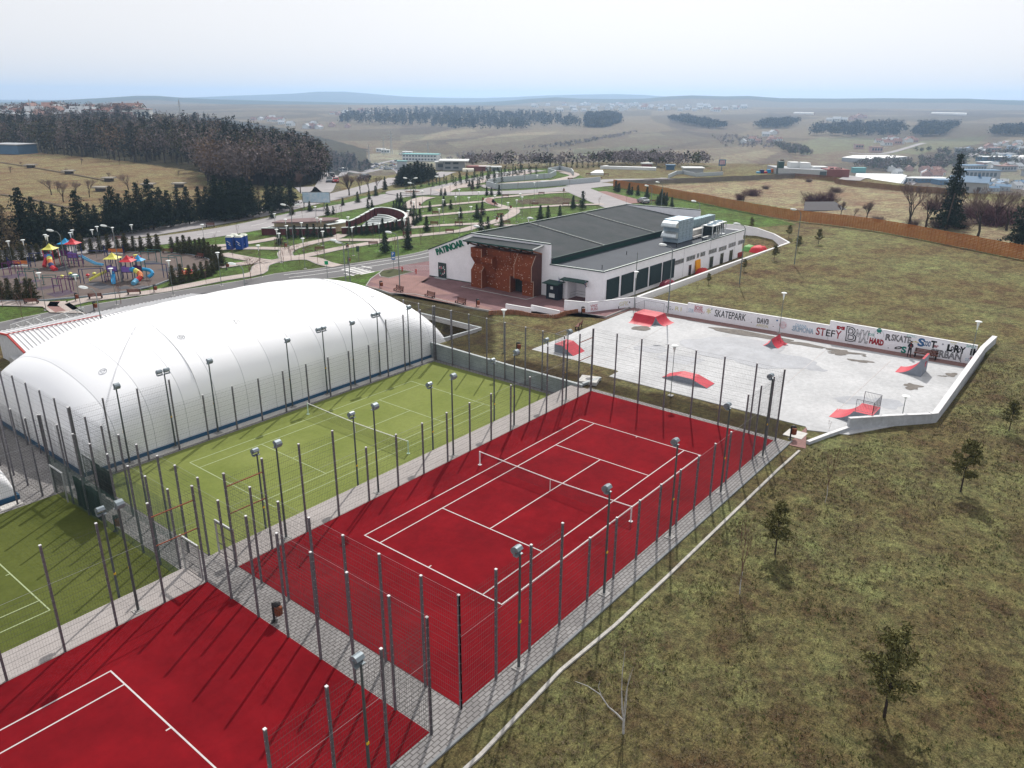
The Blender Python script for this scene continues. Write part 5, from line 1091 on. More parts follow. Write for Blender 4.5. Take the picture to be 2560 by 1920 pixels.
# things leaning in the side channel
x = ony('r', 975, 1200)[0]; t = thing('mattress', 'bright orange mat leaning on the rink side wall', 'mat', (x, YB-.35, -.1)); mb = MB(); mb.beam((0, 0, 0), (0, .25, 2.1), 1.5, .18, up=(0, 1, 0)); part('pad', mb, mat('mat_orange', (.80, .34, .01), .6), t)
def tarp(label, x, y, z, sx__, sy__, sz__, c, seed):
    rg = np.random.default_rng(seed); me = MB(); n = 10; vs_ = []; rs = 1+.25*rg.random((n+1, n+1))
    for i in range(n+1):
        for j in range(n+1):
            u_, v_ = -1+2*i/n, -1+2*j/n; vs_.append((u_*sx__, v_*sy__, max(0, (1-u_**4)*(1-v_**4))**.6*sz__*rs[i, j]))
    me.add(vs_, [(i*(n+1)+j, (i+1)*(n+1)+j, (i+1)*(n+1)+j+1, i*(n+1)+j+1) for i in range(n) for j in range(n)]); t_ = thing('covered_pile', label, 'tarpaulin', (x, y, z)); part('cover', me, mat('tarp', c, .6), t_, True)
p_ = ony('r', 1060, 1240, 28.8); tarp('red cover heaped beside the orange mat by the rink wall', p_[0], 28.7, -.05, 1.4, .7, .9, (.42, .03, .03), 1)
p_ = at('r', 2045, 890, 0); tarp('red tarpaulin over a heap in the yard behind the rink', p_[0], p_[1], 0, 1.7, 1.2, .9, (.50, .03, .04), 2)
p_ = at('r', 1885, 870, 0); tarp('green covered crate in the yard behind the rink', p_[0], p_[1], 0, 1.4, 1.0, .8, (.12, .30, .08), 3)
p_ = ony('r', 460, 1430, 28.5); tarp('dark red heap behind the low wall beside the last shutter', p_[0], 28.4, .5, 1.6, .6, .6, (.20, .03, .05), 4)
# rooftop plant
M_UNIT = mat('unit_blue_grey', (.34, .43, .50), .45, .3, noise=(1.5, .12), sc2=(6, .08))
ah = thing('air_handling_unit', 'large pale blue air handling unit with two curved hoods on the rink roof', 'rooftop unit', (82.4, 32.6, ZA-.05))
mb = MB(); mb.box(0, 0, .25, 4.7, 2.7, 3.55); mb.box(-.05, -.05, .12, 4.75, 2.75, .248); part('casing', mb, M_UNIT, ah)
mb = MB()
for k in (1.2, 2.4, 3.6): mb.box(k-.015, -.012, .3, k+.015, -.001, 3.5)
for z in (1.0, 1.9, 2.8): mb.box(.02, -.012, z-.012, 4.68, -.001, z+.012)
for k in (.3, 1.4, 2.6, 3.8):
    for z in (.6, 1.45, 2.35, 3.1): mb.box(k, -.05, z, k+.05, -.013, z+.14)
part('door_panels', mb, mat('unit_seam', (.14, .17, .2), .6), ah)
for z, dp in ((2.35, 1.1), (.75, .95)):
    mb = MB(); pr = [(0, z), (-dp, z+.18), (-dp, z+.35), (-dp*.75, z+.75), (-dp*.3, z+1.0), (0, z+1.05)]; A = [(x, .1, zz) for x, zz in pr]; B = [(x, 2.6, zz) for x, zz in pr]; n = len(pr)
    mb.add(A+B, [tuple(range(n))[::-1], tuple(range(n, 2*n))]+[(i, i+1, n+i+1, n+i) for i in range(1, n-1)]); hd = part('hood', mb, mat('hood_metal', (.55, .60, .62), .35, .5), ah)
    mb = MB(); mb.add([(-.02, .12, z), (-dp+.02, .12, z+.17), (-dp+.02, 2.58, z+.17), (-.02, 2.58, z)], [(3, 2, 1, 0)]); part('grille', mb, M_SCREEN, hd)
mb = MB()
for x in (.2, 4.4):
    for y in (.2, 2.5): mb.box(x, y, -.08, x+.12, y+.12, .119)
part('legs', mb, M_ALU, ah)
du = thing('air_duct', 'ribbed blue grey duct running back along the rink roof', 'duct', (88, 34.4, ZA)); mb = MB(); mb.box(0, 0, 1.2, 11.0, 1.1, 2.5)
for k in np.arange(.1, 11, .8): mb.box(k, -.05, 1.15, k+.07, 1.15, 2.55)
for k in (.4, 4.0, 7.5, 10.6): mb.box(k, .1, -.05, k+.1, .2, 1.149); mb.box(k, .9, -.05, k+.1, 1.0, 1.149)
part('duct_body', mb, mat('duct_metal', (.33, .43, .47), .4, .5, noise=(2, .15)), du)
du = thing('air_duct', 'lower whitish insulated duct in front of the ribbed duct', 'duct', (87.3, 33.0, ZA)); mb = MB(); mb.box(0, 0, .5, 6.5, 1.0, 1.25); mb.box(0, -.55, .15, 3.2, -.05, .45)
for k in np.arange(.3, 6.4, 1.1): mb.box(k, -.03, .47, k+.06, 1.03, 1.28)
for k in (.5, 3, 6): mb.box(k, .4, -.05, k+.1, .5, .499)
part('duct_body', mb, mat('duct_white', (.52, .50, .47), .6, noise=(1, .2)), du)
ch = thing('chiller', 'x', 'rooftop unit', (90.2, 30.6, ZA-.08), 0, 'twin chillers on the rink roof'); mb = MB()
for x in (0, 2.9):
    for y in (0, 1.75): mb.box(x, y, 0, x+.1, y+.1, 1.95)
mb.box(0, 0, 1.951, 3.0, 1.85, 2.06); mb.box(0, 0, -.02, 3.0, 1.85, -.001+.08); mb.box(1.45, 0, .08, 1.55, .1, 1.95); part('frame', mb, mat('chiller_frame', (.60, .63, .64), .5), ch)
mb = MB(); mb.box(.12, .25, .5, 1.42, 1.7, 1.9); mb.box(1.6, .4, .9, 2.85, 1.7, 1.9); part('coil', mb, M_SCREEN, ch)
for x in (.75, 2.2): mb = MB(); mb.lathe([(.45, 2.061), (.48, 2.2), (.42, 2.2), (.40, 2.08), (.01, 2.08)], 16, (x, .92)); part('fan', mb, M_UNIT, ch)
mb = MB(); mb.tube((.4, .15, .1), (1.1, .2, .8), .08, n=6); mb.tube((1.8, .2, .1), (1.8, .2, .85), .09, n=6); mb.tube((2.4, .15, .4), (2.4, .15, 1.2), .12, n=8); part('pipes', mb, M_ALU, ch)
RC = Rep(ch); RC.put((90.0, 30.55, ZA-.08), 0, 'open framed chiller with dark coils nearer the air handling unit'); RC.put((93.4, 31.1, ZA-.08), 0, 'open framed chiller with dark coils farther along the rink roof')
for i, (x, y) in enumerate([at('r', 628, 800, 4.5)[:2], at('r', 1080, 695, 4.5)[:2], at('H', 1608, 655, 4.5)[:2], at('H', 1820, 533, 4.5)[:2]]):
    t = thing('roof_vent', 'small dark vent stub on the low rink roof, %s from the front corner' % nth([2, 3, 0, 1][i]), 'vent', (x, max(y, 30.8), ZA-.12)); mb = MB(); mb.tube((0, 0, 0), (0, 0, .45), .05, n=8); mb.lathe([(.09, .45), (.001, .55)], 8); part('stub', mb, M_SCREEN, t)
# ================================================================== VEGETATION BUILDERS
M_NEEDLE = mat('pine_needles', (.026, .045, .024), .8, noise=(1.1, 0, (.050, .070, .030)), sc2=(6, .35)); M_NEEDLED = mat('dark_needles', (.010, .022, .017), .85, noise=(.6, 0, (.022, .036, .022)), sc2=(5, .3))
M_THUJA = mat('thuja_leaves', (.030, .046, .018), .85, noise=(2.2, 0, (.085, .062, .022)), sc2=(9, .35)); M_SPRUCE = mat('spruce_leaves', (.018, .034, .020), .85, noise=(2.0, 0, (.040, .055, .028)), sc2=(8, .3))
M_BROWNP = mat('brown_needles', (.085, .065, .035), .85, noise=(.8, 0, (.16, .12, .075)), sc2=(5, .3)); M_BARK = mat('bark', (.10, .075, .06), .9, noise=(6, .3)); M_BARKD = mat('bark_dark', (.045, .036, .032), .9, noise=(6, .3))
M_BIRCH = mat('birch_bark', (.42, .41, .40), .8, noise=(5, .35)); M_TWIG = mat('twigs_mauve', (.15, .105, .10), .9, noise=(.6, .25)); M_TWIGR = mat('twigs_russet', (.16, .085, .07), .9, noise=(.9, .3))
M_YPINE = mat('young_pine', (.075, .080, .030), .85, noise=(2.6, 0, (.160, .145, .055)), sc2=(10, .35))
def leafcloud(pts, nrm_out, size, n_each, rg, stretch=1.0):
    """small leaf faces scattered round each point"""
    pts = np.asarray(pts, float); m_ = len(pts)*n_each; c = np.repeat(pts, n_each, 0)+rg.normal(size=(m_, 3))*size*np.array([.9, .9, .6])
    a = rg.normal(size=(m_, 3)); a /= np.linalg.norm(a, axis=1)[:, None]; b = np.cross(a, rg.normal(size=(m_, 3))); b /= np.linalg.norm(b, axis=1)[:, None]
    s_ = size*(.6+.8*rg.random((m_, 1))); V = np.stack([c-a*s_*stretch, c+b*s_*.42, c+a*s_*stretch, c-b*s_*.42], 1).reshape(-1, 3)
    return V, np.arange(m_*4).reshape(-1, 4)
def conifer_mesh(seed, h=10.0, r=2.6, base=.14, dens=1.0, power=.9, leaf=.34, droop=.25, whorls=17, arms=9, each=7):
    rg = np.random.default_rng(seed); P = []
    for w in range(whorls):
        f = w/(whorls-1); z = h*(base+(1-base)*f); rad = r*((1-f)**power)*(.78+.44*rg.random())+.12
        na = max(4, int(arms*(1-.55*f)))
        for a in range(na):
            th = a*2*math.pi/na+rg.random()*1.1; L = rad*(.65+.5*rg.random())
            if rg.random() < .08: continue
            k = max(2, int(L/(leaf*1.15)))
            for i in range(k):
                q = (i+.7)/k*L; P.append((q*math.cos(th), q*math.sin(th), z-droop*q+.10*q*q/max(r, .1)+rg.normal()*leaf*.3))
    return leafcloud(P, None, leaf*.62, int(each*dens), rg)
def mk(name, VF, m, smooth=False): return fastmesh(name, VF[0], VF[1], m, smooth=smooth)
def trunk_mesh(h, r0, r1, seed, m, limbs=0, lean=.0):
    rg = random.Random(seed); mb = MB(); n = 6; pts = [(rg.uniform(-1, 1)*lean*i/n*h*.2, rg.uniform(-1, 1)*lean*i/n*h*.2, h*i/n-.1) for i in range(n+1)]
    mb.chain(pts, [r0+(r1-r0)*i/n for i in range(n+1)], 7)
    for k in range(limbs):
        z = h*(.25+.65*k/max(1, limbs)); th = rg.uniform(0, 6.28); L = (1-z/h)*h*.28+.3; mb.tube((0, 0, z), (L*math.cos(th), L*math.sin(th), z+L*.15), r0*.3, r0*.1, 5)
    return mb.mesh('trunk', m)
def tree_proto(name, cat, VF, mleaf, h, r0, seed, mbark, limbs=5, crown='crown'):
    t = thing(name, 'x', cat); ob('trunk', trunk_mesh(h*.96, r0, r0*.25, seed, mbark, limbs), t); ob(crown, mk(crown, VF, mleaf), t); return Rep(t)
def bare_mesh(seed, h, spread, trunk_r, levels=4, split=.28, mat_=None, lean=0.0, nb=3, upward=.55, twig=.012):
    """branching skeleton of a leafless tree"""
    rg = random.Random(seed); mb = MB(); tw = MB()
    def grow(p, d, L, r, lv):
        p2 = p+d*L; m_ = mb if r > .035 else tw; mid = p+d*L*.5+Vector((rg.uniform(-1, 1), rg.uniform(-1, 1), rg.uniform(-.4, .6)))*L*.07
        m_.tube(p, mid, r, r*.82, 6 if r > .05 else 4, caps=False); m_.tube(mid, p2, r*.82, r*.62, 6 if r > .05 else 4, caps=False)
        if lv == 0: return
        for k in range(nb+(1 if lv > 1 else 0)):
            a = rg.uniform(0, 6.28); s_ = spread*rg.uniform(.55, 1.15); nd = (d+Vector((math.cos(a)*s_, math.sin(a)*s_, upward*rg.uniform(-.1, .6)))).normalized()
            st = p2 if k < 2 else p+d*L*rg.uniform(.45, .95); grow(st, nd, L*rg.uniform(.66, .90), max(twig, r*rg.uniform(.48, .64)), lv-1)
    d0 = Vector((lean, lean*.4, 1)).normalized(); grow(Vector((0, 0, -.1)), d0, h*split, trunk_r, levels)
    return mb, tw
def bare_proto(name, cat, label, mw, mt, **kw):
    mb, tw = bare_mesh(**kw); t = thing(name, label, cat); part('trunk', mb, mw, t); part('twigs', tw, mt, t); return Rep(t)

# ================================================================== AMPHITHEATRE AND PAVILION
M_PLUM = brick_mat('plum_brick', (.13, .038, .040), (.10, .030, .034), (.08, .03, .03), .5, .2, .02); M_CREAM = mat('cream_wall', (.56, .46, .30), .8); M_PROOF = mat('plum_roof', (.17, .115, .115), .8, noise=(.5, .1)); M_GREYR = mat('grey_flat_roof', (.16, .17, .18), .8)
def tops(P, z): return [unp(*px('s', x, y), z)[:2] for x, y in P]
am = thing('amphitheatre', 'plum brick amphitheatre with stepped walls, pale caps and rows of grey seating', 'amphitheatre', (0, 0, 0))
def capwall(parent, P, h, th=.35, z0=-.1, name='wall'):
    hs_ = h if hasattr(h, '__len__') else [h]*len(P); Q = [unp(*px('s', x, y), hh)[:2] for (x, y), hh in zip(P, hs_)]
    mb = MB(); mb.wall(Q, z0, hs_, th); w_ = part(name, mb, M_PLUM, parent); mb = MB(); mb.wall(Q, [z+.003 for z in hs_], [z+.11 for z in hs_], th+.16); part('cap', mb, M_TRIMW, w_); return Q
capwall(am, [(1125, 472), (1300, 462), (1500, 442), (1680, 415), (1812, 385)], [1.2, 1.3, 1.45, 1.55, 1.6], name='front_wall')
capwall(am, [(1842, 388), (1900, 372), (1955, 348), (1978, 318), (1970, 292), (1930, 262), (1880, 242), (1820, 225), (1740, 210), (1650, 203), (1560, 213)], [1.6, 1.7, 1.8, 1.9, 1.95, 2.0, 2.0, 2.0, 2.0, 2.0, 2.0], name='ring_wall')
st = [(1555, 213, 1.98), (1497, 245, 1.85), (1435, 280, 1.7), (1375, 313, 1.55), (1312, 347, 1.4), (1240, 378, 1.25), (1110, 366, 1.25)]
for i in range(len(st)-1):
    (xa, ya, za), (xb, yb, zb) = st[i], st[i+1]; A = unp(*px('s', xa, ya+4), zb)[:2]; B = unp(*px('s', xb, yb), zb)[:2]
    mb = MB(); mb.wall([A, B], -.1, zb, .34-.004*i); w_ = part('stepped_wall', mb, M_PLUM, am); mb = MB(); mb.wall([A, B], zb+.003, zb+.11, .5-.004*i); part('cap', mb, M_TRIMW, w_)
seat0 = [(1400, 440), (1530, 432), (1660, 415), (1760, 392)]; seat1 = [(1600, 292), (1700, 300), (1790, 325), (1850, 362)]
M_SEAT = mat('seat_concrete', (.50, .53, .52), .8); M_SEATD = mat('seat_floor', (.24, .27, .28), .8)
for i in range(6):
    f = i/5; Q = [unp(*px('s', a[0]*(1-f)+b[0]*f, a[1]*(1-f)+b[1]*f), .12+.13*i)[:2] for a, b in zip(seat0, seat1)]
    P_ = smooth_line(Q, 1.0); mb = MB(); mb.wall(P_, -.05, .12+.13*i, .5); part('seating_step', mb, M_SEAT, am); 
mb = MB(); q = [at('s', *p, 0) for p in [(1400, 445), (1680, 425), (1800, 395), (1850, 370), (1790, 330), (1600, 300), (1500, 370)]]; mb.prism([(p[0], p[1]) for p in q], .0, .22); part('seating_floor', mb, M_SEATD, am)
mb = MB(); q = [at('s', *p, 0) for p in [(1820, 375), (1900, 350), (1950, 310), (1860, 265), (1680, 262), (1640, 290), (1760, 310)]]; mb.prism([(p[0], p[1]) for p in q], .0, .3); part('stage_floor', mb, M_PATHRED, am)
pv = thing('pavilion', 'low cream pavilion under a lens-shaped plum roof behind a curved plum wall', 'pavilion', (0, 0, 0))
capwall(pv, [(72, 478), (200, 478), (395, 482)], 1.25, name='front_wall'); capwall(pv, [(397, 480), (600, 482), (840, 480), (1048, 474)], 1.3, name='front_wall')
def pt3(t, x, y, z): p = unp(*px(t, x, y), z); return (float(p[0]), float(p[1]), z)
mb = MB(); slab(mb, [pt3('s', *p, 2.45) for p in [(208, 398), (330, 365), (480, 350), (750, 338), (960, 334), (1092, 338), (1092, 350), (1000, 368), (860, 382), (640, 392), (400, 396)]], .22); part('roof', mb, M_PROOF, pv)
mb = MB(); mb.prism([pt3('s', *p, 2.2)[:2] for p in [(235, 402), (480, 364), (900, 352), (1060, 350), (900, 386), (600, 396)]], 0, 2.22); part('wall', mb, M_CREAM, pv)
mb = MB(); mb.prism([pt3('s', *p, 1.65)[:2] for p in [(950, 430), (1175, 396), (1175, 374), (1000, 368), (880, 398)]], 0, 1.65); part('wall', mb, M_CREAM, pv)
mb = MB(); slab(mb, [pt3('s', *p, 1.8) for p in [(945, 432), (1180, 396), (1180, 368), (1000, 360), (870, 392)]], .12); part('roof', mb, M_TRIMW, pv)
mb = MB(); slab(mb, [pt3('s', *p, 1.4) for p in [(165, 462), (310, 428), (800, 462), (780, 474), (420, 474)]], .1); part('roof', mb, M_GREYR, pv)
mb = MB(); A = pt3('s', 165, 462, 1.45); B = pt3('s', 310, 426, 1.45); mb.beam(A, B, .3, .12); part('cap', mb, M_TRIMW, pv)

# ================================================================== TREES
rgv = np.random.default_rng(21)
FIR = [tree_proto('conifer', 'conifer', conifer_mesh(30+i, 10, 3.3+.3*(i % 2), .13, 1.0, .72, .36, .16, 18, 10, 9), M_NEEDLED, 10, .17, i, M_BARKD) for i in range(5)]
FIRB = tree_proto('conifer', 'conifer', conifer_mesh(41, 10, 3.2, .12, .7, .7, .42, .1, 14, 9, 6), M_BROWNP, 10, .16, 9, M_BARKD)
def by_h(rep, t, bx_, by_, tx, ty, h0, label, group, wide=1.0, z=None):
    p = at(t, bx_, by_) if z is None else at(t, bx_, by_, z); h = toph(p, t, tx, ty); s_ = h/h0
    return rep.put(p, rgv.random()*6.28, label, (s_*wide, s_*wide, s_), group)
def rowbase(x): return float(np.interp(x, [-100, 50, 500, 800, 1100, 1400, 1700, 2000, 2212], [1540, 1500, 1440, 1388, 1335, 1292, 1245, 1200, 1165]))
FT = [(20, 1010), (90, 1090), (245, 940), (350, 1020), (430, 1060), (510, 1090), (590, 1100), (715, 965), (800, 1070), (860, 1090), (960, 1010), (1020, 930), (1070, 990), (1150, 960), (1230, 900), (1330, 870), (1410, 935), (1480, 960), (1560, 930), (1640, 935), (1740, 930), (1810, 930), (1880, 890), (1940, 900), (2000, 870), (2060, 860), (2120, 850)]
for i, (x, y) in enumerate(FT):
    by = rowbase(x)-(6 if i % 2 else 38); rep = FIRB if x in (90,) else FIR[i % 5]
    by_h(rep, 'A', x, by, x, y, 10, f'dark conifer in the row by the avenue, {nth(i)} from the photo edge' if x != 90 else 'brownish conifer at the photo edge of the avenue row', 'conifers between the two avenues', 1.05)
FT2 = [(160, 830), (220, 870), (280, 870), (340, 860), (400, 850), (460, 880), (520, 930), (600, 880), (650, 890), (710, 875), (790, 860)]
for i, (x, y) in enumerate(FT2):
    by = np.interp(x, [100, 300, 500, 600, 700, 830], [1235, 1215, 1180, 1155, 1135, 1118])-(0 if i % 2 else 22)
    by_h(FIRB if x == 520 else FIR[(i+2) % 5], 'B', x, by, x, y, 10, f'dark conifer near the park end of the avenue row, {nth(i)} counted towards the arena' if x != 520 else 'light brown conifer among the dark ones', 'conifers between the two avenues', 1.0)
THU = [tree_proto('thuja', 'thuja', conifer_mesh(60+i, 2.6, .62, .05, 1.0, .62, .13, .0, 18, 9, 9), M_THUJA, 2.6, .04, i, M_BARK, 0) for i in range(3)]
hedge = [(-110, 770), (30, 752), (140, 702), (245, 702), (400, 662), (545, 655), (680, 638), (825, 612), (960, 596), (1105, 470), (1415, 462), (1590, 515), (1745, 503), (1885, 483), (2045, 472), (2180, 492)]
nn = 0
for x, y in hedge: THU[nn % 3].put(at('a', x, y), nn*1.3, f'cone-shaped thuja behind the playground, {nth(nn)} along the hedge from the photo edge', 1.05+.1*math.sin(nn*2.1), 'thujas around the playground'); nn += 1
hb = [(250, 485), (390, 482), (520, 487), (670, 484), (802, 486), (1050, 492), (1165, 508), (1270, 523), (1370, 523), (1460, 525), (1540, 548), (1620, 573), (1695, 600), (1770, 640), (1835, 700), (1900, 732)]
for x, y in hb: THU[nn % 3].put(at('b', x, y), nn*1.3, f'cone-shaped thuja behind the playground, {nth(nn)} along the hedge from the photo edge', 1.1+.12*math.sin(nn*1.7), 'thujas around the playground'); nn += 1
for i, (x, y) in enumerate([(1070, 1052), (1210, 1022), (1350, 992), (1455, 962), (1565, 932), (1665, 905), (1745, 862), (1810, 802)]): THU[i % 3].put(at('b', x, y), i, f'thuja on the dome side of the playground, {nth(i)} from the yellow-roofed tower', 1.05 if i < 2 else .9, 'thujas around the playground')
for i, (x, y) in enumerate([(40, 1302), (185, 1312), (355, 1318), (505, 1322), (590, 1322)]): THU[i % 3].put(at('a', x, y), i, f'thuja beside the curved path near the shed, {nth(i)} from the photo edge', 1.1, 'thujas around the playground')
SPR = [tree_proto('young_spruce', 'spruce', conifer_mesh(70+i, 3.0, .78, .08, 1.0, .8, .17, .08, 15, 8, 8), M_SPRUCE, 3.0, .05, i, M_BARKD, 0) for i in range(3)]
def spr(t, pts, where, group, s0=.8, rep=SPR):
    for i, (x, y) in enumerate(pts): rep[i % 3].put(at(t, x, y), i*2.2, f'young spruce {where}, {nth(i)} from the playground side', s0*(1+.18*math.sin(i*2.6+x)), group)
spr('s', [(430, 612), (515, 612), (590, 608), (685, 606), (770, 602), (845, 600), (915, 597), (993, 594)], 'against the curved plum wall of the pavilion', 'spruces along the plum walls', .72)
spr('s', [(1240, 572), (1320, 567), (1395, 566), (1465, 562), (1545, 556), (1620, 546), (1670, 526), (1740, 522), (1800, 512), (1855, 502), (1930, 512), (2005, 542)], 'against the plum wall of the amphitheatre', 'spruces along the plum walls', .74)
spr('s', [(945, 307), (1020, 297), (1475, 217), (1530, 207), (1865, 142), (1910, 137), (710, 257), (1815, 222), (1850, 228), (1895, 237), (1940, 247), (1970, 268), (2035, 322), (2080, 322), (2075, 442), (2120, 412), (2160, 382), (1340, 140), (1145, 180), (1490, 100), (1577, 52), (475, 303), (215, 350), (2080, 80)], 'around the back of the amphitheatre', 'spruces behind the amphitheatre', .75)
for i, (x, y, s_) in enumerate([(1705, 802, 1.25), (2010, 752, 1.0), (315, 694, .95)]): SPR[i].put(at('s', x, y), i, ['tall spruce on the lawn by the parking sign', 'spruce on the lawn behind the bench near the rink', 'spruce beside the path crossing by the lamps'][i], s_, 'spruces on the park lawns')
CP = [(232, 1312), (68, 1462), (260, 1132), (380, 1092), (440, 1118), (525, 1198), (665, 1202), (712, 1172), (75, 1308), (700, 1303), (760, 1292), (875, 1272), (1212, 1217), (1277, 1202), (1380, 1187), (1495, 1112), (1577, 1112), (750, 997), (790, 999), (857, 992), (630, 942), (600, 922), (670, 937), (355, 997), (390, 997), (120, 1017)]
for i, (x, y) in enumerate(CP): SPR[i % 3].put(at('C', x, y), i*1.7, f'small spruce on the curving park lawns, {nth(i)} in the scatter beyond the amphitheatre', [1.0, 1.15, .75, .8, .75, .8, 1.05, 1.0, .9, 1.0, .85, .85, 1.1, .95, .85, 1.0, 1.35, .75, .7, .85, .8, .7, .65, .6, .6, .6][i], 'spruces on the park lawns')
spr('Dd', [(495, 1077), (515, 1082), (550, 1077), (575, 1042), (135, 962), (155, 967), (250, 987), (275, 992), (325, 997), (405, 1022), (570, 1092), (618, 1097), (530, 1045), (165, 960)], 'between parking bays and wooden fence', 'spruces by the wooden fence', .85)
def line_pts(t, a, b, n): return [(a[0]+(b[0]-a[0])*i/(n-1), a[1]+(b[1]-a[1])*(i/(n-1))**.93) for i in range(n)]
TINY = [tree_proto('avenue_spruce', 'spruce', conifer_mesh(80+i, 2.4, .5, .05, .6, .8, .22, .05, 8, 6, 5), M_SPRUCE, 2.4, .05, i, M_BARKD, 0) for i in range(2)]
k_ = 0; rn_ = {(500, 520): 'long left', (735, 512): 'lawn side', (225, 552): 'outer verge', (1080, 490): 'inner lawn', (900, 540): 'lower lawn', (1700, 330): 'pool end'}; rw_ = {}
for (a, b, n) in (((500, 520), (1555, 362), 16), ((735, 512), (1400, 378), 13), ((225, 552), (1400, 345), 16), ((1080, 490), (1560, 388), 9), ((900, 540), (1360, 440), 7), ((1700, 330), (2200, 318), 10)):
    for x, y in line_pts('c', a, b, n): k_ += 1; rw_[(a, b)] = rw_.get((a, b), -1)+1; TINY[k_ % 2].put(at('c', x, y), k_, f'tiny spruce lining the far avenue, {nth(rw_[(a, b)])} in the {rn_[a]} row', .85+.3*rgv.random(), 'tiny spruces lining the far avenue')
# big isolated spruces beyond the wooden fence
BIGS = tree_proto('tall_spruce', 'spruce', conifer_mesh(91, 16, 4.4, .10, 1.0, .70, .52, .22, 24, 10, 9), M_NEEDLED, 16, .30, 4, M_BARKD, 6)
by_h(BIGS, 'E', 1545, 1290, 1637, 655, 16, 'tall dark spruce standing alone beyond the wooden fence', None, .85)
by_h(BIGS, 'E', 2190, 1445, 2212, 880, 16, 'tall dark spruce at the photo edge beyond the wooden fence', None, 1.0)
by_h(FIR[1], 'E', 2330, 1430, 2330, 950, 10, 'dark spruce mostly outside the photo beyond the fence', None, 1.0)
# clump of conifers beside the avenue end
for i, (x, y, ty, w) in enumerate([(1720, 905, 780, 1.1), (1765, 912, 735, 1.35), (1825, 900, 722, 1.3), (1885, 888, 700, 1.35), (1945, 872, 718, 1.3), (2005, 852, 725, 1.3), (1740, 915, 760, 1.3), (1800, 905, 730, 1.2), (1860, 895, 710, 1.2), (1920, 880, 715, 1.2), (1975, 865, 725, 1.2), (2030, 845, 770, 1.1), (1770, 890, 745, 1.2), (1890, 870, 715, 1.2), (1600, 960, 840, .8)]): by_h(FIR[i % 5], 'B', x, y, x, ty, 10, f'dark conifer in the clump beside the far junction, {nth(i)} along it', 'conifer clump by the junction', w)
# bare trees
BR = [bare_proto('bare_tree', 'tree', 'x', M_BARKD, M_TWIG, seed=100+i, h=9, spread=.55, trunk_r=.15, levels=6, split=.17, nb=2, upward=.75, twig=.010) for i in range(3)]
BRB = bare_proto('bare_tree', 'tree', 'x', M_BARKD, M_TWIG, seed=120, h=11, spread=.72, trunk_r=.22, levels=5, split=.15, nb=3, upward=.5, twig=.014)
def hgt(rep):
    zs = [max((v.co.z for v in c.data.vertices), default=0) for c in rep.p.children]; return max(zs)
HB = {id(r): hgt(r) for r in BR+[BRB]}
def bare(rep, t, bx_, by_, ty, label, group=None, w=1.0):
    p = at(t, bx_, by_); h = toph(p, t, bx_, ty); s_ = h/HB[id(rep)]; rep.put(p, rgv.random()*6.28, label, (s_*w, s_*w, s_), group)
bare(BR[0], 'E', 1212, 1268, 865, 'large leafless tree with a forked trunk behind the wooden fence', None, 1.2); bare(BR[1], 'E', 1362, 1275, 875, 'slim leafless tree between the forked tree and the tall spruce'); bare(BR[2], 'E', 1812, 1352, 915, 'leaning leafless tree behind the fence past the tall spruce', None, 1.1)
bare(BRB, 'E', 852, 1207, 1035, 'small round leafless tree behind the fence by the field', None, .9); bare(BRB, 'E', 630, 1168, 1035, 'small leafless tree beside the low concrete roof', None, .8); bare(BR[1], 'E', 742, 1190, 1100, 'low leafless sapling between the two small round trees', None, 1.2); bare(BR[0], 'Dd', 1240, 1048, 960, 'leafless bush tree in the middle of the dry field', None, 1.3)
bare(BR[2], 'E', 2060, 1300, 950, 'leafless tree at the field edge before the photo-edge spruce', None, 1.2); bare(BR[0], 'E', 1960, 1250, 930, 'pale leafless tree over the purple scrub', None, 1.3)
bare(BRB, 'B', 1290, 1000, 790, 'broad round leafless tree beside the far carriageway', None, 1.0); bare(BR[1], 'B', 1385, 985, 800, 'tall leafless tree next to the broad round one', None, 1.0); bare(BR[2], 'B', 1460, 965, 815, 'leafless tree third along the far carriageway', None, 1.0); bare(BR[0], 'B', 1530, 955, 825, 'leafless tree fourth along the far carriageway', None, 1.1)
bare(BR[1], 'B', 900, 1100, 975, 'leafless tree behind the blue billboard', None, 1.3); bare(BRB, 'B', 870, 975, 780, 'mauve leafless tree at the wood edge', None, .8)
for i, (x, y, ty, w) in enumerate([(445, 992, 850, 1.3), (550, 1055, 850, 1.2), (650, 1012, 865, 1.2), (775, 1012, 850, 1.0), (1110, 950, 800, 1.5), (960, 1025, 925, .9), (90, 800, 745, 1.5), (185, 745, 705, 1.5), (570, 810, 760, 1.3), (940, 850, 800, 1.6), (1540, 830, 775, 1.0), (705, 730, 670, 1.0), (1035, 730, 690, 1.0), (870, 1080, 1010, 1.4), (500, 960, 870, 1.3)]): bare(BR[i % 3], 'A', x, y, ty, f'leafless tree on the dry meadow, {nth(i)} in its scatter', 'leafless trees on the meadow', w)
for i, (x, y, ty) in enumerate([(440, 905, 655), (160, 960, 790), (835, 945, 815), (565, 945, 860)]): pass
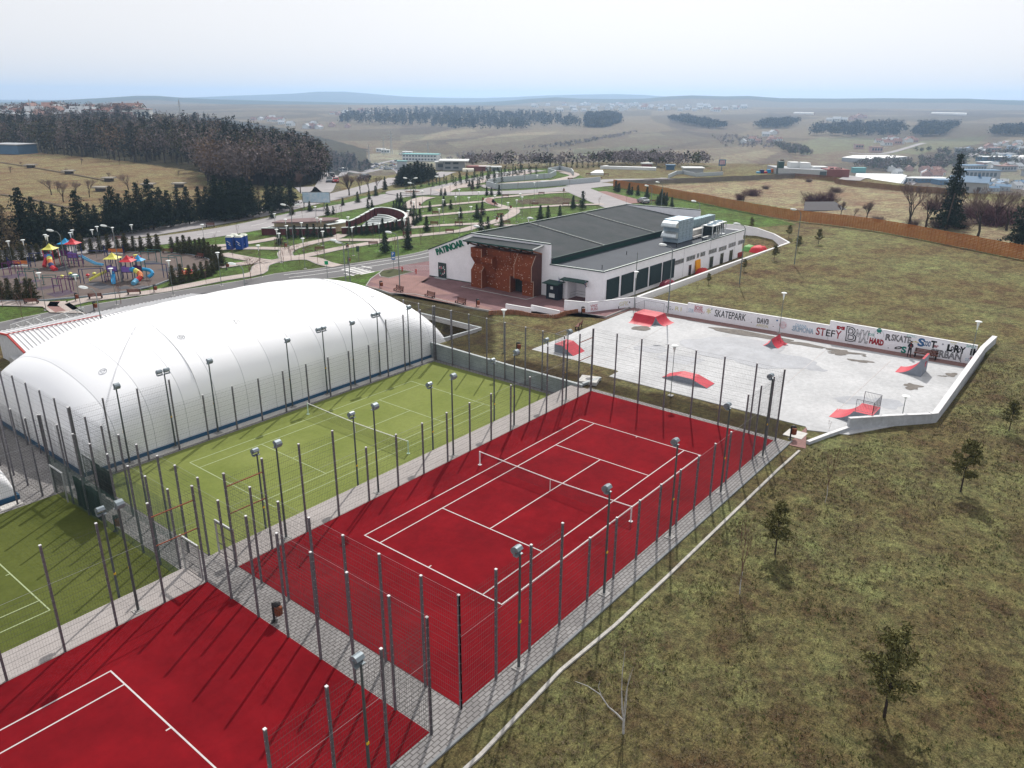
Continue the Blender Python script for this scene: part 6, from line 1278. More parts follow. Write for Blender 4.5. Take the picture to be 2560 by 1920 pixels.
# saplings in the park lawns
SAP = bare_proto('sapling', 'sapling', 'x', M_BARK, M_TWIGR, seed=140, h=3.2, spread=.38, trunk_r=.03, levels=3, split=.40, nb=2, upward=1.0, twig=.009)
WEEP = bare_proto('weeping_sapling', 'sapling', 'x', M_BARK, M_TWIGR, seed=143, h=2.6, spread=.9, trunk_r=.035, levels=3, split=.62, nb=3, upward=-1.0, twig=.012)
k_ = 0
for t, pts in (('a', [(45, 1450), (575, 1400), (400, 1640), (2090, 1385)]), ('b', [(155, 1380), (660, 1205), (1635, 1045), (1800, 400), (2100, 655), (2175, 230)]), ('s', [(455, 905), (645, 920), (680, 790), (900, 825), (1360, 920), (1840, 830), (1265, 795), (1545, 640), (1945, 660), (2170, 700), (260, 840), (1130, 350), (800, 320), (610, 345), (475, 345), (893, 310), (1060, 340), (360, 900), (1280, 760), (1060, 640)]), ('C', [(480, 1020), (625, 990), (1125, 1160), (1415, 1060), (1535, 1150), (1720, 1110), (1955, 1070), (290, 1370), (520, 1310), (180, 1420), (1060, 1180), (840, 1150), (700, 1230)]), ('c', [(1180, 560), (1370, 560), (1440, 470), (1640, 480), (1900, 520), (1010, 540), (480, 650), (230, 640), (680, 600), (910, 600)]), ('G', [(95, 350), (180, 260), (380, 240), (560, 190), (1335, 130)])):
    for x, y in pts: k_ += 1; SAP.put(at(t, x, y), k_*1.3, 'thin leafless sapling staked in the park lawns', .75+.3*rgv.random(), 'thin saplings in the park lawns')
for i, (t, x, y) in enumerate([('s', 455, 905), ('s', 820, 948), ('s', 580, 940), ('F', 2170, 340), ('G', 90, 330)]): WEEP.put(at(t, x+(12 if i == 0 else 0), y), i, f'small weeping sapling near the path crossing, {nth(i)} of the group', 1.0, 'weeping saplings at the path crossing')
# young pines on the slope: uneven whorled crowns
def young_pine(seed, h=3.4, r=1.15, leaf=.085):
    rg = np.random.default_rng(seed); mb = MB(); mb.chain([(0, 0, -.1), (.03, .02, h*.35), (-.04, .03, h*.7), (0, 0, h*.97)], [.055, .042, .025, .008], 6); tips = []
    nb_ = 9
    for w in range(nb_):
        f = (w+.6)/nb_; z = h*(.26+.71*f)
        for a in range(rg.integers(3, 6)):
            th = rg.random()*6.28; L = r*(1-f*.72)*(.55+.6*rg.random())*(.7 if w == 0 else 1); zz = z+L*.35
            p1 = (L*math.cos(th), L*math.sin(th), zz); mb.tube((0, 0, z), p1, .014, .006, 4, caps=False)
            for s_ in np.linspace(.45, 1.0, 4):
                tips.append((p1[0]*s_, p1[1]*s_, z+(zz-z)*s_+.03))
                tips.append((p1[0]*s_+rg.normal()*.12, p1[1]*s_+rg.normal()*.12, z+(zz-z)*s_+.10))
    tips += [(0, 0, h), (0, 0, h*.94), (.05, 0, h*.9)]
    t = thing('young_pine', 'x', 'pine'); part('trunk', mb, M_BARKD, t); VF = leafcloud(tips, None, leaf*.9, 7, rg, 1.5); ob('crown', mk('crown', VF, M_YPINE), t); return Rep(t)
YP_ = [young_pine(151+i) for i in range(4)]
for i, (t, bx_, by_, tx, ty, lab) in enumerate([('Q', 168, 738, 178, 520, 'bushy young pine on the slope beside the far red court'), ('Q', 640, 1440, 655, 1080, 'young pine with clumped needles lowest on the grass slope'), ('Q', 970, 465, 990, 250, 'young pine with a bent trunk in the middle of the slope'), ('Q', 1178, 202, 1190, 75, 'young pine at the photo edge above the skate park corner'),
      ('E', 178, 1362, 190, 1255, 'young pine behind the rink yard wall nearest the tall wall'), ('E', 255, 1478, 262, 1350, 'young pine in the row behind the rink yard, nearer the rink'), ('E', 435, 1420, 445, 1290, 'young pine in the row behind the rink yard, nearer the fence'), ('E', 52, 1558, 62, 1430, 'young pine just outside the pointed wall corner'), ('Dd', 1305, 1303, 1315, 1190, 'young pine behind the tall white yard wall'), ('r', 1795, 1225, 1800, 1020, 'dense young pine against the long low wall'), ('r', 1182, 1455, 1185, 1270, 'thin young pine nearest the rink side wall')]):
    p = at(t, bx_, by_); h = toph(p, t, tx, ty)/3.4; YP_[i % 4].put(p, i*1.1, lab, (h, h, h), 'young pines on the grass slope')
# birches
bi = thing('birch', 'white-limbed leafless birch with a long side branch low on the slope', 'birch', at('P', 1238, 1360)); P0 = Vector((0, 0, 0)); mb = MB(); tw = MB()
mb.chain([(0, 0, -.1), (0, .02, .5), (.02, .02, .7)], [.06, .055, .045], 7)
rr_ = Vector(CR); fwd = Vector((CF[0], CF[1], 0)).normalized()
def L2(pts): return [tuple(rr_*a+Vector((0, 0, b))+fwd*c) for a, b, c in pts]
mb.chain(L2([(0, .65, 0), (-.3, .95, .1), (-.7, 1.35, .1), (-1.05, 1.9, .2), (-1.6, 2.35, .2), (-2.1, 2.5, .3)]), [.04, .036, .03, .024, .016, .008], 6); mb.chain(L2([(-1.0, 1.85, .2), (-1.15, 2.3, .2), (-1.1, 2.6, .2)]), [.016, .012, .006], 5)
mb.chain(L2([(0, .65, 0), (-.12, 1.3, 0), (-.18, 2.2, .1), (-.2, 3.2, .1), (-.15, 4.3, .1)]), [.042, .036, .03, .02, .008], 6); mb.chain(L2([(0, .7, 0), (.05, 1.5, .1), (.05, 2.4, .1), (.12, 3.1, .1)]), [.034, .028, .018, .008], 6); mb.chain(L2([(-.05, 1.2, 0), (-.02, 2.4, -.1), (.2, 3.6, -.1)]), [.02, .015, .006], 5)
for i in range(70):
    q = random.Random(i); z = q.uniform(2.2, 5.2); a = q.uniform(0, 6.28); c = Vector((q.uniform(-.5, .5), q.uniform(-.5, .5), z)); tw.tube(c, c+Vector((math.cos(a)*.35, math.sin(a)*.35, .35)), .005, .003, 3, caps=False)
part('trunk', mb, M_BIRCH, bi); part('twigs', tw, M_TWIGR, bi)
BI = bare_proto('birch', 'birch', 'x', M_BIRCH, M_TWIGR, seed=160, h=5.0, spread=.25, trunk_r=.045, levels=4, split=.42, nb=2, upward=1.2, twig=.006)
HBI = hgt(BI)
for t, x, y, ty, lab in (('Q', 16, 908, 560, 'slender white birch beside the white kerb of the far red court'), ('Q', 384, 512, 250, 'leaning thin birch above the end of the white kerb'), ('Q', 400, 215, 150, 'wispy sapling at the low skate park wall'), ('J', 1240, 330, 240, 'small dark sapling behind the BMX graffiti'), ('Q', 1060, 300, 215, 'thin sapling on the slope below the skate park corner'), ('Q', 985, 660, 600, 'thin twig sapling in the middle of the slope'), ('I', 1735, 118, 20, 'thin sapling on the grass behind the SKATEPARK lettering')):
    p = at(t, x, y); h = toph(p, t, x, ty)/HBI; BI.put(p, x, lab, h, 'thin birches and saplings on the slope')
# shrubs
def shrub_proto(seed, m, r=1.5, h=1.6, n=160):
    rg = np.random.default_rng(seed); mb = MB()
    for i in range(n):
        th = rg.random()*6.28; L = r*(.3+.7*rg.random()); z = h*(.4+.6*rg.random()); b = (rg.normal()*.25*r, rg.normal()*.25*r, 0); e = (b[0]+L*.8*math.cos(th), b[1]+L*.8*math.sin(th), z); mb.tube(b, e, .022, .008, 3, caps=False)
        for k in range(3): c = np.array(b)+(np.array(e)-b)*rg.uniform(.4, .9); mb.tube(c, c+rg.normal(size=3)*.28+(0, 0, .15), .010, .004, 3, caps=False)
    t = thing('shrub', 'x', 'shrub'); part('stems', mb, m, t); return Rep(t)
M_PURP = mat('purple_stems', (.095, .045, .055), .9, noise=(1, .3)); SH = [shrub_proto(171, M_PURP), shrub_proto(172, M_TWIG)]
for i, (t, x, y, s_, w, m_) in enumerate([('E', 430, 1075, 2.0, 1.5, 0), ('E', 520, 1080, 1.8, 1.2, 0), ('E', 345, 1080, 1.3, 1.0, 0), ('E', 585, 970, 1.0, 2.0, 1), ('E', 350, 880, .7, 1.5, 1), ('Dd', 1320, 998, 1.2, 1.9, 0), ('Dd', 1215, 1035, 1.2, 1.0, 0), ('Dd', 1430, 940, .7, 1.5, 1), ('E', 1250, 1265, 1.0, 1.2, 1), ('E', 1480, 1275, 1.2, 2.0, 1), ('E', 1650, 1280, 1.4, 1.6, 1), ('E', 1930, 1250, 2.6, 1.6, 0), ('E', 2060, 1230, 2.4, 1.4, 0), ('E', 1700, 1180, 1.8, 1.6, 1), ('E', 1420, 1120, 1.6, 1.4, 0), ('E', 540, 1010, 1.0, 1.0, 1), ('E', 1820, 1180, 2.0, 1.4, 1), ('E', 950, 1225, .8, 1.3, 1)]):
    SH[m_].put(at(t, x, y), i, f'{"purple" if m_ == 0 else "grey brown"} leafless shrub in the dry field beyond the wooden fence, {nth(i)} of the scatter', (s_*w, s_*w, s_), 'shrubs in the dry field')

# ------------------------------------------------------------------ masses of wood far off (nobody could count these)
def woods(name, label, polys, n, h, leaf, each, mats_, seed, crown=.32, tall=(.8, 1.25), trunks=True, hf=None):
    rg = np.random.default_rng(seed); pts = []
    for P in polys:
        P = [px(*p) for p in P]; us = [p[0] for p in P]; vs_ = [p[1] for p in P]; k = 0; want = n//len(polys); tries = 0
        # spread evenly over the ground: pick photo spots, weight by the ground they cover
        while k < want and tries < want*60:
            tries += 1; u = rg.uniform(min(us), max(us)); v = rg.uniform(min(vs_), max(vs_))
            if not inpoly(np.array([u]), np.array([v]), P)[0]: continue
            x, y, z = at('S', u, v); pts.append((x, y, z)); k += 1
    V = []; MI = []; TR = MB()
    for x, y, z in pts:
        hh = h*rg.uniform(*tall)*(1 if hf is None else hf(float(pj(x, y, z)[0]))); kind = rg.choice(len(mats_), p=[m_[1] for m_ in mats_]); con = mats_[kind][2]
        r = hh*crown*(rg.uniform(.7, 1.2)); c = []
        for _ in range(each):
            if con: f = rg.random()**.8; rad = r*.8*(1-f)*math.sqrt(rg.random()); th = rg.random()*6.28; c.append((x+rad*math.cos(th), y+rad*math.sin(th), z+hh*(.12+.88*f)))
            else:
                d = rg.normal(size=3); d /= np.linalg.norm(d); q = rg.random()**.4; c.append((x+d[0]*r*q, y+d[1]*r*q, z+hh*.62+d[2]*hh*.36*q))
        a, _f = leafcloud(c, None, leaf, 1, rg); V.append(a); MI += [kind]*each
        if trunks: TR.tube((x, y, z-.3), (x, y, z+hh*.6), hh*.014, hh*.006, 4, caps=False)
    V = np.concatenate(V); me = fastmesh(name, V, np.arange(len(V)).reshape(-1, 4), [m_[0] for m_ in mats_], MI); 
    o = ob(name, me); tag(o, label, 'wood', None, 'stuff')
    if trunks: o2 = ob('trunks', TR.mesh('trunks', M_BARKD), o)
    return o
M_WA = mat('wood_dark', (.026, .031, .026), .95, noise=(.05, .2)); M_WB = mat('wood_mauve', (.150, .118, .112), .95, noise=(.05, .25)); M_WC = mat('wood_olive', (.062, .062, .034), .95, noise=(.05, .2)); M_WD = mat('wood_russet', (.13, .085, .055), .95, noise=(.05, .2)); M_WE = mat('wood_pale_green', (.085, .092, .055), .95, noise=(.05, .2))
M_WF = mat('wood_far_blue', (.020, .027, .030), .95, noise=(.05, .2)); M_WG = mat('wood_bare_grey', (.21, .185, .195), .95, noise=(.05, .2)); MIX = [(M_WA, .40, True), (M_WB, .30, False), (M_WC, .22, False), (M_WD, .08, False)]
woods('forest', 'dark mixed wood covering the hill behind the dry meadow', [[('A', -500, 610), ('A', -500, 430), ('A', 300, 440), ('A', 1000, 430), ('A', 1650, 440), ('A', 2212, 510), ('A', 2212, 900), ('A', 1800, 860), ('A', 1690, 760), ('A', 1500, 730), ('A', 900, 690), ('A', 180, 620)]], 1100, 13, .55, 105, MIX, 5)
woods('forest', 'bare mauve wood running down the nose of the hill to the junction', [[('A', 2212, 520), ('B', 500, 560), ('B', 800, 620), ('B', 1000, 650), ('B', 1300, 685), ('B', 1460, 735), ('B', 1470, 790), ('B', 1200, 800), ('B', 1000, 890), ('B', 860, 920), ('B', 500, 890), ('B', 200, 850), ('A', 2212, 880)]], 680, 11, .5, 105, [(M_WA, .30, True), (M_WB, .50, False), (M_WC, .14, False), (M_WE, .06, False)], 6, hf=lambda u: float(np.interp(u, [760, 830, 925], [1, .85, .45])))
woods('forest', 'bare reddish trees along the edge of the dry meadow', [[('A', 1750, 800), ('A', 2212, 860), ('B', 300, 850), ('B', 700, 860), ('B', 800, 930), ('B', 300, 905), ('A', 2212, 945), ('A', 1800, 905)]], 150, 11, .5, 80, [(M_WB, .7, False), (M_WD, .3, False)], 7)
woods('forest', 'dark blue wood on the far side of the valley', [[('B', 1200, 385), ('B', 1250, 300), ('B', 2000, 275), ('C', 600, 280), ('C', 1300, 325), ('C', 1570, 360), ('C', 1560, 410), ('C', 1150, 400), ('C', 1050, 435), ('C', 400, 425), ('B', 1900, 395)], [('C', 1600, 410), ('C', 1600, 340), ('C', 1850, 325), ('C', 1920, 365), ('C', 1750, 415)]], 1250, 14, 1.9, 44, [(M_WF, .8, True), (M_WC, .2, False)], 8, trunks=False)
woods('forest', 'dark wood on the far slope beyond the supermarket', [[('E', 330, 480), ('E', 400, 420), ('E', 700, 400), ('E', 1150, 400), ('E', 1220, 450), ('E', 1100, 500), ('E', 700, 495)], [('E', 1250, 490), ('E', 1300, 410), ('E', 1650, 405), ('E', 1500, 490)], [('Dd', 1330, 420), ('Dd', 1450, 375), ('Dd', 1750, 370), ('Dd', 1600, 420)], [('E', 1880, 490), ('E', 2000, 440), ('E', 2400, 430), ('E', 2400, 490)], [('Dd', 590, 350), ('Dd', 760, 345), ('Dd', 1100, 420), ('Dd', 1000, 430), ('Dd', 620, 370)]], 1250, 12, 1.5, 40, [(M_WF, .8, False), (M_WC, .2, False)], 9, trunks=False)
woods('forest', 'belt of leafless trees along the valley floor', [[('C', 350, 700), ('C', 600, 640), ('C', 780, 720), ('C', 1100, 730), ('C', 1500, 735), ('C', 2000, 700), ('C', 2212, 690), ('C', 2212, 740), ('C', 1400, 765), ('C', 600, 760)], [('Dd', 0, 700), ('Dd', 300, 700), ('Dd', 700, 720), ('Dd', 1000, 745), ('Dd', 600, 760), ('Dd', 0, 740)], [('Dd', 950, 480), ('Dd', 1300, 500), ('Dd', 1700, 590), ('Dd', 1800, 650), ('Dd', 1500, 600), ('Dd', 1100, 600)], [('C', 1020, 610), ('C', 1400, 560), ('C', 1900, 480), ('C', 2130, 435), ('C', 1900, 500), ('C', 1400, 590)]], 520, 5.0, .6, 34, [(M_WG, .75, False), (M_WA, .1, False), (M_WE, .15, False)], 10, trunks=False)
woods('forest', 'pale willows and garden trees round the valley workshops', [[('E', 1300, 780), ('E', 1300, 700), ('E', 1480, 680), ('E', 1720, 700), ('E', 1700, 790)], [('E', 700, 760), ('E', 950, 710), ('E', 1200, 720), ('E', 1280, 780), ('E', 1000, 790)], [('E', 0, 560), ('E', 300, 600), ('E', 380, 660), ('E', 200, 650)], [('E', 1250, 620), ('E', 1700, 640), ('E', 2200, 620), ('E', 2212, 760), ('E', 1700, 700)]], 420, 6.5, .8, 50, [(M_WE, .45, False), (M_WB, .35, False), (M_WC, .2, False)], 11, trunks=False)
woods('forest', 'gardens and trees among the houses behind the hill wood', [[('A', -300, 400), ('A', -300, 270), ('A', 500, 270), ('A', 1250, 290), ('A', 1250, 350), ('A', 600, 390)]], 260, 8, .8, 50, [(M_WA, .3, False), (M_WB, .6, False), (M_WC, .1, False)], 12, trunks=False)

# grass tufts on the near slope
rg = np.random.default_rng(77); n = 70000
gx = rg.uniform(-10, 62, n*2); gy = -4.8-rg.random(n*2)**1.3*52; ok = (gy < -5.95-(np.abs(gx-8)*.0)) & (~((gx > 30.5) & (gx < 42) & (gy > -13.2+(42-gx)*.55))) & (~((gx > 42) & (gy > -13.3))); gx, gy = gx[ok][:n], gy[ok][:n]; n = len(gx); gz = H(gx, gy)
dens = wnoise(gx, gy, 2.3, .5)+.6*wnoise(gx, gy, .9, 1.5); keep = dens+rg.normal(size=n)*.5 > -.2; gx, gy, gz = gx[keep], gy[keep], gz[keep]; n = len(gx); bl = 5
c = np.repeat(np.stack([gx, gy, gz], 1), bl, 0); th = rg.random(n*bl)*6.28; w = .013+.011*rg.random(n*bl); hh = np.repeat(.05+.10*rg.random(n)**1.5, bl)*(.6+.8*rg.random(n*bl)); ln = .05+.07*rg.random(n*bl)
off = rg.normal(size=(n*bl, 2))*.045; b0 = c+np.concatenate([off, np.zeros((n*bl, 1))-.005+np.zeros((n*bl, 1))], 1); d = np.stack([np.cos(th), np.sin(th), 0*th], 1); e = np.stack([-np.sin(th), np.cos(th), 0*th], 1)
V = np.stack([b0-e*w[:, None], b0+e*w[:, None], b0+d*ln[:, None]+np.array([0, 0, 1])*hh[:, None]], 1).reshape(-1, 3)
GM = [mat('grass_straw', (.155, .125, .075), .9, noise=(.4, .2)), mat('grass_olive', (.085, .078, .028), .9, noise=(.4, .25)), mat('grass_green', (.050, .068, .018), .9, noise=(.4, .2))]
kind = np.repeat(np.clip((wnoise(gx, gy, 4.5, 2.2)*1.1+rg.normal(size=n)*.7+1.05).astype(int), 0, 2), bl)
tag(ob('grass', fastmesh('grass', V, np.arange(n*bl*3).reshape(-1, 3), GM, kind)), 'straw and olive grass tufts on the slope beside the courts', 'grass', None, 'stuff')
# ================================================================== PARK FURNITURE
M_PLAMP = mat('park_lamp_white', (.74, .78, .77), .4); M_PPOLE = mat('park_pole', (.17, .195, .195), .5, .3); M_BENCHW = mat('bench_wood', (.16, .062, .046), .7, noise=(6, .2)); M_BENCHF = mat('bench_frame', (.022, .018, .018), .6)
M_BINW = mat('bin_slats', (.25, .075, .035), .7, noise=(8, .2)); M_BINK = mat('bin_black', (.018, .018, .020), .5)
t = thing('park_lamp', 'x', 'lamp'); mb = MB(); mb.tube((0, 0, 0), (0, 0, 4.0), .04, .028, 8); part('pole', mb, M_PPOLE, t)
mb = MB(); mb.lathe([(.04, 3.95), (.06, 4.2), (.11, 4.45), (.15, 4.60), (.14, 4.62), (.02, 4.64)], 12); part('bowl', mb, M_PLAMP, t); mb = MB(); mb.lathe([(.30, 4.74), (.32, 4.77), (.22, 4.82), (.09, 4.84), (.001, 4.84)], 16); part('disc', mb, M_PLAMP, t)
mb = MB(); mb.box(-.22, -.22, -.02, .22, .22, .05); part('base', mb, M_KERB, t)
PLP = Rep(t); HL = 4.8
def lamps(t_, pts, zone):
    for i, (x, y) in enumerate(pts):
        u, v = px(t_, x, y); p = unp(u, v, HL); z = Hs(p[0], p[1]); p = unp(u, v, z+HL); PLP.put((p[0], p[1], z), i, f'white mushroom park lamp {zone}, {nth(i)} of them', None, 'mushroom park lamps')
for x, y, lab in ((68, 258, 'white mushroom lamp in the grass bank between dome and skate park'), (1545, 568, 'white mushroom lamp between the red court and the skate park'), ): lamps_ = unp(*px('I', x, y), HL); PLP.put((lamps_[0], lamps_[1], 0.05), 0, lab, None, 'mushroom park lamps')
for x, y, lab in ((168, 97, 'white mushroom lamp on the brick walk by the STEFY graffiti'), (1822, 358, 'white mushroom lamp at the far end of the graffiti wall')): q = unp(*px('J', x, y), HL); PLP.put((min(q[0], wallx(q[1])-.3) if q[0] > 50 else q[0], q[1], 0.02), 0, lab, None, 'mushroom park lamps')
p = (40.9, -10.1, .05); s_ = toph(p, 'J', 1253, 998)/HL; PLP.put(p, 0, 'shorter white mushroom lamp inside the grass corner of the skate park', (1, 1, s_), 'mushroom park lamps')
lamps('a', [(135, 292), (390, 272), (775, 182), (808, 205), (1210, 148), (1243, 102), (1585, 98), (1670, 42), (1935, 57)], 'in front of the dark conifer row')
lamps('a', [(662, 840), (1290, 872), (1908, 764)], 'inside the playground'); lamps('b', [(1820, 490), (970, 628), (330, 12), (1555, 5)], 'at the arena side of the playground')
lamps('s', [(385, 357), (595, 402), (398, 442), (268, 490), (297, 542), (875, 515), (613, 607), (25, 698), (1210, 327), (1260, 465), (1615, 417), (1955, 367), (2005, 243), (775, 190), (850, 355), (240, 285), (2075, 130), (800, 340)], 'around the pavilion and amphitheatre')
lamps('c', [(606, 652), (868, 627), (1360, 654), (1270, 680), (1415, 622), (1135, 608), (1395, 590), (890, 720), (390, 560), (770, 545), (970, 570), (1570, 402), (1540, 478), (735, 620)], 'on the curving lawns beyond the amphitheatre')
lamps('C', [(338, 1112), (510, 1142), (613, 1092), (2060, 1122), (1110, 1192)], 'on the lawns behind the rink roof'); lamps('H', [(1905, 686)], 'beside the rink corner by the parapet')
def slamp(double=False):
    t = thing('street_lamp', 'x', 'street lamp'); mb = MB(); mb.tube((0, 0, 0), (0, 0, 7.6), .085, .05, 8); mb.chain([(0, 0, 7.5), (.25, 0, 7.95), (.9, 0, 8.15)], [.05, .04, .035], 6)
    if double: mb.chain([(0, 0, 7.5), (-.25, 0, 7.95), (-.9, 0, 8.15)], [.05, .04, .035], 6)
    part('pole', mb, M_PPOLE, t)
    for s_ in ((1, -1) if double else (1,)):
        mb = MB(); n = 8
        for i in range(n): a, b = i/n, (i+1)/n; ra = .17*math.sin(math.pi*(.08+.84*a))**.6; rb = .17*math.sin(math.pi*(.08+.84*b))**.6; mb.tube((s_*(.75+.9*a), 0, 8.12+.12*a), (s_*(.75+.9*b), 0, 8.12+.12*b), ra, rb, 8)
        part('lamp_head', mb, M_PLAMP, t)
    return Rep(t)
SL, SLD = slamp(), slamp(True); rz_l = math.atan2(CR[1], CR[0])+math.pi
for i, (t_, x, y, lab, dz_) in enumerate([('a', 840, 108, 'near the conifer row behind the playground', 0), ('a', 1765, 28, 'behind the swings at the avenue', 0), ('a', 1405, 1090, 'in the verge between dome and playground', 0), ('b', 2045, 683, 'at the path end of the playground hedge', 0), ('s', 1725, 527, 'in front of the amphitheatre wall', 0), ('s', 1000, 632, 'by the road below the pavilion', 0), ('C', 1115, 1192, 'behind the middle of the rink roof', 0), ('C', 650, 1262, 'behind the rink sign gable', 0), ('Dd', 800, 1045, 'in the grass below the wooden fence', 0), ('Dd', 1660, 1117, 'close to the wooden fence on the slope', 0), ('r', 1650, 410, 'behind the chillers at the rink back corner', 0), ('r', 365, 770, 'on the slope beside the rink shutters', 0), ('Dd', 490, 882, 'near the start of the wooden fence', 0), ('Dd', 395, 912, 'by the parking bays at the fence', 0), ('c', 255, 480, 'under the double lamp at the roundabout', 0), ('c', 530, 415, 'beside the dark conifer clump', 0), ('G', 840, 20, 'at the zebra crossing', 0)]):
    u, v = px(t_, x, y); p = unp(u, v, 8.2); z = Hs(p[0], p[1]); p = unp(u, v, z+8.2); dx = Vector((math.cos(rz_l), math.sin(rz_l), 0))*1.4; SL.put((p[0]-dx.x, p[1]-dx.y, z), rz_l, 'arm street lamp with a white oval head '+lab, None, 'arm street lamps')
for t_, x, y, lab in (('c', 270, 430, 'double-armed street lamp at the roundabout'), ('s', 450, 165, 'double-armed street lamp at the end of the conifer row'), ('C', 880, 800, 'double-armed street lamp on the far avenue')): u, v = px(t_, x, y); p = unp(u, v, 8.2); z = Hs(p[0], p[1]); SLD.put((p[0], p[1], z), rz_l, lab, None, 'double street lamps')
p = at('I', 1197, 178); t = thing('lamp_post', 'tall thin grey post where the parapet meets the graffiti wall', 'post', p); mb = MB(); mb.tube((0, 0, 0), (0, 0, 6.5), .06, .045, 8); part('pole', mb, M_PPOLE, t)
# benches
t = thing('bench', 'x', 'bench'); 
for k in range(4): mb = MB(); mb.box(-.85, -.22+.11*k, .43, .85, -.13+.11*k, .47); part('seat_slat', mb, M_BENCHW, t)
for k in range(3): mb = MB(); mb.beam((-.85, .235+.025*k, .56+.13*k), (.85, .235+.025*k, .56+.13*k), .03, .10); part('back_slat', mb, M_BENCHW, t)
for x in (-.80, .70): mb = MB(); mb.box(x, -.24, 0, x+.10, -.14, .429); mb.box(x, .14, 0, x+.10, .24, .429); mb.box(x, -.139, .35, x+.10, .139, .428); mb.beam((x+.05, .21, .44), (x+.05, .30, .92), .08, .05); part('side_frame', mb, M_BENCHF, t)
BN = Rep(t)
yaw_cam = math.atan2(CF[1], CF[0])
def bench(t_, x, y, lab, face='cam', rz=None, s_=1.0, z=None):
    p = at(t_, x, y, z); rz = rz if rz is not None else (yaw_cam+math.pi/2+(0 if face == 'cam' else math.pi)-math.pi); BN.put(p, rz+(math.pi if False else 0), lab, s_, 'brown park benches')
RZC = yaw_cam-math.pi/2    # bench front (-y) turned to the camera
for t_, x, y, lab, rz in [('a', 555, 1392, 'dark bench seen from behind beside the curved path near the shed', RZC+math.pi+.1), ('a', 1660, 1300, 'dark bench seen from behind at the playground path, nearer the shed', RZC+math.pi+.25), ('b', 390, 1225, 'dark bench seen from behind at the playground path, nearer the thujas', RZC+math.pi+.25), ('b', 965, 515, 'reddish bench at the back edge of the playground', RZC), ('b', 1515, 598, 'reddish bench at the arena corner of the playground', RZC-.5), ('b', 95, 295, 'pale bench behind the playground hedge', RZC+.2), ('b', 1700, 55, 'pale bench on the avenue verge', RZC+.2),
   ('s', 840, 785, 'reddish bench on the lawn tip by the path crossing', RZC+.1), ('s', 1545, 708, 'dark bench seen from behind on the lawn above the road', RZC+math.pi+.1), ('s', 1990, 582, 'reddish bench on the path below the amphitheatre ring', RZC), ('C', 62, 1352, 'bench on the first curving path behind the rink gable', RZC+.1), ('C', 430, 1322, 'dark bench behind the rink gable seen from behind', RZC+math.pi), ('C', 295, 1258, 'reddish bench on the second lawn beyond the amphitheatre', RZC), ('C', 508, 1256, 'dark bench on the second lawn path', RZC+math.pi), ('C', 310, 1165, 'reddish bench on the third lawn path', RZC), ('C', 912, 1015, 'dark bench on the ring path', RZC+math.pi), ('C', 1222, 993, 'dark bench at the ploughed bed, far side', RZC+math.pi), ('C', 1167, 1090, 'reddish bench at the ploughed bed, near side', RZC), ('C', 1432, 1087, 'dark bench near the road fork', RZC+math.pi), ('C', 870, 1185, 'bench beside the pink path junction', RZC+.6), ('C', 920, 1250, 'bench just behind the rink roof edge', RZC), ('C', 700, 1140, 'dark bench behind the two tall lawn spruces', RZC+math.pi), ('C', 1725, 858, 'tiny far bench in front of the glass-roofed pool', RZC+math.pi), ('C', 1470, 868, 'tiny far bench on the lawn before the pool', RZC+math.pi), ('C', 1780, 828, 'tiny far bench by the white pool edge', RZC+math.pi), ('C', 1625, 824, 'tiny far bench left of the white pool edge', RZC+math.pi),
   ('G', 1370, 452, 'dark bench on the plaza edge closest to the dome', R_(-90)-.1+math.pi*0), ('G', 1640, 503, 'dark bench on the plaza edge, middle of three', R_(-90)-.1), ('G', 1905, 560, 'dark bench on the plaza edge nearest the bin', R_(-90)-.1), ('H', 1700, 1012, 'reddish bench on the brick walk under the parapet', RZC-.25), ('H', 1405, 1180, 'reddish bench on the grass at the edge of the skate slab', R_(200)), ('Dd', 450, 1062, 'dark bench by the parking bays near the fence', RZC+math.pi)]:
    bench(t_, x, y, lab, rz=rz)
p = (wallx(-7.6)-.62, -7.75, .07); BN.put(p, R_(90)+math.pi+.06, 'long brown bench against the graffiti wall next to the person', (1.3, 1, 1), 'brown park benches')
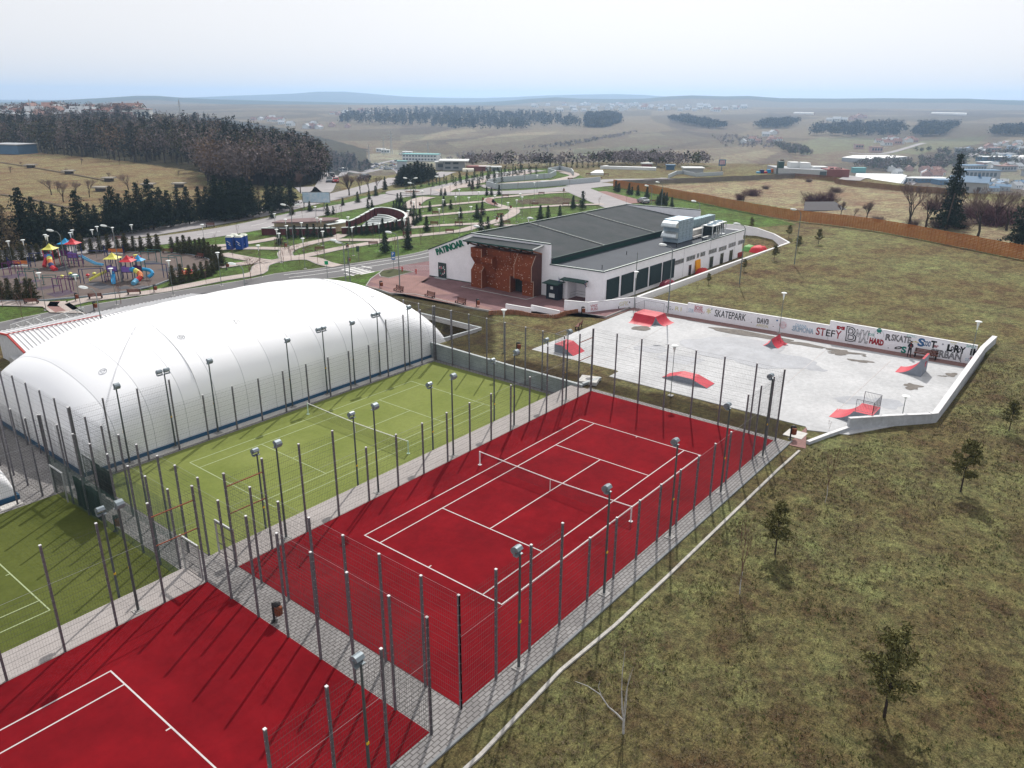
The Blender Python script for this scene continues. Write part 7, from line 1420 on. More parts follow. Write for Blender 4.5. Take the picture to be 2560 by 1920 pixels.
# bins
t = thing('litter_bin', 'x', 'bin'); mb = MB(); mb.box(-.05, -.03, 0, .05, .03, 1.15); mb.box(-.16, -.16, -.01, .16, .16, .03); part('post', mb, M_BINK, t)
mb = MB(); mb.lathe([(.13, .38), (.18, .42), (.19, .85), (.17, .88), (.02, .86)], 12, (.25, 0)); 
for k in range(12): a = k*math.pi/6; mb.beam((.25+.19*math.cos(a), .19*math.sin(a), .42), (.25+.20*math.cos(a), .20*math.sin(a), .87), .06, .02)
part('basket', mb, M_BINW, t); mb = MB(); mb.lathe([(.22, 1.02), (.20, 1.08), (.10, 1.16), (.001, 1.18)], 12, (.2, 0)); mb.beam((0, 0, 1.1), (.2, 0, 1.06), .08, .04); part('lid', mb, M_BINK, t)
LB = Rep(t)
for t_, x, y, lab in [('a', 1312, 1338, 'bin at the playground path beside the benches'), ('a', 1628, 1498, 'orange bin in the verge near the barriers'), ('b', 730, 1188, 'bin at the path beside the playground thujas'), ('b', 1980, 785, 'bin at the end of the playground hedge'), ('s', 378, 745, 'bin beside the path near the spruce and lamp'), ('s', 1190, 758, 'bin on the path across the lawns'), ('s', 1212, 945, 'orange bin at the road below the lawns'), ('G', 1210, 422, 'bin on the plaza by the dome'), ('G', 2043, 585, 'bin at the plaza edge past the three benches'), ('H', 1430, 1068, 'bin beside the end of the log palisade'), ('I', 178, 628, 'bin on the grass bank by the manhole slab'), ('K', 1003, 1270, 'bin on the lower walkway between the green courts'), ('O', 298, 395, 'bin on the walkway between the two red courts'), ('J', 190, 1375, 'bin on a pale slab at the corner of the skate park'), ('C', 90, 1085, 'bin at the pink path curve'), ('C', 165, 1098, 'second bin at the pink path curve'), ('C', 712, 1050, 'bin at the ring path entry'), ('C', 815, 1085, 'bin inside the ring path'), ('C', 950, 1120, 'bin at the pink path junction'), ('C', 830, 1222, 'bin on the path behind the rink'), ('C', 1410, 968, 'bin at the far road fork')]:
    LB.put(at(t_, x, y, -1.262 if t_ == 'K' else None), RZC+math.pi*0+.2, 'brown slatted litter '+lab, None, 'slatted litter bins')
q = at('J', 235, 1335, 0); slabbox('bin_pad', q[0]-.75, q[1]-.75, q[0]+.75, q[1]+.75, -.02, .06, bpy.data.materials['slab_pale'])
# signs
def sign(lab, t_, x, y, h, w, hh, c, txt=None, tc_=(.8, .8, .8), cat='sign', z=None, rz=None):
    p = at(t_, x, y, z); t = thing('sign', lab, cat, p, rz if rz is not None else RZC); mb = MB(); mb.tube((0, 0, 0), (0, 0, h), .035, n=6); part('post', mb, M_PPOLE, t); mb = MB(); mb.box(-w/2, -.06, h-hh, w/2, -.036, h); pn = part('panel', mb, mat('sign_face', c, .5), t)
    if txt: text_on(t, txt, Matrix(((1, 0, 0, -w*.32), (0, 0, -1, -.066), (0, 1, 0, h-hh*.86)  , (0, 0, 0, 1))), mat('sign_text', tc_, .5), size=hh*.95, ext=.002, bold=.01)
    return t
sg = sign('blue parking sign at the road beside the plaza', 'G', 1330, 262, 2.9, .6, .62, (.02, .12, .42), 'P'); mb = MB(); mb.box(-.3, -.06, 1.7, .3, -.036, 2.22); part('panel', mb, mat('sign_face', (.03, .14, .44), .5), sg); mb = MB(); mb.box(-.22, -.066, 1.9, .22, -.061, 2.1); part('pictogram', mb, M_WHITE, sg)
sign('green crossing sign at the dome side of the road', 'G', 757, 330, 2.6, .55, .55, (.02, .35, .16)); sign('small dark green board on the lawn beside the path', 's', 1350, 920, 2.6, .5, .9, (.03, .07, .05))
for i, (t_, x, y) in enumerate([('G', 1403, 280), ('G', 1522, 300)]): t = thing('hydrant', 'red standing post by the grass island, %s the parking sign' % ['next to', 'farther from'][i], 'hydrant', at(t_, x, y)); mb = MB(); mb.lathe([(.08, 0), (.08, .7), (.12, .72), (.12, .8), (.05, .9), (.001, .92)], 8); mb.box(-.2, -.03, .55, .2, .03, .62); part('body', mb, mat('hydrant_red', (.45, .04, .02), .5), t)
# grille rack by the plaza
mb = MB(); a = np.array(at('G', 1400, 272)); b = np.array(at('G', 1640, 272)); t = thing('bike_rail', 'row of thin white rails at the parking bays by the rink gable', 'rail', (0, 0, 0)); n = 26
for k in range(n): c = a+(b-a)*k/(n-1); mb.tube(c, c+(0, 0, .9), .02, n=5)
mb.tube(a+(0, 0, .9), b+(0, 0, .9), .02, n=5); part('rails', mb, M_WPOST, t)
# billboard, toilets
p = at('s', 805, 225); t = thing('billboard', 'pale blue billboard beside the far carriageway', 'billboard', p, RZC); mb = MB(); mb.tube((-1.8, 0, 0), (-1.8, 0, 2), .1); mb.tube((1.8, 0, 0), (1.8, 0, 2), .1); mb.box(-3.3, -.1, 1.5, 3.3, .1, 4.0); part('frame', mb, M_PPOLE, t); mb = MB(); mb.box(-3.2, -.13, 1.6, 3.2, -.101, 3.9); part('poster', mb, mat('poster', (.30, .48, .62), .6, noise=(1.2, .4, (.6, .65, .7))), t)
M_TOI = mat('toilet_blue', (.012, .055, .27), .45); M_TOIR = mat('toilet_roof', (.60, .62, .55), .6)
t = thing('portable_toilet', 'x', 'portable toilet'); mb = MB(); mb.box(-.55, -.55, .08, .55, .55, 2.1); 
for k in (-.3, 0, .3): mb.box(k-.02, -.575, .1, k+.02, -.551, 2.1)
part('cabin', mb, M_TOI, t); mb = MB(); mb.add([(-.6, -.6, 2.1), (.6, -.6, 2.1), (.6, .6, 2.1), (-.6, .6, 2.1), (-.4, -.4, 2.35), (.4, -.4, 2.35), (.4, .4, 2.35), (-.4, .4, 2.35)], [(3, 2, 1, 0), (4, 5, 6, 7), (0, 1, 5, 4), (1, 2, 6, 5), (2, 3, 7, 6), (3, 0, 4, 7)]); part('roof', mb, M_TOIR, t)
mb = MB(); mb.beam((-.3, -.58, 1.5), (.2, -.58, 1.1), .06, .25, up=(0, 1, 0)); mb.beam((-.1, -.58, 1.0), (.3, -.58, .7), .05, .2, up=(0, 1, 0)); part('emblem', mb, M_WHITE, t); mb = MB(); mb.box(-.42, -.57, .12, .42, -.556, 1.95); part('door', mb, mat('toilet_door', (.02, .08, .34), .45), t)
TO = Rep(t)
for i, (x, y) in enumerate([(268, 1464), (304, 1450), (348, 1464), (384, 1450)]): TO.put(at('B', x, y), RZC, 'blue portable toilet with a pale roof by the playground, '+['outermost on the playground side', 'second from the playground', 'third from the playground', 'outermost on the pavilion side'][i], 1.05, 'blue portable toilets')

# ================================================================== PLAYGROUND
PC = {k: mat('play_'+k, c, .45) for k, c in dict(red=(.50, .03, .04), yellow=(.62, .60, .12), blue=(.03, .30, .58), navy=(.02, .03, .12), teal=(.03, .12, .12), purple=(.13, .03, .13), orange=(.55, .16, .04), violet=(.20, .12, .40), sky=(.12, .36, .55)).items()}
def roof4(mb, x, y, z, s_, h): mb.add([(x-s_, y-s_, z), (x+s_, y-s_, z), (x+s_, y+s_, z), (x-s_, y+s_, z), (x, y, z+h), (x-s_*.45, y-s_*.45, z+h*.35), (x+s_*.45, y-s_*.45, z+h*.35), (x+s_*.45, y+s_*.45, z+h*.35), (x-s_*.45, y+s_*.45, z+h*.35)], [(0, 1, 6, 5), (1, 2, 7, 6), (2, 3, 8, 7), (3, 0, 5, 8), (5, 6, 4), (6, 7, 4), (7, 8, 4), (8, 5, 4), (3, 2, 1, 0)])
def tower(t, x, y, col, posts='navy', zr=3.3, zf=1.5, s_=.75):
    mb = MB()
    for dx in (-s_, s_):
        for dy in (-s_, s_): mb.tube((x+dx, y+dy, 0), (x+dx, y+dy, zr), .06, n=6)
    part('tower_posts', mb, PC[posts], t); mb = MB(); roof4(mb, x, y, zr, s_*1.3, .85); part('tower_roof', mb, PC[col], t)
    mb = MB(); mb.box(x-s_, y-s_, zf-.08, x+s_, y+s_, zf); part('platform', mb, M_BENCHF, t); mb = MB(); mb.box(x-s_, y-s_-.03, zf, x+s_, y-s_-.001, zf+.75); mb.box(x-s_-.03, y-s_, zf, x-s_-.001, y+s_, zf+.75); part('side_panel', mb, PC['violet' if col != 'blue' else 'purple'], t)
def chute(t, pts, w, m, name='slide'):
    mb = MB(); P = [Vector(p) for p in pts]
    for a, b in zip(P[:-1], P[1:]):
        mb.beam(a, b, w, .06); d = (b-a).normalized(); s_ = d.cross(Vector((0, 0, 1))).normalized()*(w/2); mb.beam(a+s_+Vector((0, 0, .12)), b+s_+Vector((0, 0, .12)), .05, .22); mb.beam(a-s_+Vector((0, 0, .12)), b-s_+Vector((0, 0, .12)), .05, .22)
    part(name, mb, m, t)
def tubeslide(t, pts, r, cols):
    S_ = smooth_line(pts, .3); n = len(S_); k = len(cols)
    for j in range(k):
        mb = MB(); lo, hi = j*(n-1)//k, (j+1)*(n-1)//k
        for i in range(lo, hi): mb.tube(S_[i], S_[i+1], r, r, 10, caps=(i == n-2 or i == 0))
        part('tube_slide', mb, PC[cols[j]], t)
rt = Vector((CR[0], CR[1], 0)).normalized(); fw = Vector((CF[0], CF[1], 0)).normalized()
def frame_at(t_, x, y): return at(t_, x, y)
# local axes of the playground things: x = photo right, y = away
T1 = thing('play_tower', 'play tower group with blue, red and yellow roofs and a rainbow tube slide', 'play tower', frame_at('a', 1290, 735), RZC)
tower(T1, .2, .3, 'red', 'navy', 3.6); tower(T1, -1.9, 2.1, 'blue', 'teal', 3.3); tower(T1, -3.0, -.6, 'yellow', 'red', 2.9, 1.4); tower(T1, 1.6, -.6, 'red', 'purple', 2.3, 1.3, .6) if False else None
tubeslide(T1, [(-2.9, -1.3, 1.9), (-2.4, -2.2, 1.6), (-1.9, -3.0, 1.0), (-1.3, -3.6, .45), (-.7, -3.9, .3)], .38, ['blue', 'yellow', 'orange', 'navy', 'red']); tubeslide(T1, [(-3.0, -.6, 1.9), (-3.2, -1.8, 1.4), (-3.1, -2.8, .6)], .3, ['red', 'red'])
chute(T1, [(.9, .4, 1.6), (2.4, .0, .9), (3.6, -.3, .45), (4.8, -.6, .35)], .5, PC['sky']); mb = MB()
for x in (-1.0, -.2, .6, 1.4, 2.0): mb.tube((x, -1.1, 0), (x, -1.1, 2.1), .05, n=6)
mb.tube((-1, -1.1, 2.1), (2, -1.1, 2.1), .05, n=6); mb.tube((-1, -1.1, 1.2), (2, -1.1, 1.2), .04, n=6); part('climbing_frame', mb, PC['purple'], T1)
mb = MB()
for x in (-6.3, -5.6): mb.tube((x, -.9, 0), (x, -.9, 2.2), .05, n=6)
mb.tube((-6.3, -.9, 2.2), (-3.4, .2, 2.2), .05, n=6); mb.tube((4.6, 1.8, 0), (4.6, 1.8, 2.2), .05, n=6); mb.tube((5.3, 1.6, 0), (5.3, 1.6, 2.2), .05, n=6); mb.tube((1.6, 1.6, 2.2), (5.3, 1.6, 2.2), .05, n=6); part('swing_beam', mb, PC['navy'], T1)
T2 = thing('play_tower', 'play tower group with a spiral tube slide, blue chute and yellow chute', 'play tower', frame_at('b', 150, 1010), RZC)
tower(T2, -1.2, 1.2, 'yellow', 'navy', 3.3); tower(T2, 1.1, .8, 'red', 'navy', 3.0); tower(T2, 2.0, 2.2, 'blue', 'teal', 2.8, 1.4, .6)
tubeslide(T2, [(1.7, .3, 1.9), (2.4, -.1, 1.8), (3.2, -.4, 1.4), (3.5, -1.1, 1.0), (3.1, -1.8, .6), (3.0, -2.4, .4)], .36, ['blue', 'yellow', 'orange', 'red', 'sky']); tubeslide(T2, [(2.6, 1.8, 1.6), (3.6, 1.9, 1.4), (4.2, 1.3, 1.0), (3.7, .8, .6)], .25, ['blue', 'blue'])
chute(T2, [(-1.0, .3, 1.5), (-.5, -.9, .8), (.0, -2.0, .25)], .5, PC['blue']); chute(T2, [(-1.9, 1.3, 1.5), (-3.2, .2, .9), (-4.2, -.5, .35)], .5, PC['yellow'])
mb = MB()
for x, y in ((-5.0, -1.4), (-4.4, -1.6), (-1.9, -.6), (-2.5, -.2), (5.2, 2.6), (5.9, 2.3)): mb.tube((x, y, 0), (x, y, 2.2), .055, n=6)
mb.tube((-5, -1.4, 2.2), (-1.9, -.6, 2.2), .05, n=6); mb.tube((2.6, 2.8, 2.2), (5.9, 2.5, 2.2), .05, n=6); part('swing_beam', mb, PC['navy'], T2)
mb = MB()
for x in (-1.9, -1.2, -.5): mb.tube((x, -.2, 0), (x, -.2, 1.9), .045, n=6)
for z in (.4, .9, 1.4, 1.9): mb.tube((-1.9, -.2, z), (-.5, -.2, z), .035, n=6)
part('climbing_frame', mb, PC['purple'], T2)
def frame(lab, t_, x, y, w, h, d, col, g, rz=0.0, seats=0, extra=False):
    t = thing('swing_set', lab, 'play frame', frame_at(t_, x, y), RZC+rz, g); mb = MB()
    for xx, yy in ((-w/2, 0), (w/2, 0), (-w/2+.2, d), (w/2-.2, d)): mb.tube((xx, yy, 0), (xx, yy, h), .05, n=6)
    for yy in (0, d): mb.tube((-w/2+(.2 if yy else 0), yy, h), (w/2-(.2 if yy else 0), yy, h), .05, n=6)
    if extra: mb.tube((0, 0, 0), (0, 0, h), .05, n=6); mb.tube((0, d, 0), (0, d, h), .05, n=6); mb.tube((-w/2, 0, h*.55), (0, 0, h*.55), .035, n=6)
    part('frame', mb, PC[col], t)
    for k in range(seats): mb = MB(); xx = -w/4+k*w/2; mb.box(xx-.22, d/2-.1, .42, xx+.22, d/2+.1, .46); mb.tube((xx-.2, d/2, .44), (xx-.2, d/2, h), .01, n=4); mb.tube((xx+.2, d/2, .44), (xx+.2, d/2, h), .01, n=4); part('seat', mb, M_BENCHF, t)
g_ = 'metal play frames in the playground'
frame('teal four-post play frame nearest the purple bars', 'a', 790, 1120, 2.2, 1.6, 1.6, 'teal', g_, .1, 1); frame('teal four-post play frame between the purple frames', 'a', 480, 1005, 2.2, 1.6, 1.6, 'teal', g_, .1, 1); frame('purple climbing bars nearest the photo edge', 'a', 210, 905, 2.2, 2.0, 1.3, 'purple', g_, .1, 0, True); frame('purple climbing bars nearest the dome', 'a', 1090, 1205, 2.2, 2.1, 1.3, 'purple', g_, .1, 0, True)
frame('teal swing frame behind the orange merry-go-round', 'b', 650, 680, 2.6, 1.9, 1.6, 'teal', g_, -.15, 2); frame('teal swing frame by the lamp near the reddish benches', 'b', 1010, 790, 2.6, 1.9, 1.6, 'teal', g_, -.15, 2)
for t_, x, y, lab in (('a', 1980, 570, 'navy swing bench with orange back at the rear of the playground'), ('a', 330, 785, 'navy swing bench with orange back near the photo edge')):
    t = thing('swing_bench', lab, 'swing bench', frame_at(t_, x, y), RZC, 'swing benches'); mb = MB()
    for xx in (-1.6, 1.6): mb.tube((xx, 0, 0), (xx, .1, 1.9), .05, n=6); mb.tube((xx*.9, .8, 0), (xx, .1, 1.9), .05, n=6)
    part('frame', mb, PC['navy'], t); mb = MB(); mb.box(-1.2, .1, .45, 1.2, .6, .52); part('seat', mb, M_SEAT, t); mb = MB(); mb.box(-1.2, .6, .75, 1.2, .66, 1.25); part('backrest', mb, PC['orange'], t)
for t_, x, y, lab in (('b', 420, 625, 'orange merry-go-round in the middle of the playground'), ('b', 1295, 870, 'orange merry-go-round at the thuja corner of the playground')):
    t = thing('merry_go_round', lab, 'merry-go-round', frame_at(t_, x, y), 0, 'merry-go-rounds'); mb = MB(); mb.lathe([(.9, .1), (1.05, .2), (.9, .32), (.05, .34)], 18); part('disc', mb, PC['orange'], t); mb = MB(); mb.lathe([(.06, .34), (.06, .8), (.35, .82), (.35, .9), (.001, .92)], 12); part('wheel', mb, PC['yellow'], t); mb = MB()
    for k in range(6): a = k*math.pi/3; mb.box(.75*math.cos(a)-.14, .75*math.sin(a)-.14, .34, .75*math.cos(a)+.14, .75*math.sin(a)+.14, .62)
    part('seats', mb, PC['red'], t)
t = thing('spring_riders', 'teal climbing globe with red and yellow riders beside the lamp', 'climber', frame_at('a', 1290, 960), RZC); mb = MB()
for k in range(6):
    a = k*math.pi/6; pts = [(math.cos(a)*.9*math.cos(b), math.sin(a)*.9*math.cos(b), .9*math.sin(b)*1.0) for b in np.linspace(0, math.pi, 9)]; mb.chain(pts, [.025]*9, 5)
mb.lathe([(.75, .5), (.78, .52), (.75, .54)], 14); part('dome_bars', mb, PC['teal'], t)
for (x, y, c) in ((-1.7, -.1, 'yellow'), (1.6, .8, 'red'), (-1.5, 1.8, 'yellow'), (2.0, 1.9, 'yellow')): mb = MB(); mb.tube((x, y, 0), (x, y, .35), .06, n=6); mb.lathe([(.05, .3), (.28, .42), (.3, .55), (.1, .7), (.001, .72)], 8, (x, y)); part('rider', mb, PC[c], t)

# ================================================================== PERSON by the graffiti wall
def person(lab, p, rz):
    t = thing('person', lab, 'person', p, rz)
    me = bpy.data.meshes.new('body'); V = []; E_ = []; Rr = []
    def v(x, y, z, r, par=None): V.append((x, y, z)); Rr.append(r); i = len(V)-1; (E_.append((par, i)) if par is not None else None); return i
    pel = v(0, 0, .93, .15); ab = v(0, 0, 1.08, .14, pel); chs = v(0, -.01, 1.30, .17, ab); nk = v(0, -.03, 1.47, .065, chs); hd = v(0, -.06, 1.56, .085, nk); h2 = v(0, -.075, 1.66, .095, hd)
    for s_ in (-1, 1):
        hip = v(s_*.09, 0, .88, .095, pel); kn = v(s_*.115, -.02, .50, .068, hip); an = v(s_*.13, .02, .10, .047, kn); ft = v(s_*.15, -.10, .045, .042, an); v(s_*.155, -.17, .035, .03, ft)
        sh = v(s_*.17, -.01, 1.38, .075, chs); el = v(s_*.235, .02, 1.12, .052, sh); wr = v(s_*.09, -.22, 1.13, .036, el); ha = v(s_*.05, -.27, 1.15, .034, wr)
    me.from_pydata(V, E_, []); me.materials.append(mat('dark_clothes', (.016, .016, .022), .85)); o = ob('body', me, t)
    sk = o.modifiers.new('skin', 'SKIN'); sk.use_smooth_shade = True
    for i, sv_ in enumerate(me.skin_vertices[0].data): sv_.radius = (Rr[i], Rr[i]*(.75 if i in (0, 1, 2) else 1)); sv_.use_root = (i == 0)
    o.modifiers.new('sub', 'SUBSURF').render_levels = 2
    mb = MB(); mb.lathe([(.001, 1.555), (.06, 1.57), (.078, 1.62), (.075, 1.68), (.001, 1.70)], 10, (0, -.115)); part('face', mb, mat('skin', (.42, .24, .17), .6), t, True)
    mb = MB(); mb.lathe([(.112, 1.60), (.118, 1.66), (.10, 1.73), (.05, 1.775), (.001, 1.78)], 12, (0, -.055)); part('hair', mb, mat('hair_black', (.012, .010, .010), .8), t, True)
    mb = MB()
    for s_ in (-1, 1):
        mb.box(s_*.045-.03, -.30, 1.13, s_*.045+.03, -.255, 1.19)
        for k in range(4): mb.tube((s_*.045-.024+.016*k, -.29, 1.19), (s_*.045-.02+.014*k, -.315, 1.225), .008, n=5)
        mb.tube((s_*.015, -.28, 1.16), (s_*.005, -.30, 1.20), .009, n=5)
    part('hands', mb, bpy.data.materials['skin'], t)
    mb = MB(); mb.box(-.035, -.325, 1.17, .035, -.315, 1.30); part('phone', mb, M_BINK, t)
    mb = MB(); mb.box(-.05, -.19, 1.26, .05, -.182, 1.40); part('shirt_print', mb, GR, t)
    return t
pp = at('g', 1115, 590, .07); person('person in dark clothes standing by the bench, looking at a phone', (pp[0]-.05, pp[1], .07), R_(-90)+.35)

# ================================================================== VEHICLES
def car_proto(c, name='parked_car'):
    t = thing(name, 'x', 'car'); mb = MB(); prof = [(-2.1, .35), (-2.15, .75), (-1.95, .88), (-1.1, .95), (-.55, 1.38), (.85, 1.42), (1.5, 1.02), (2.1, .92), (2.15, .4)]; n = len(prof)
    A = [(x, -.85 if z < 1.1 else -.68, z) for x, z in prof]; B = [(x, .85 if z < 1.1 else .68, z) for x, z in prof]; mb.add(A+B, [tuple(range(n))[::-1], tuple(range(n, 2*n))]+[(i, (i+1) % n, n+(i+1) % n, n+i) for i in range(n)]); part('body', mb, mat('car_paint', c, .25, .2, coat=.5), t)
    mb = MB()
    mb.add([(-1.06, -.72, .985), (-.57, -.64, 1.35), (-.57, .64, 1.35), (-1.06, .72, .985)], [(0, 1, 2, 3)]); mb.v[-1] += np.array((-.02, 0, .02)); mb.add([(.88, -.64, 1.39), (1.47, -.7, 1.05), (1.47, .7, 1.05), (.88, .64, 1.39)], [(0, 1, 2, 3)]); mb.v[-1] += np.array((.02, 0, .02))
    for s_ in (-1, 1): mb.add([(-.95, s_*.80, .99), (1.35, s_*.80, 1.03), (.8, s_*.705, 1.36), (-.5, s_*.705, 1.34)], [(0, 1, 2, 3)])
    part('windows', mb, M_DARKGL, t)
    for x in (-1.35, 1.35):
        for y in (-.78, .78): mb = MB(); mb.tube((x, y-.1, .32), (x, y+.1, .32), .32, n=14); w_ = part('wheel', mb, M_BINK, t); mb = MB(); mb.tube((x, y-.11, .32), (x, y+.11, .32), .17, n=10); part('rim', mb, M_ALU, w_)
    for y in (-.6, .6): mb = MB(); mb.box(-2.17, y-.18, .62, -2.1, y+.18, .76); part('headlight', mb, M_GLASS, t)
    return Rep(t)
CW, CK, CG_, CRd, CBl = car_proto((.62, .62, .64)), car_proto((.02, .02, .025)), car_proto((.25, .27, .29)), car_proto((.35, .03, .03)), car_proto((.05, .12, .28))
def heading(t_, a, b): p, q = at(t_, *a), at(t_, *b); return math.atan2(q[1]-p[1], q[0]-p[0])
h1 = heading('B', (900, 1050), (1300, 970)); h2_ = heading('B', (1100, 880), (1230, 825))
CW.put(at('B', 1058, 1042), h1+math.pi, 'white car on the far carriageway behind the billboard', 1.1, 'cars on the roads')
CG_.put(at('B', 1120, 880), h2_, 'grey car on the road curve by the wood', 1.1, 'cars on the roads'); CK.put(at('B', 1142, 840), h2_, 'dark car farthest round the road curve', 1.1, 'cars on the roads'); CRd.put(at('B', 1175, 884), h2_, 'dark red car on the inside of the road curve', 1.1, 'cars on the roads'); CK.put(at('B', 1420, 862), h1, 'dark van-like car beside the leafless trees', 1.3, 'cars on the roads')
rg = random.Random(3); reps = [CW, CK, CG_, CRd, CBl]
i = 0
for k in range(34):
    x = rg.uniform(1480, 1700); y = rg.uniform(690, 780)
    if y < 700+ (1700-x)*.15: continue
    i += 1; reps[rg.choice([0, 0, 1, 2, 2, 3, 4])].put(at('B', x, y), rg.choice([0, 1.57])+h1, 'parked car in the far lot below the wooded hill', 1.0, 'cars in the far lot')
for x, y in ((1080, 618), (1130, 640), (1600, 690), (1650, 715), (1700, 640), (1500, 730)): CW.put(at('c', 40+(x-1080)*.3, 150+(y-600)*.3), rg.random()*3, 'parked car in the far lot below the wooded hill', 1.0, 'cars in the far lot')
CG_.put(at('C', 2100, 1062), heading('C', (1850, 1000), (2080, 1065)), 'grey car parked by the bays near the wooden fence', 1.0, 'cars on the roads')

# ================================================================== WOODEN FENCES
M_FW = mat('fence_wood_orange', (.33, .115, .028), .75, noise=(.4, 0, (.43, .165, .045)), sc2=(4, .2)); M_FWD = mat('fence_wood_dark', (.17, .085, .06), .85, noise=(.3, .2)); M_FWG = mat('fence_wood_grey', (.13, .115, .12), .9, noise=(.3, .15))
def plank_fence(lab, pts, h, m, gap=.0, group=None):
    Q = [at(*p)[:2] for p in pts]; t = thing('wooden_fence', lab, 'fence', (0, 0, 0), 0, group); P = smooth_line(Q, 2.4); panels = MB(); posts = MB(); rg = random.Random(4)
    for i in range(len(P)-1):
        a, b = P[i], P[i+1]; za, zb = Hs(*a), Hs(*b); L = math.hypot(*(b-a)); d = (b-a)/L; nr = np.array([-d[1], d[0]]); jo = rg.uniform(-.06, .06)
        nb_ = 9
        for k in range(nb_):
            z = .12+h*k/nb_; panels.beam((*a, za+z+h/nb_*.42+jo), (*b, zb+z+h/nb_*.42+jo), .025, h/nb_*.80)
        posts.box(a[0]-.05, a[1]-.05, za-.1, a[0]+.05, a[1]+.05, za+h+.12+jo)
        for f in (.25, .5, .75): c = a+(b-a)*f; zc = za+(zb-za)*f; posts.beam((c[0]-nr[0]*.03, c[1]-nr[1]*.03, zc), (c[0]-nr[0]*.03, c[1]-nr[1]*.03, zc+h+.1+jo), .07, .03)
    part('boards', panels, m, t); part('posts', posts, m, t)
plank_fence('long orange brown board fence running down the grass slope', [('Dd', 115, 925), ('Dd', 420, 975), ('Dd', 700, 1030), ('Dd', 1000, 1088), ('Dd', 1300, 1150), ('Dd', 1700, 1220), ('E', 560, 1255), ('E', 1000, 1320), ('E', 1400, 1395), ('E', 1800, 1475), ('E', 2212, 1560), ('E', 2700, 1660)], 2.2, M_FW)
plank_fence('dark board fence along the far end of the dry field', [('Dd', 115, 915), ('Dd', 700, 895), ('Dd', 1200, 875), ('Dd', 1680, 850)], 1.6, M_FWG)
plank_fence('weathered board fence between the dry field and the supermarket', [('Dd', 1680, 850), ('Dd', 2000, 875), ('E', 600, 900), ('E', 900, 940), ('E', 1300, 975), ('E', 1700, 1000)], 1.6, M_FWD)
# ================================================================== FAR BUILDINGS
M_BW = mat('far_white', (.66, .68, .68), .7, noise=(.2, .08)); M_BG = mat('far_grey', (.36, .38, .40), .8, noise=(.2, .1)); M_BR = mat('far_red_roof', (.22, .13, .11), .8, noise=(.4, .2)); M_BB = mat('far_blue_roof', (.09, .17, .27), .6, noise=(.3, .1)); M_BT = mat('far_teal', (.13, .36, .36), .6); M_BP = mat('far_pink', (.48, .34, .33), .8); M_BBR = mat('far_brick', (.23, .10, .10), .8, noise=(.5, .1)); M_WIN = mat('far_window', (.10, .13, .15), .3); M_FGL = mat('far_glasshouse', (.88, .88, .86), .35)
def house_proto(wall, roof, w=9, d=8, h=3.2, rh=2.4):
    t = thing('house', 'x', 'house'); mb = MB(); mb.box(-w/2, -d/2, -1, w/2, d/2, h); mb.add([(-w/2, -d/2, h), (-w/2, d/2, h), (-w/2, 0, h+rh), (w/2, -d/2, h), (w/2, d/2, h), (w/2, 0, h+rh)], [(0, 2, 1), (3, 4, 5)]); part('wall', mb, wall, t)
    mb = MB(); e = .4; mb.add([(-w/2-e, -d/2-e, h-.2), (w/2+e, -d/2-e, h-.2), (w/2+e, 0, h+rh+.1), (-w/2-e, 0, h+rh+.1), (-w/2-e, d/2+e, h-.2), (w/2+e, d/2+e, h-.2)], [(0, 1, 2, 3), (3, 2, 5, 4)]); mb.box(w*.2, -.4, h+rh*.5, w*.2+.7, .3, h+rh+.9); part('roof', mb, roof, t)
    for x in (-w*.3, 0, w*.3): mb = MB(); mb.box(x-.6, -d/2-.04, 1.0, x+.6, -d/2-.01, 2.3); part('window', mb, M_WIN, t)
    return Rep(t)
HW, HR, HB_, HP = house_proto(M_BW, M_BG), house_proto(M_BW, M_BR), house_proto(M_BG, M_BB, 12, 9, 4, 1.6), house_proto(M_BP, M_BR, 8, 8, 3.5, 2.5)
rg = random.Random(8)
def village(t_, pts, n, label, group, s0, reps=(HW, HW, HR, HP), jit=None):
    P = [px(t_, *p) for p in pts]; us = [p[0] for p in P]; vs_ = [p[1] for p in P]; k = 0; tr = 0
    while k < n and tr < 4000:
        tr += 1; u = rg.uniform(min(us), max(us)); v = rg.uniform(min(vs_), max(vs_))
        if not inpoly(np.array([u]), np.array([v]), P)[0]: continue
        k += 1; rg.choice(reps).put(at('S', u, v), RZC+rg.choice([0, 1.2, 1.57, -.5, .4])+rg.uniform(-.2, .2), label, s0*rg.uniform(.75, 1.2), group)
village('A', [(-200, 330), (0, 260), (500, 268), (1200, 285), (1200, 340), (500, 350), (100, 385)], 40, 'small house of the hilltop suburb behind the wood', 'houses of the hilltop suburb', 1.25)
village('B', [(420, 345), (700, 325), (740, 350), (620, 375)], 10, 'tiny far house in the hamlet above the wooded hill', 'houses of the upper hamlet', 1.4); village('B', [(700, 380), (1300, 390), (1300, 420), (1100, 440), (720, 410)], 9, 'tiny far house scattered in the valley fields', 'houses in the valley fields', 1.4); village('B', [(960, 320), (1000, 300), (1600, 270), (2212, 240), (2212, 250), (1250, 310)], 10, 'tiny far house on the plateau behind the blue wood', 'houses behind the blue wood', 1.6)
village('C', [(1100, 262), (1200, 215), (2212, 210), (2212, 270), (1700, 290)], 30, 'tiny far house in the white village on the plateau', 'houses of the plateau village', 1.9, (HW, HW, HW, HR)); village('Dd', [(0, 262), (0, 215), (700, 220), (1400, 215), (1300, 250), (900, 290), (300, 275)], 34, 'tiny far house in the plateau village above the dark wood', 'houses of the plateau village', 1.9, (HW, HW, HW, HR))
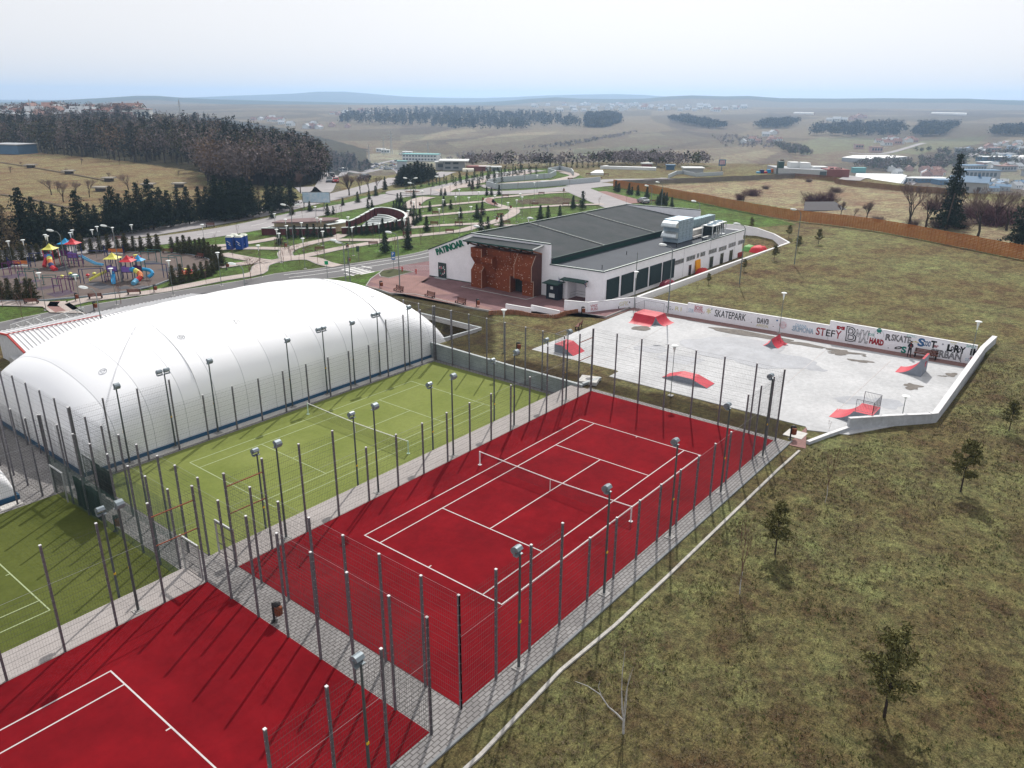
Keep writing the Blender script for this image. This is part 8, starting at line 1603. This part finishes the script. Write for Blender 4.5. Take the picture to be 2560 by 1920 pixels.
village('E', [(560, 345), (850, 325), (860, 350), (400, 365)], 9, 'tiny house in the row above the dark slope wood', 'houses above the slope wood', 1.4, (HW, HP)); village('E', [(900, 545), (1000, 520), (1180, 500), (1280, 540), (1000, 570)], 14, 'house in the new cluster on the far slope', 'houses of the new cluster', 1.05, (HR, HP, HW))
village('E', [(1040, 760), (1250, 745), (1500, 790), (1480, 850), (1100, 830)], 12, 'small house among the valley workshops', 'houses among the workshops', .8, (HW, HR, HP)); village('E', [(1700, 620), (2212, 520), (2300, 850), (1950, 800)], 30, 'small house of the valley suburb behind the tall spruce', 'houses of the valley suburb', .9, (HW, HR, HP, HW, HB_)); village('Dd', [(1130, 540), (1400, 440), (1650, 470), (1500, 560)], 11, 'small house in the wooded fold of the far slope', 'houses in the fold', 1.1)
village('E', [(1500, 930), (2212, 880), (2250, 960), (1700, 970)], 14, 'small building along the valley road behind the bare trees', 'buildings along the valley road', .8, (HB_, HW))
def block(name, lab, t_, x, y, w, h, d, wall, roof=None, rz=0.0, bands=0, cat='building', win=True, z=None, over=.4, roofh=.4):
    p = at(t_, x, y, z); t = thing(name, lab, cat, p, RZC+rz)
    if w > 60: sc_ = TILES[t_][2]*math.dist(p, CAM)/FPX; w *= sc_; h *= sc_*1.02; d = min(d, w*.6)
    mb = MB(); mb.box(-w/2, 0, -1, w/2, d, h); part('wall', mb, wall, t); mb = MB(); mb.box(-w/2-over, -over, h+.01, w/2+over, d+over, h+.01+roofh); part('roof', mb, roof or M_BG, t)
    for k in range(bands):
        z0 = h*(k+.35)/bands
        for q in range(int(w/3)): mb = MB(); mb.box(-w/2+.8+q*3, -.05, z0, -w/2+2.8+q*3, -.012, z0+h/bands*.45); part('window', mb, M_WIN, t)
    return t
block('hotel', 'long white two-storey building with a pale green roof above the dark clump', 'B', 1900, 702, 300, 52, 12, M_BW, M_BT, -.15, 2); block('office', 'glass fronted pavilion building with a white flat roof at the valley road', 'C', 465, 780, 178, 70, 12, M_BG, M_BW, 0, 2, over=1.5); block('office', 'small grey building between the long white one and the glass one', 'C', 345, 775, 70, 55, 8, M_BG, M_BW, 0, 1)
block('shed', 'teal roofed workshop beside the parked cars', 'B', 1745, 775, 75, 65, 10, M_BG, M_BT); block('kiosk_building', 'low white building with a plum roof at the valley road', 'C', 660, 785, 150, 28, 8, M_BBR, M_BBR, 0, 0); block('pavilion_building', 'small white pavilion at the valley road, nearer the plum roof', 'C', 730, 785, 78, 28, 6, M_BW, M_BW, 0, 1); block('pavilion_building', 'small white pavilion at the valley road, farther along', 'C', 828, 785, 80, 26, 6, M_BG, M_BW, 0, 1)
mb = MB(); n = 12; A = [(-6, 4.5*math.cos(a), 3.4*math.sin(a)) for a in np.linspace(0, math.pi, n)]; B = [(6, q[1], q[2]) for q in A]; mb.add(A+B, [tuple(range(n)), tuple(range(n, 2*n))[::-1]]+[(i+1, i, n+i, n+i+1) for i in range(n-1)]); t = thing('tunnel_tent', 'cream barrel-roofed tent at the valley road', 'tent', at('C', 590, 790), RZC); t.scale = (.34,)*3; part('skin', mb, mat('tent_cream', (.62, .60, .50), .7), t)
for i, (x, y, w) in enumerate([(1560, 622, 10), (1600, 632, 8), (1790, 650, 16), (1235, 790, 8)]): block('low_building', 'pale low building by the junction, %s from the wood' % nth(i), 'B', x, y, 61+w, 24, 7, M_BW, M_BW, 0, 1)
# blue-edged car park building at the left edge
block('warehouse', 'blue fenced parking deck at the photo edge beside the hill wood', 'A', 40, 640, 260, 60, 14, M_BB, M_BG, -.3, 0)
for i, (x, y, w, h, rf) in enumerate([(825, 310, 160, 62, M_BBR), (1050, 320, 150, 60, M_BW), (1230, 330, 120, 85, M_BP), (500, 320, 160, 40, M_BR), (350, 330, 120, 45, M_BP), (150, 330, 150, 45, M_BW)]): block('town_building', ['large mauve gabled block on the hilltop', 'white flat-roofed block behind the poplar', 'tall gabled house at the end of the hilltop suburb', 'red-trimmed long building in the hilltop suburb', 'pinkish building above the wood', 'pale sheds near the photo edge on the hilltop'][i], 'A', x, y+30, w, h, 12, M_BP if i % 2 else M_BW, rf, .1, 1)
t = thing('silos', 'pair of white domed silos among the hilltop trees', 'silos', at('A', 200, 380), RZC); 
for x in (-5, 5): mb = MB(); mb.lathe([(5, -1), (5, 4), (4.5, 6), (3, 7.5), (.01, 8.2)], 14, (x, 0)); part('silo', mb, M_BG, t, True)
# supermarket
TILES['m'] = (1900, 370, .171790)
def msp(x, y, z=0): return at('m', x, y, z)
sm = thing('supermarket', 'long grey supermarket with a glass tower, rooftop units and a red brick block', 'building', (0, 0, 0)); zg = -0.3
a1, a2, a3 = at('m', 255, 400, zg), at('m', 960, 435, zg), at('m', 1290, 440, zg)
hA = toph(a2, 'm', 960, 325); dv = Vector((CF[0], CF[1], 0)).normalized()*13
A1, A2, A3 = Vector(a1), Vector(a2), Vector(a3)
mb = MB(); mb.prism([tuple(A1.xy), tuple(A2.xy), tuple((A2+dv).xy), tuple((A1+dv).xy)], zg-2, zg+hA); part('wall', mb, M_BG, sm); mb = MB(); mb.prism([tuple((A1+Vector((0, 0, 0))).xy), tuple(A2.xy), tuple((A2-dv*.01).xy), tuple((A1-dv*.01).xy)], zg+hA*.36, zg+hA*1.02); part('facade_band', mb, mat('band_grey', (.46, .48, .50), .6), sm)
mb = MB(); X_ = (A3-A2); mb.prism([tuple(A2.xy), tuple(A3.xy), tuple((A3+dv).xy), tuple((A2+dv).xy)], zg-2, zg+hA*1.12); part('brick_block', mb, M_BBR, sm); mb = MB(); g0 = A2-X_*.30; g1 = A2-X_*.02; mb.prism([tuple((g0-dv*.02).xy), tuple((g1-dv*.02).xy), tuple(g1.xy), tuple(g0.xy)], zg, zg+hA*.85); part('glass_entrance', mb, M_WIN, sm)
mb = MB(); T0 = A1; w_ = X_.normalized(); mb.prism([tuple((T0).xy), tuple((T0+w_*1.9).xy), tuple((T0+w_*1.9+dv*.15).xy), tuple((T0+dv*.15).xy)], zg-1, zg+hA*1.9); part('glass_tower', mb, mat('tower_glass', (.05, .10, .10), .3), sm)
for k, (f, w2) in enumerate([(.22, 3.6), (.42, 3.6), (.70, 5)]): c = A1+(A2-A1)*(f+.12)+dv*.35; mb = MB(); mb.prism([tuple(c.xy), tuple((c+w_*w2).xy), tuple((c+w_*w2+dv*.3).xy), tuple((c+dv*.3).xy)], zg+hA, zg+hA*(1.75 if k < 2 else 1.3)); part('rooftop_unit', mb, M_BW, sm)
mb = MB(); mb.prism([tuple((A1-dv*.02).xy), tuple((A3-dv*.02).xy), tuple((A3+dv*1.02).xy), tuple((A1+dv*1.02).xy)], zg+hA*1.125, zg+hA*1.16); 
Xs = Vector((CR[0], CR[1], 0)).normalized(); Yv_ = Vector((0, 0, 1)); Zs = Xs.cross(Yv_)
def signtxt(p, body, size, m): text_on(sm, body, Matrix(((Xs.x, 0, Zs.x, p.x), (Xs.y, 0, Zs.y, p.y), (0, 1, 0, p.z), (0, 0, 0, 1))), m, size=size, ext=.05, bold=.02, name='roof_lettering')
signtxt(A2+X_*.1+Vector((0, 0, hA*1.15)), 'EMIL ADDA', .85, M_BINK); signtxt(T0+w_*.3+Vector((0, 0, hA*1.95)), 'EMIL', .75, M_BINK)
t = thing('play_shelter', 'bright red, blue and white play structure beside the supermarket tower', 'play structure', at('m', 100, 380, zg), RZC); t.scale = (.5,)*3; 
for x, z, c in ((-6, .5, 'sky'), (-3.5, 1.8, 'navy'), (-1, .6, 'red'), (1.5, 2.0, 'blue'), (4, 2.4, 'orange')): mb = MB(); mb.box(x-1.3, 0, z-1.2, x+1.3, 2.5, z+1.2); part('module', mb, PC[c], t)
block('long_roof', 'long pale low roof left of the red play structure', 'Dd', 1325, 800, 155, 28, 5, M_BG, M_BW, 0, 0, z=-2)
# white shining roofs and glasshouses
def flatroof(name, lab, P, h, wall, top, z=None, cat='building'):
    Q = [at(*p) for p in P]; zc = min(q[2] for q in Q); t = thing(name, lab, cat, (0, 0, 0)); mb = MB(); mb.prism([q[:2] for q in Q], zc-1, zc+h); part('wall', mb, wall, t); mb = MB(); mb.prism([q[:2] for q in Q], zc+h+.01, zc+h+.3); part('roof', mb, top, t)
flatroof('warehouse', 'huge shining white roof in the valley beyond the supermarket', [('E', 635, 700), ('E', 870, 722), ('E', 1000, 712), ('E', 1200, 690), ('E', 1020, 668), ('E', 740, 668)], 4, M_BG, M_FGL)
flatroof('greenhouse', 'long white greenhouse on the far plateau, the shorter one', [('E', 218, 294), ('E', 395, 298), ('E', 395, 290), ('E', 225, 286)], 4, M_FGL, M_FGL, cat='greenhouse'); flatroof('greenhouse', 'long white greenhouse on the far plateau, the longer one', [('E', 1410, 290), ('E', 1715, 304), ('E', 1715, 292), ('E', 1415, 280)], 4, M_FGL, M_FGL, cat='greenhouse')
flatroof('car_park_roof', 'wide pale flat roof next to the supermarket', [('E', 700, 835), ('E', 1200, 832), ('E', 1150, 815), ('E', 760, 812)], .5, M_BB, M_BW); flatroof('market_hall', 'long blue market wall behind the dry field', [('E', 800, 885), ('E', 1190, 880), ('E', 1190, 862), ('E', 800, 862)], 3, M_BB, M_BG); block('container', 'teal container building behind the supermarket', 'E', 790, 800, 95, 32, 5, M_BT, M_BT)
for i, (x, y, w, h, wl, rf) in enumerate([(1830, 860, 270, 60, M_BG, M_BB), (1800, 795, 180, 42, M_BG, M_BB), (1760, 900, 480, 24, M_BB, M_BB), (1420, 885, 240, 26, M_BB, M_BW), (1990, 705, 230, 30, M_BB, M_BW), (2060, 690, 130, 40, M_BW, M_BG), (1965, 640, 75, 42, M_BG, M_BP), (1920, 760, 120, 36, M_BP, M_BW), (2080, 790, 130, 34, M_BG, M_BR), (1250, 885, 80, 30, M_BW, M_BW), (1680, 640, 75, 38, M_BG, M_BG), (940, 625, 85, 36, M_BP, M_BR), (790, 592, 62, 26, M_BP, M_BR)]): block('workshop', ['broad blue-roofed hall behind the tall spruce', 'sloping blue-roofed shed above the broad hall', 'long low blue market wall under the broad hall', 'low white-topped market row before the tall spruce', 'blue hall with a white roof edge uphill of the spruce', 'white hall at the suburb edge', 'pink-roofed block house on the suburb lane', 'cream workshop below the white hall', 'red-roofed workshop near the photo edge', 'small white kiosk hall by the market row', 'unfinished grey block with white corner posts', 'red-roofed villa under the new cluster', 'small villa with a pale roof on the slope lane'][i], 'E', x, y, w, h, 12, wl, rf, [-.1, .3, .0, 0, .1, .1, 0, .2, .2, 0, 0, 0, 0][i], 1)
for i, x in enumerate((2135, 2195)): mb = MB(); mb.lathe([(7, -1), (6.8, 2), (5, 4.5), (2.5, 5.8), (.01, 6.2)], 14); t = thing('storage_dome', 'white storage dome in the valley suburb, %s the blue hall' % ['next to', 'one along from'][i], 'storage dome', at('E', x, 705)); part('shell', mb, M_FGL, t, True)
# roads of the valley
ribbon('road', [('E', 700, 630), ('E', 1000, 635), ('E', 1350, 545)], 7, M_ROADPALE); ribbon('road', [('E', 1730, 665), ('E', 1900, 580), ('E', 2070, 525)], 7, M_ROADPALE); ribbon('road', [('E', 700, 870), ('E', 1250, 885), ('E', 1900, 900), ('E', 2300, 960)], 7, M_ROADPALE)
# pool and promenade on the far lawns
flatroof('pool_edge', 'long curved white pool edge at the far end of the park', [('C', 1780, 765), ('C', 2212, 775), ('Dd', 480, 790), ('Dd', 480, 782), ('Dd', 0, 766), ('C', 1800, 758)], .7, M_BW, M_BW, cat='pool')
flatroof('pool_edge', 'white fan-shaped terrace before the long pool edge', [('C', 1640, 822), ('C', 1760, 822), ('C', 1750, 795), ('C', 1690, 797)], .5, M_BW, M_BW, cat='terrace')
M_GLW = mat('grey_balustrade', (.42, .46, .48), .5)
def wallthing(lab, P, h, th, m, name='balustrade'): Q = [at(*p)[:2] for p in P]; z = Hs(*Q[0]); t = thing(name, lab, 'balustrade', (0, 0, 0)); mb = MB(); mb.wall(Q, z-.2, z+h, th); part('rail_body', mb, m, t)
wallthing('long grey balustrade of the sunken promenade, far side', [('c', 1060, 500), ('c', 1200, 470), ('c', 1400, 455), ('c', 1700, 430), ('c', 1760, 400), ('c', 1680, 375), ('c', 1800, 350), ('c', 1920, 380), ('c', 1940, 410)], 1.6, .3, M_GLW); wallthing('long grey balustrade of the sunken promenade, near side', [('c', 1050, 515), ('c', 1150, 545), ('c', 1300, 540), ('c', 1580, 525), ('c', 1760, 510), ('c', 2000, 490), ('c', 2212, 470)], 1.6, .3, M_GLW)
ribbon('path', [('c', 1040, 510), ('c', 1120, 540), ('c', 1260, 530)], 4, M_ROADPALE); ribbon('path', [('c', 1700, 470), ('c', 1880, 430), ('c', 1960, 400), ('c', 1880, 370), ('c', 1760, 360)], 3, M_PATH)
p = at('c', 1650, 510); t = thing('footbridge_hut', 'grey angular entrance hut of the sunken promenade', 'hut', p, RZC); t.scale = (.32,)*3; mb = MB(); pr = [(-6, 0), (-4, 4.2), (5, 4.2), (7.5, 0)]; mb.add([(x, 0, z) for x, z in pr]+[(x, 5, z) for x, z in pr], [(0, 1, 2, 3)[::-1], (4, 5, 6, 7), (0, 4, 5, 1)[::-1], (1, 5, 6, 2)[::-1], (2, 6, 7, 3)[::-1]]); part('shell', mb, M_GLW, t); mb = MB(); mb.add([(-4.2, -.05, .1), (-1, -.05, .1), (-1, -.05, 3.0), (-3.2, -.05, 3.2)], [(0, 1, 2, 3)]); part('opening', mb, M_WIN, t)
wallthing('grey angular canopy wall beyond the wooden fence corner', [('Dd', 590, 848), ('Dd', 660, 815), ('Dd', 720, 812), ('Dd', 830, 835), ('Dd', 1060, 822)], 1.2, .3, M_GLW); block('pool_house', 'low grey roofed pool house at the far park edge', 'Dd', 810, 800, 155, 30, 8, M_BG, M_BW, 0, 0)
for i, (x, y) in enumerate([(405, 760), (610, 775)]): block('kiosk_hut', ['small white canopy hut above the pool edge', 'small blue hut above the pool edge'][i], 'Dd', x, y, 76 if i == 0 else 62, 30, 4, M_BBR if i == 0 else M_BB, M_BW if i == 0 else M_BB, 0, 0)
t = thing('billboard', 'blue and red advertising board on a pole past the pools', 'billboard', at('Dd', 1050, 780), RZC); t.scale = (.33,)*3; mb = MB(); mb.tube((0, 0, -1), (0, 0, 6), .4); mb.box(-4, -.2, 5, 4, .2, 12); part('frame', mb, M_BB, t); mb = MB(); mb.box(-3, -.26, 6.5, 3, -.21, 11); part('poster', mb, mat('poster_pink', (.5, .35, .40), .6, noise=(.5, .3)), t)
# pylons and masts
def pylon(lab, t_, x, y, ty, g):
    p = at(t_, x, y); h = toph(p, t_, x, ty); t = thing('pylon', lab, 'pylon', p, RZC, g); mb = MB(); s_ = max(.12, h*.008)
    for dx in (-1, 1):
        for dy in (-1, 1): mb.beam((dx*h*.05, dy*h*.05, 0), (dx*h*.01, dy*h*.01, h), s_, s_)
    for k in range(6): z0, z1 = h*k/6, h*(k+1)/6; w0, w1 = h*(.05-.04*k/6), h*(.05-.04*(k+1)/6); mb.beam((-w0, -w0, z0), (w1, -w1, z1), s_*.7, s_*.7); mb.beam((w0, -w0, z0), (-w1, -w1, z1), s_*.7, s_*.7)
    for z, w in ((.72, .16), (.85, .12)): mb.beam((-h*w, 0, h*z), (h*w, 0, h*z), s_, s_)
    part('lattice', mb, M_BG, t)
for i, (t_, x, y, ty) in enumerate([('C', 1270, 745, 580), ('C', 1380, 740, 640), ('C', 830, 700, 620), ('C', 243, 630, 530), ('B', 1655, 640, 440), ('B', 1972, 640, 530), ('B', 1590, 650, 500), ('B', 1465, 740, 560)]): pylon('lattice pylon across the valley, %s' % ['above the spruce rows', 'right beside the tallest one', 'by the leafless valley trees', 'behind the long white building', 'over the far fields', 'in the far fields near the long white building', 'between the field pylons', 'at the foot of the wooded hill'][i], t_, x, y, ty, 'lattice pylons')
for i, (t_, x, y, ty) in enumerate([('A', 1565, 310, 172), ('A', 280, 300, 168), ('A', 783, 270, 185)]): pylon('thin mast on the hilltop, %s' % ['right of the gabled house', 'nearest the photo edge', 'above the mauve block'][i], t_, x, y+30, ty, 'hilltop masts')
t = thing('poplar', 'tall narrow leafless poplar among the hilltop houses', 'poplar', at('A', 1030, 360)); VF = leafcloud([(rgv.normal()*1.1, rgv.normal()*1.1, z) for z in np.linspace(3, 13, 130)], None, .8, 3, rgv); mb = MB(); mb.tube((0, 0, 0), (0, 0, 12), .4, .1); part('trunk', mb, M_BARKD, t); ob('crown', mk('crown', VF, M_WB), t)
# bunkers on the meadow
M_BUNK = mat('bunker_concrete', (.27, .25, .22), .9, noise=(.6, .2))
for i, (x, y) in enumerate([(270, 758), (600, 812), (945, 875), (872, 960), (1285, 930), (1550, 925)]): p = at('A', x, y); t = thing('concrete_shelter', 'small square concrete shaft head on the dry meadow, %s from the photo edge' % nth([0, 1, 3, 2, 4, 5][i]), 'shaft head', p, RZC, 'shaft heads on the meadow'); mb = MB(); mb.box(-1.0, -1.0, -.2, 1.0, 1.0, .9); part('block', mb, mat('shaft_dark', (.08, .07, .065), .9), t); mb = MB(); mb.box(-1.8, -1.5, .901, 1.8, 1.5, 1.25); part('slab', mb, M_BUNK, t)
p = at('E', 500, 1130); t = thing('concrete_shelter', 'low sloping concrete roof half buried in the dry field', 'shelter', p, RZC+.1); mb = MB(); mb.add([(-5.5, 0, .1), (5.5, 0, .1), (4.5, 5, 1.5), (-3, 5, 1.5), (-5.5, 0, -.5), (5.5, 0, -.5), (4.5, 5, -.5), (-3, 5, -.5)], [(0, 1, 2, 3), (4, 5, 1, 0), (5, 6, 2, 1), (6, 7, 3, 2), (7, 4, 0, 3)]); part('roof', mb, mat('dark_slab', (.10, .095, .10), .9), t)
t = thing('utility_pole', 'leaning wooden pole in front of the tall spruce', 'pole', at('E', 1525, 1300)); mb = MB(); mb.tube((0, 0, 0), (.25, -.5, 7), .14, .10); part('pole', mb, M_BARK, t)
# meadow path lines
ribbon('path', [('A', 0, 712), ('A', 300, 760), ('A', 600, 812), ('A', 950, 878)], 1.0, mat('track', (.10, .075, .05), .95)); ribbon('path', [('A', 0, 990), ('A', 300, 1040), ('A', 600, 1110)], 1.0, bpy.data.materials['track'])

# ================================================================== HAZE
mb = MB(); S_ = 9300.0; mb.box(-S_, -S_, -60.0, S_, S_, 106.0); hz = ob('haze', mb.mesh('haze', [])); tag(hz, 'pale blue haze lying over the valley and the far hills', 'haze', None, 'stuff')
mh = bpy.data.materials.new('haze_air'); mh.use_nodes = True; nt = mh.node_tree; nt.nodes.remove(nt.nodes['Principled BSDF']); vp_ = nt.nodes.new('ShaderNodeVolumePrincipled'); vp_.inputs['Color'].default_value = (.50, .71, 1.0, 1); vp_.inputs['Density'].default_value = HAZE_D; vp_.inputs['Anisotropy'].default_value = .45
nt.links.new(vp_.outputs[0], nt.nodes['Material Output'].inputs['Volume']); hz.data.materials.append(mh)

# drop builders that were never placed
for r_ in Rep.ALL:
    if not r_.used:
        def _rm(o):
            for c in list(o.children): _rm(c)
            bpy.data.objects.remove(o)
        _rm(r_.p)
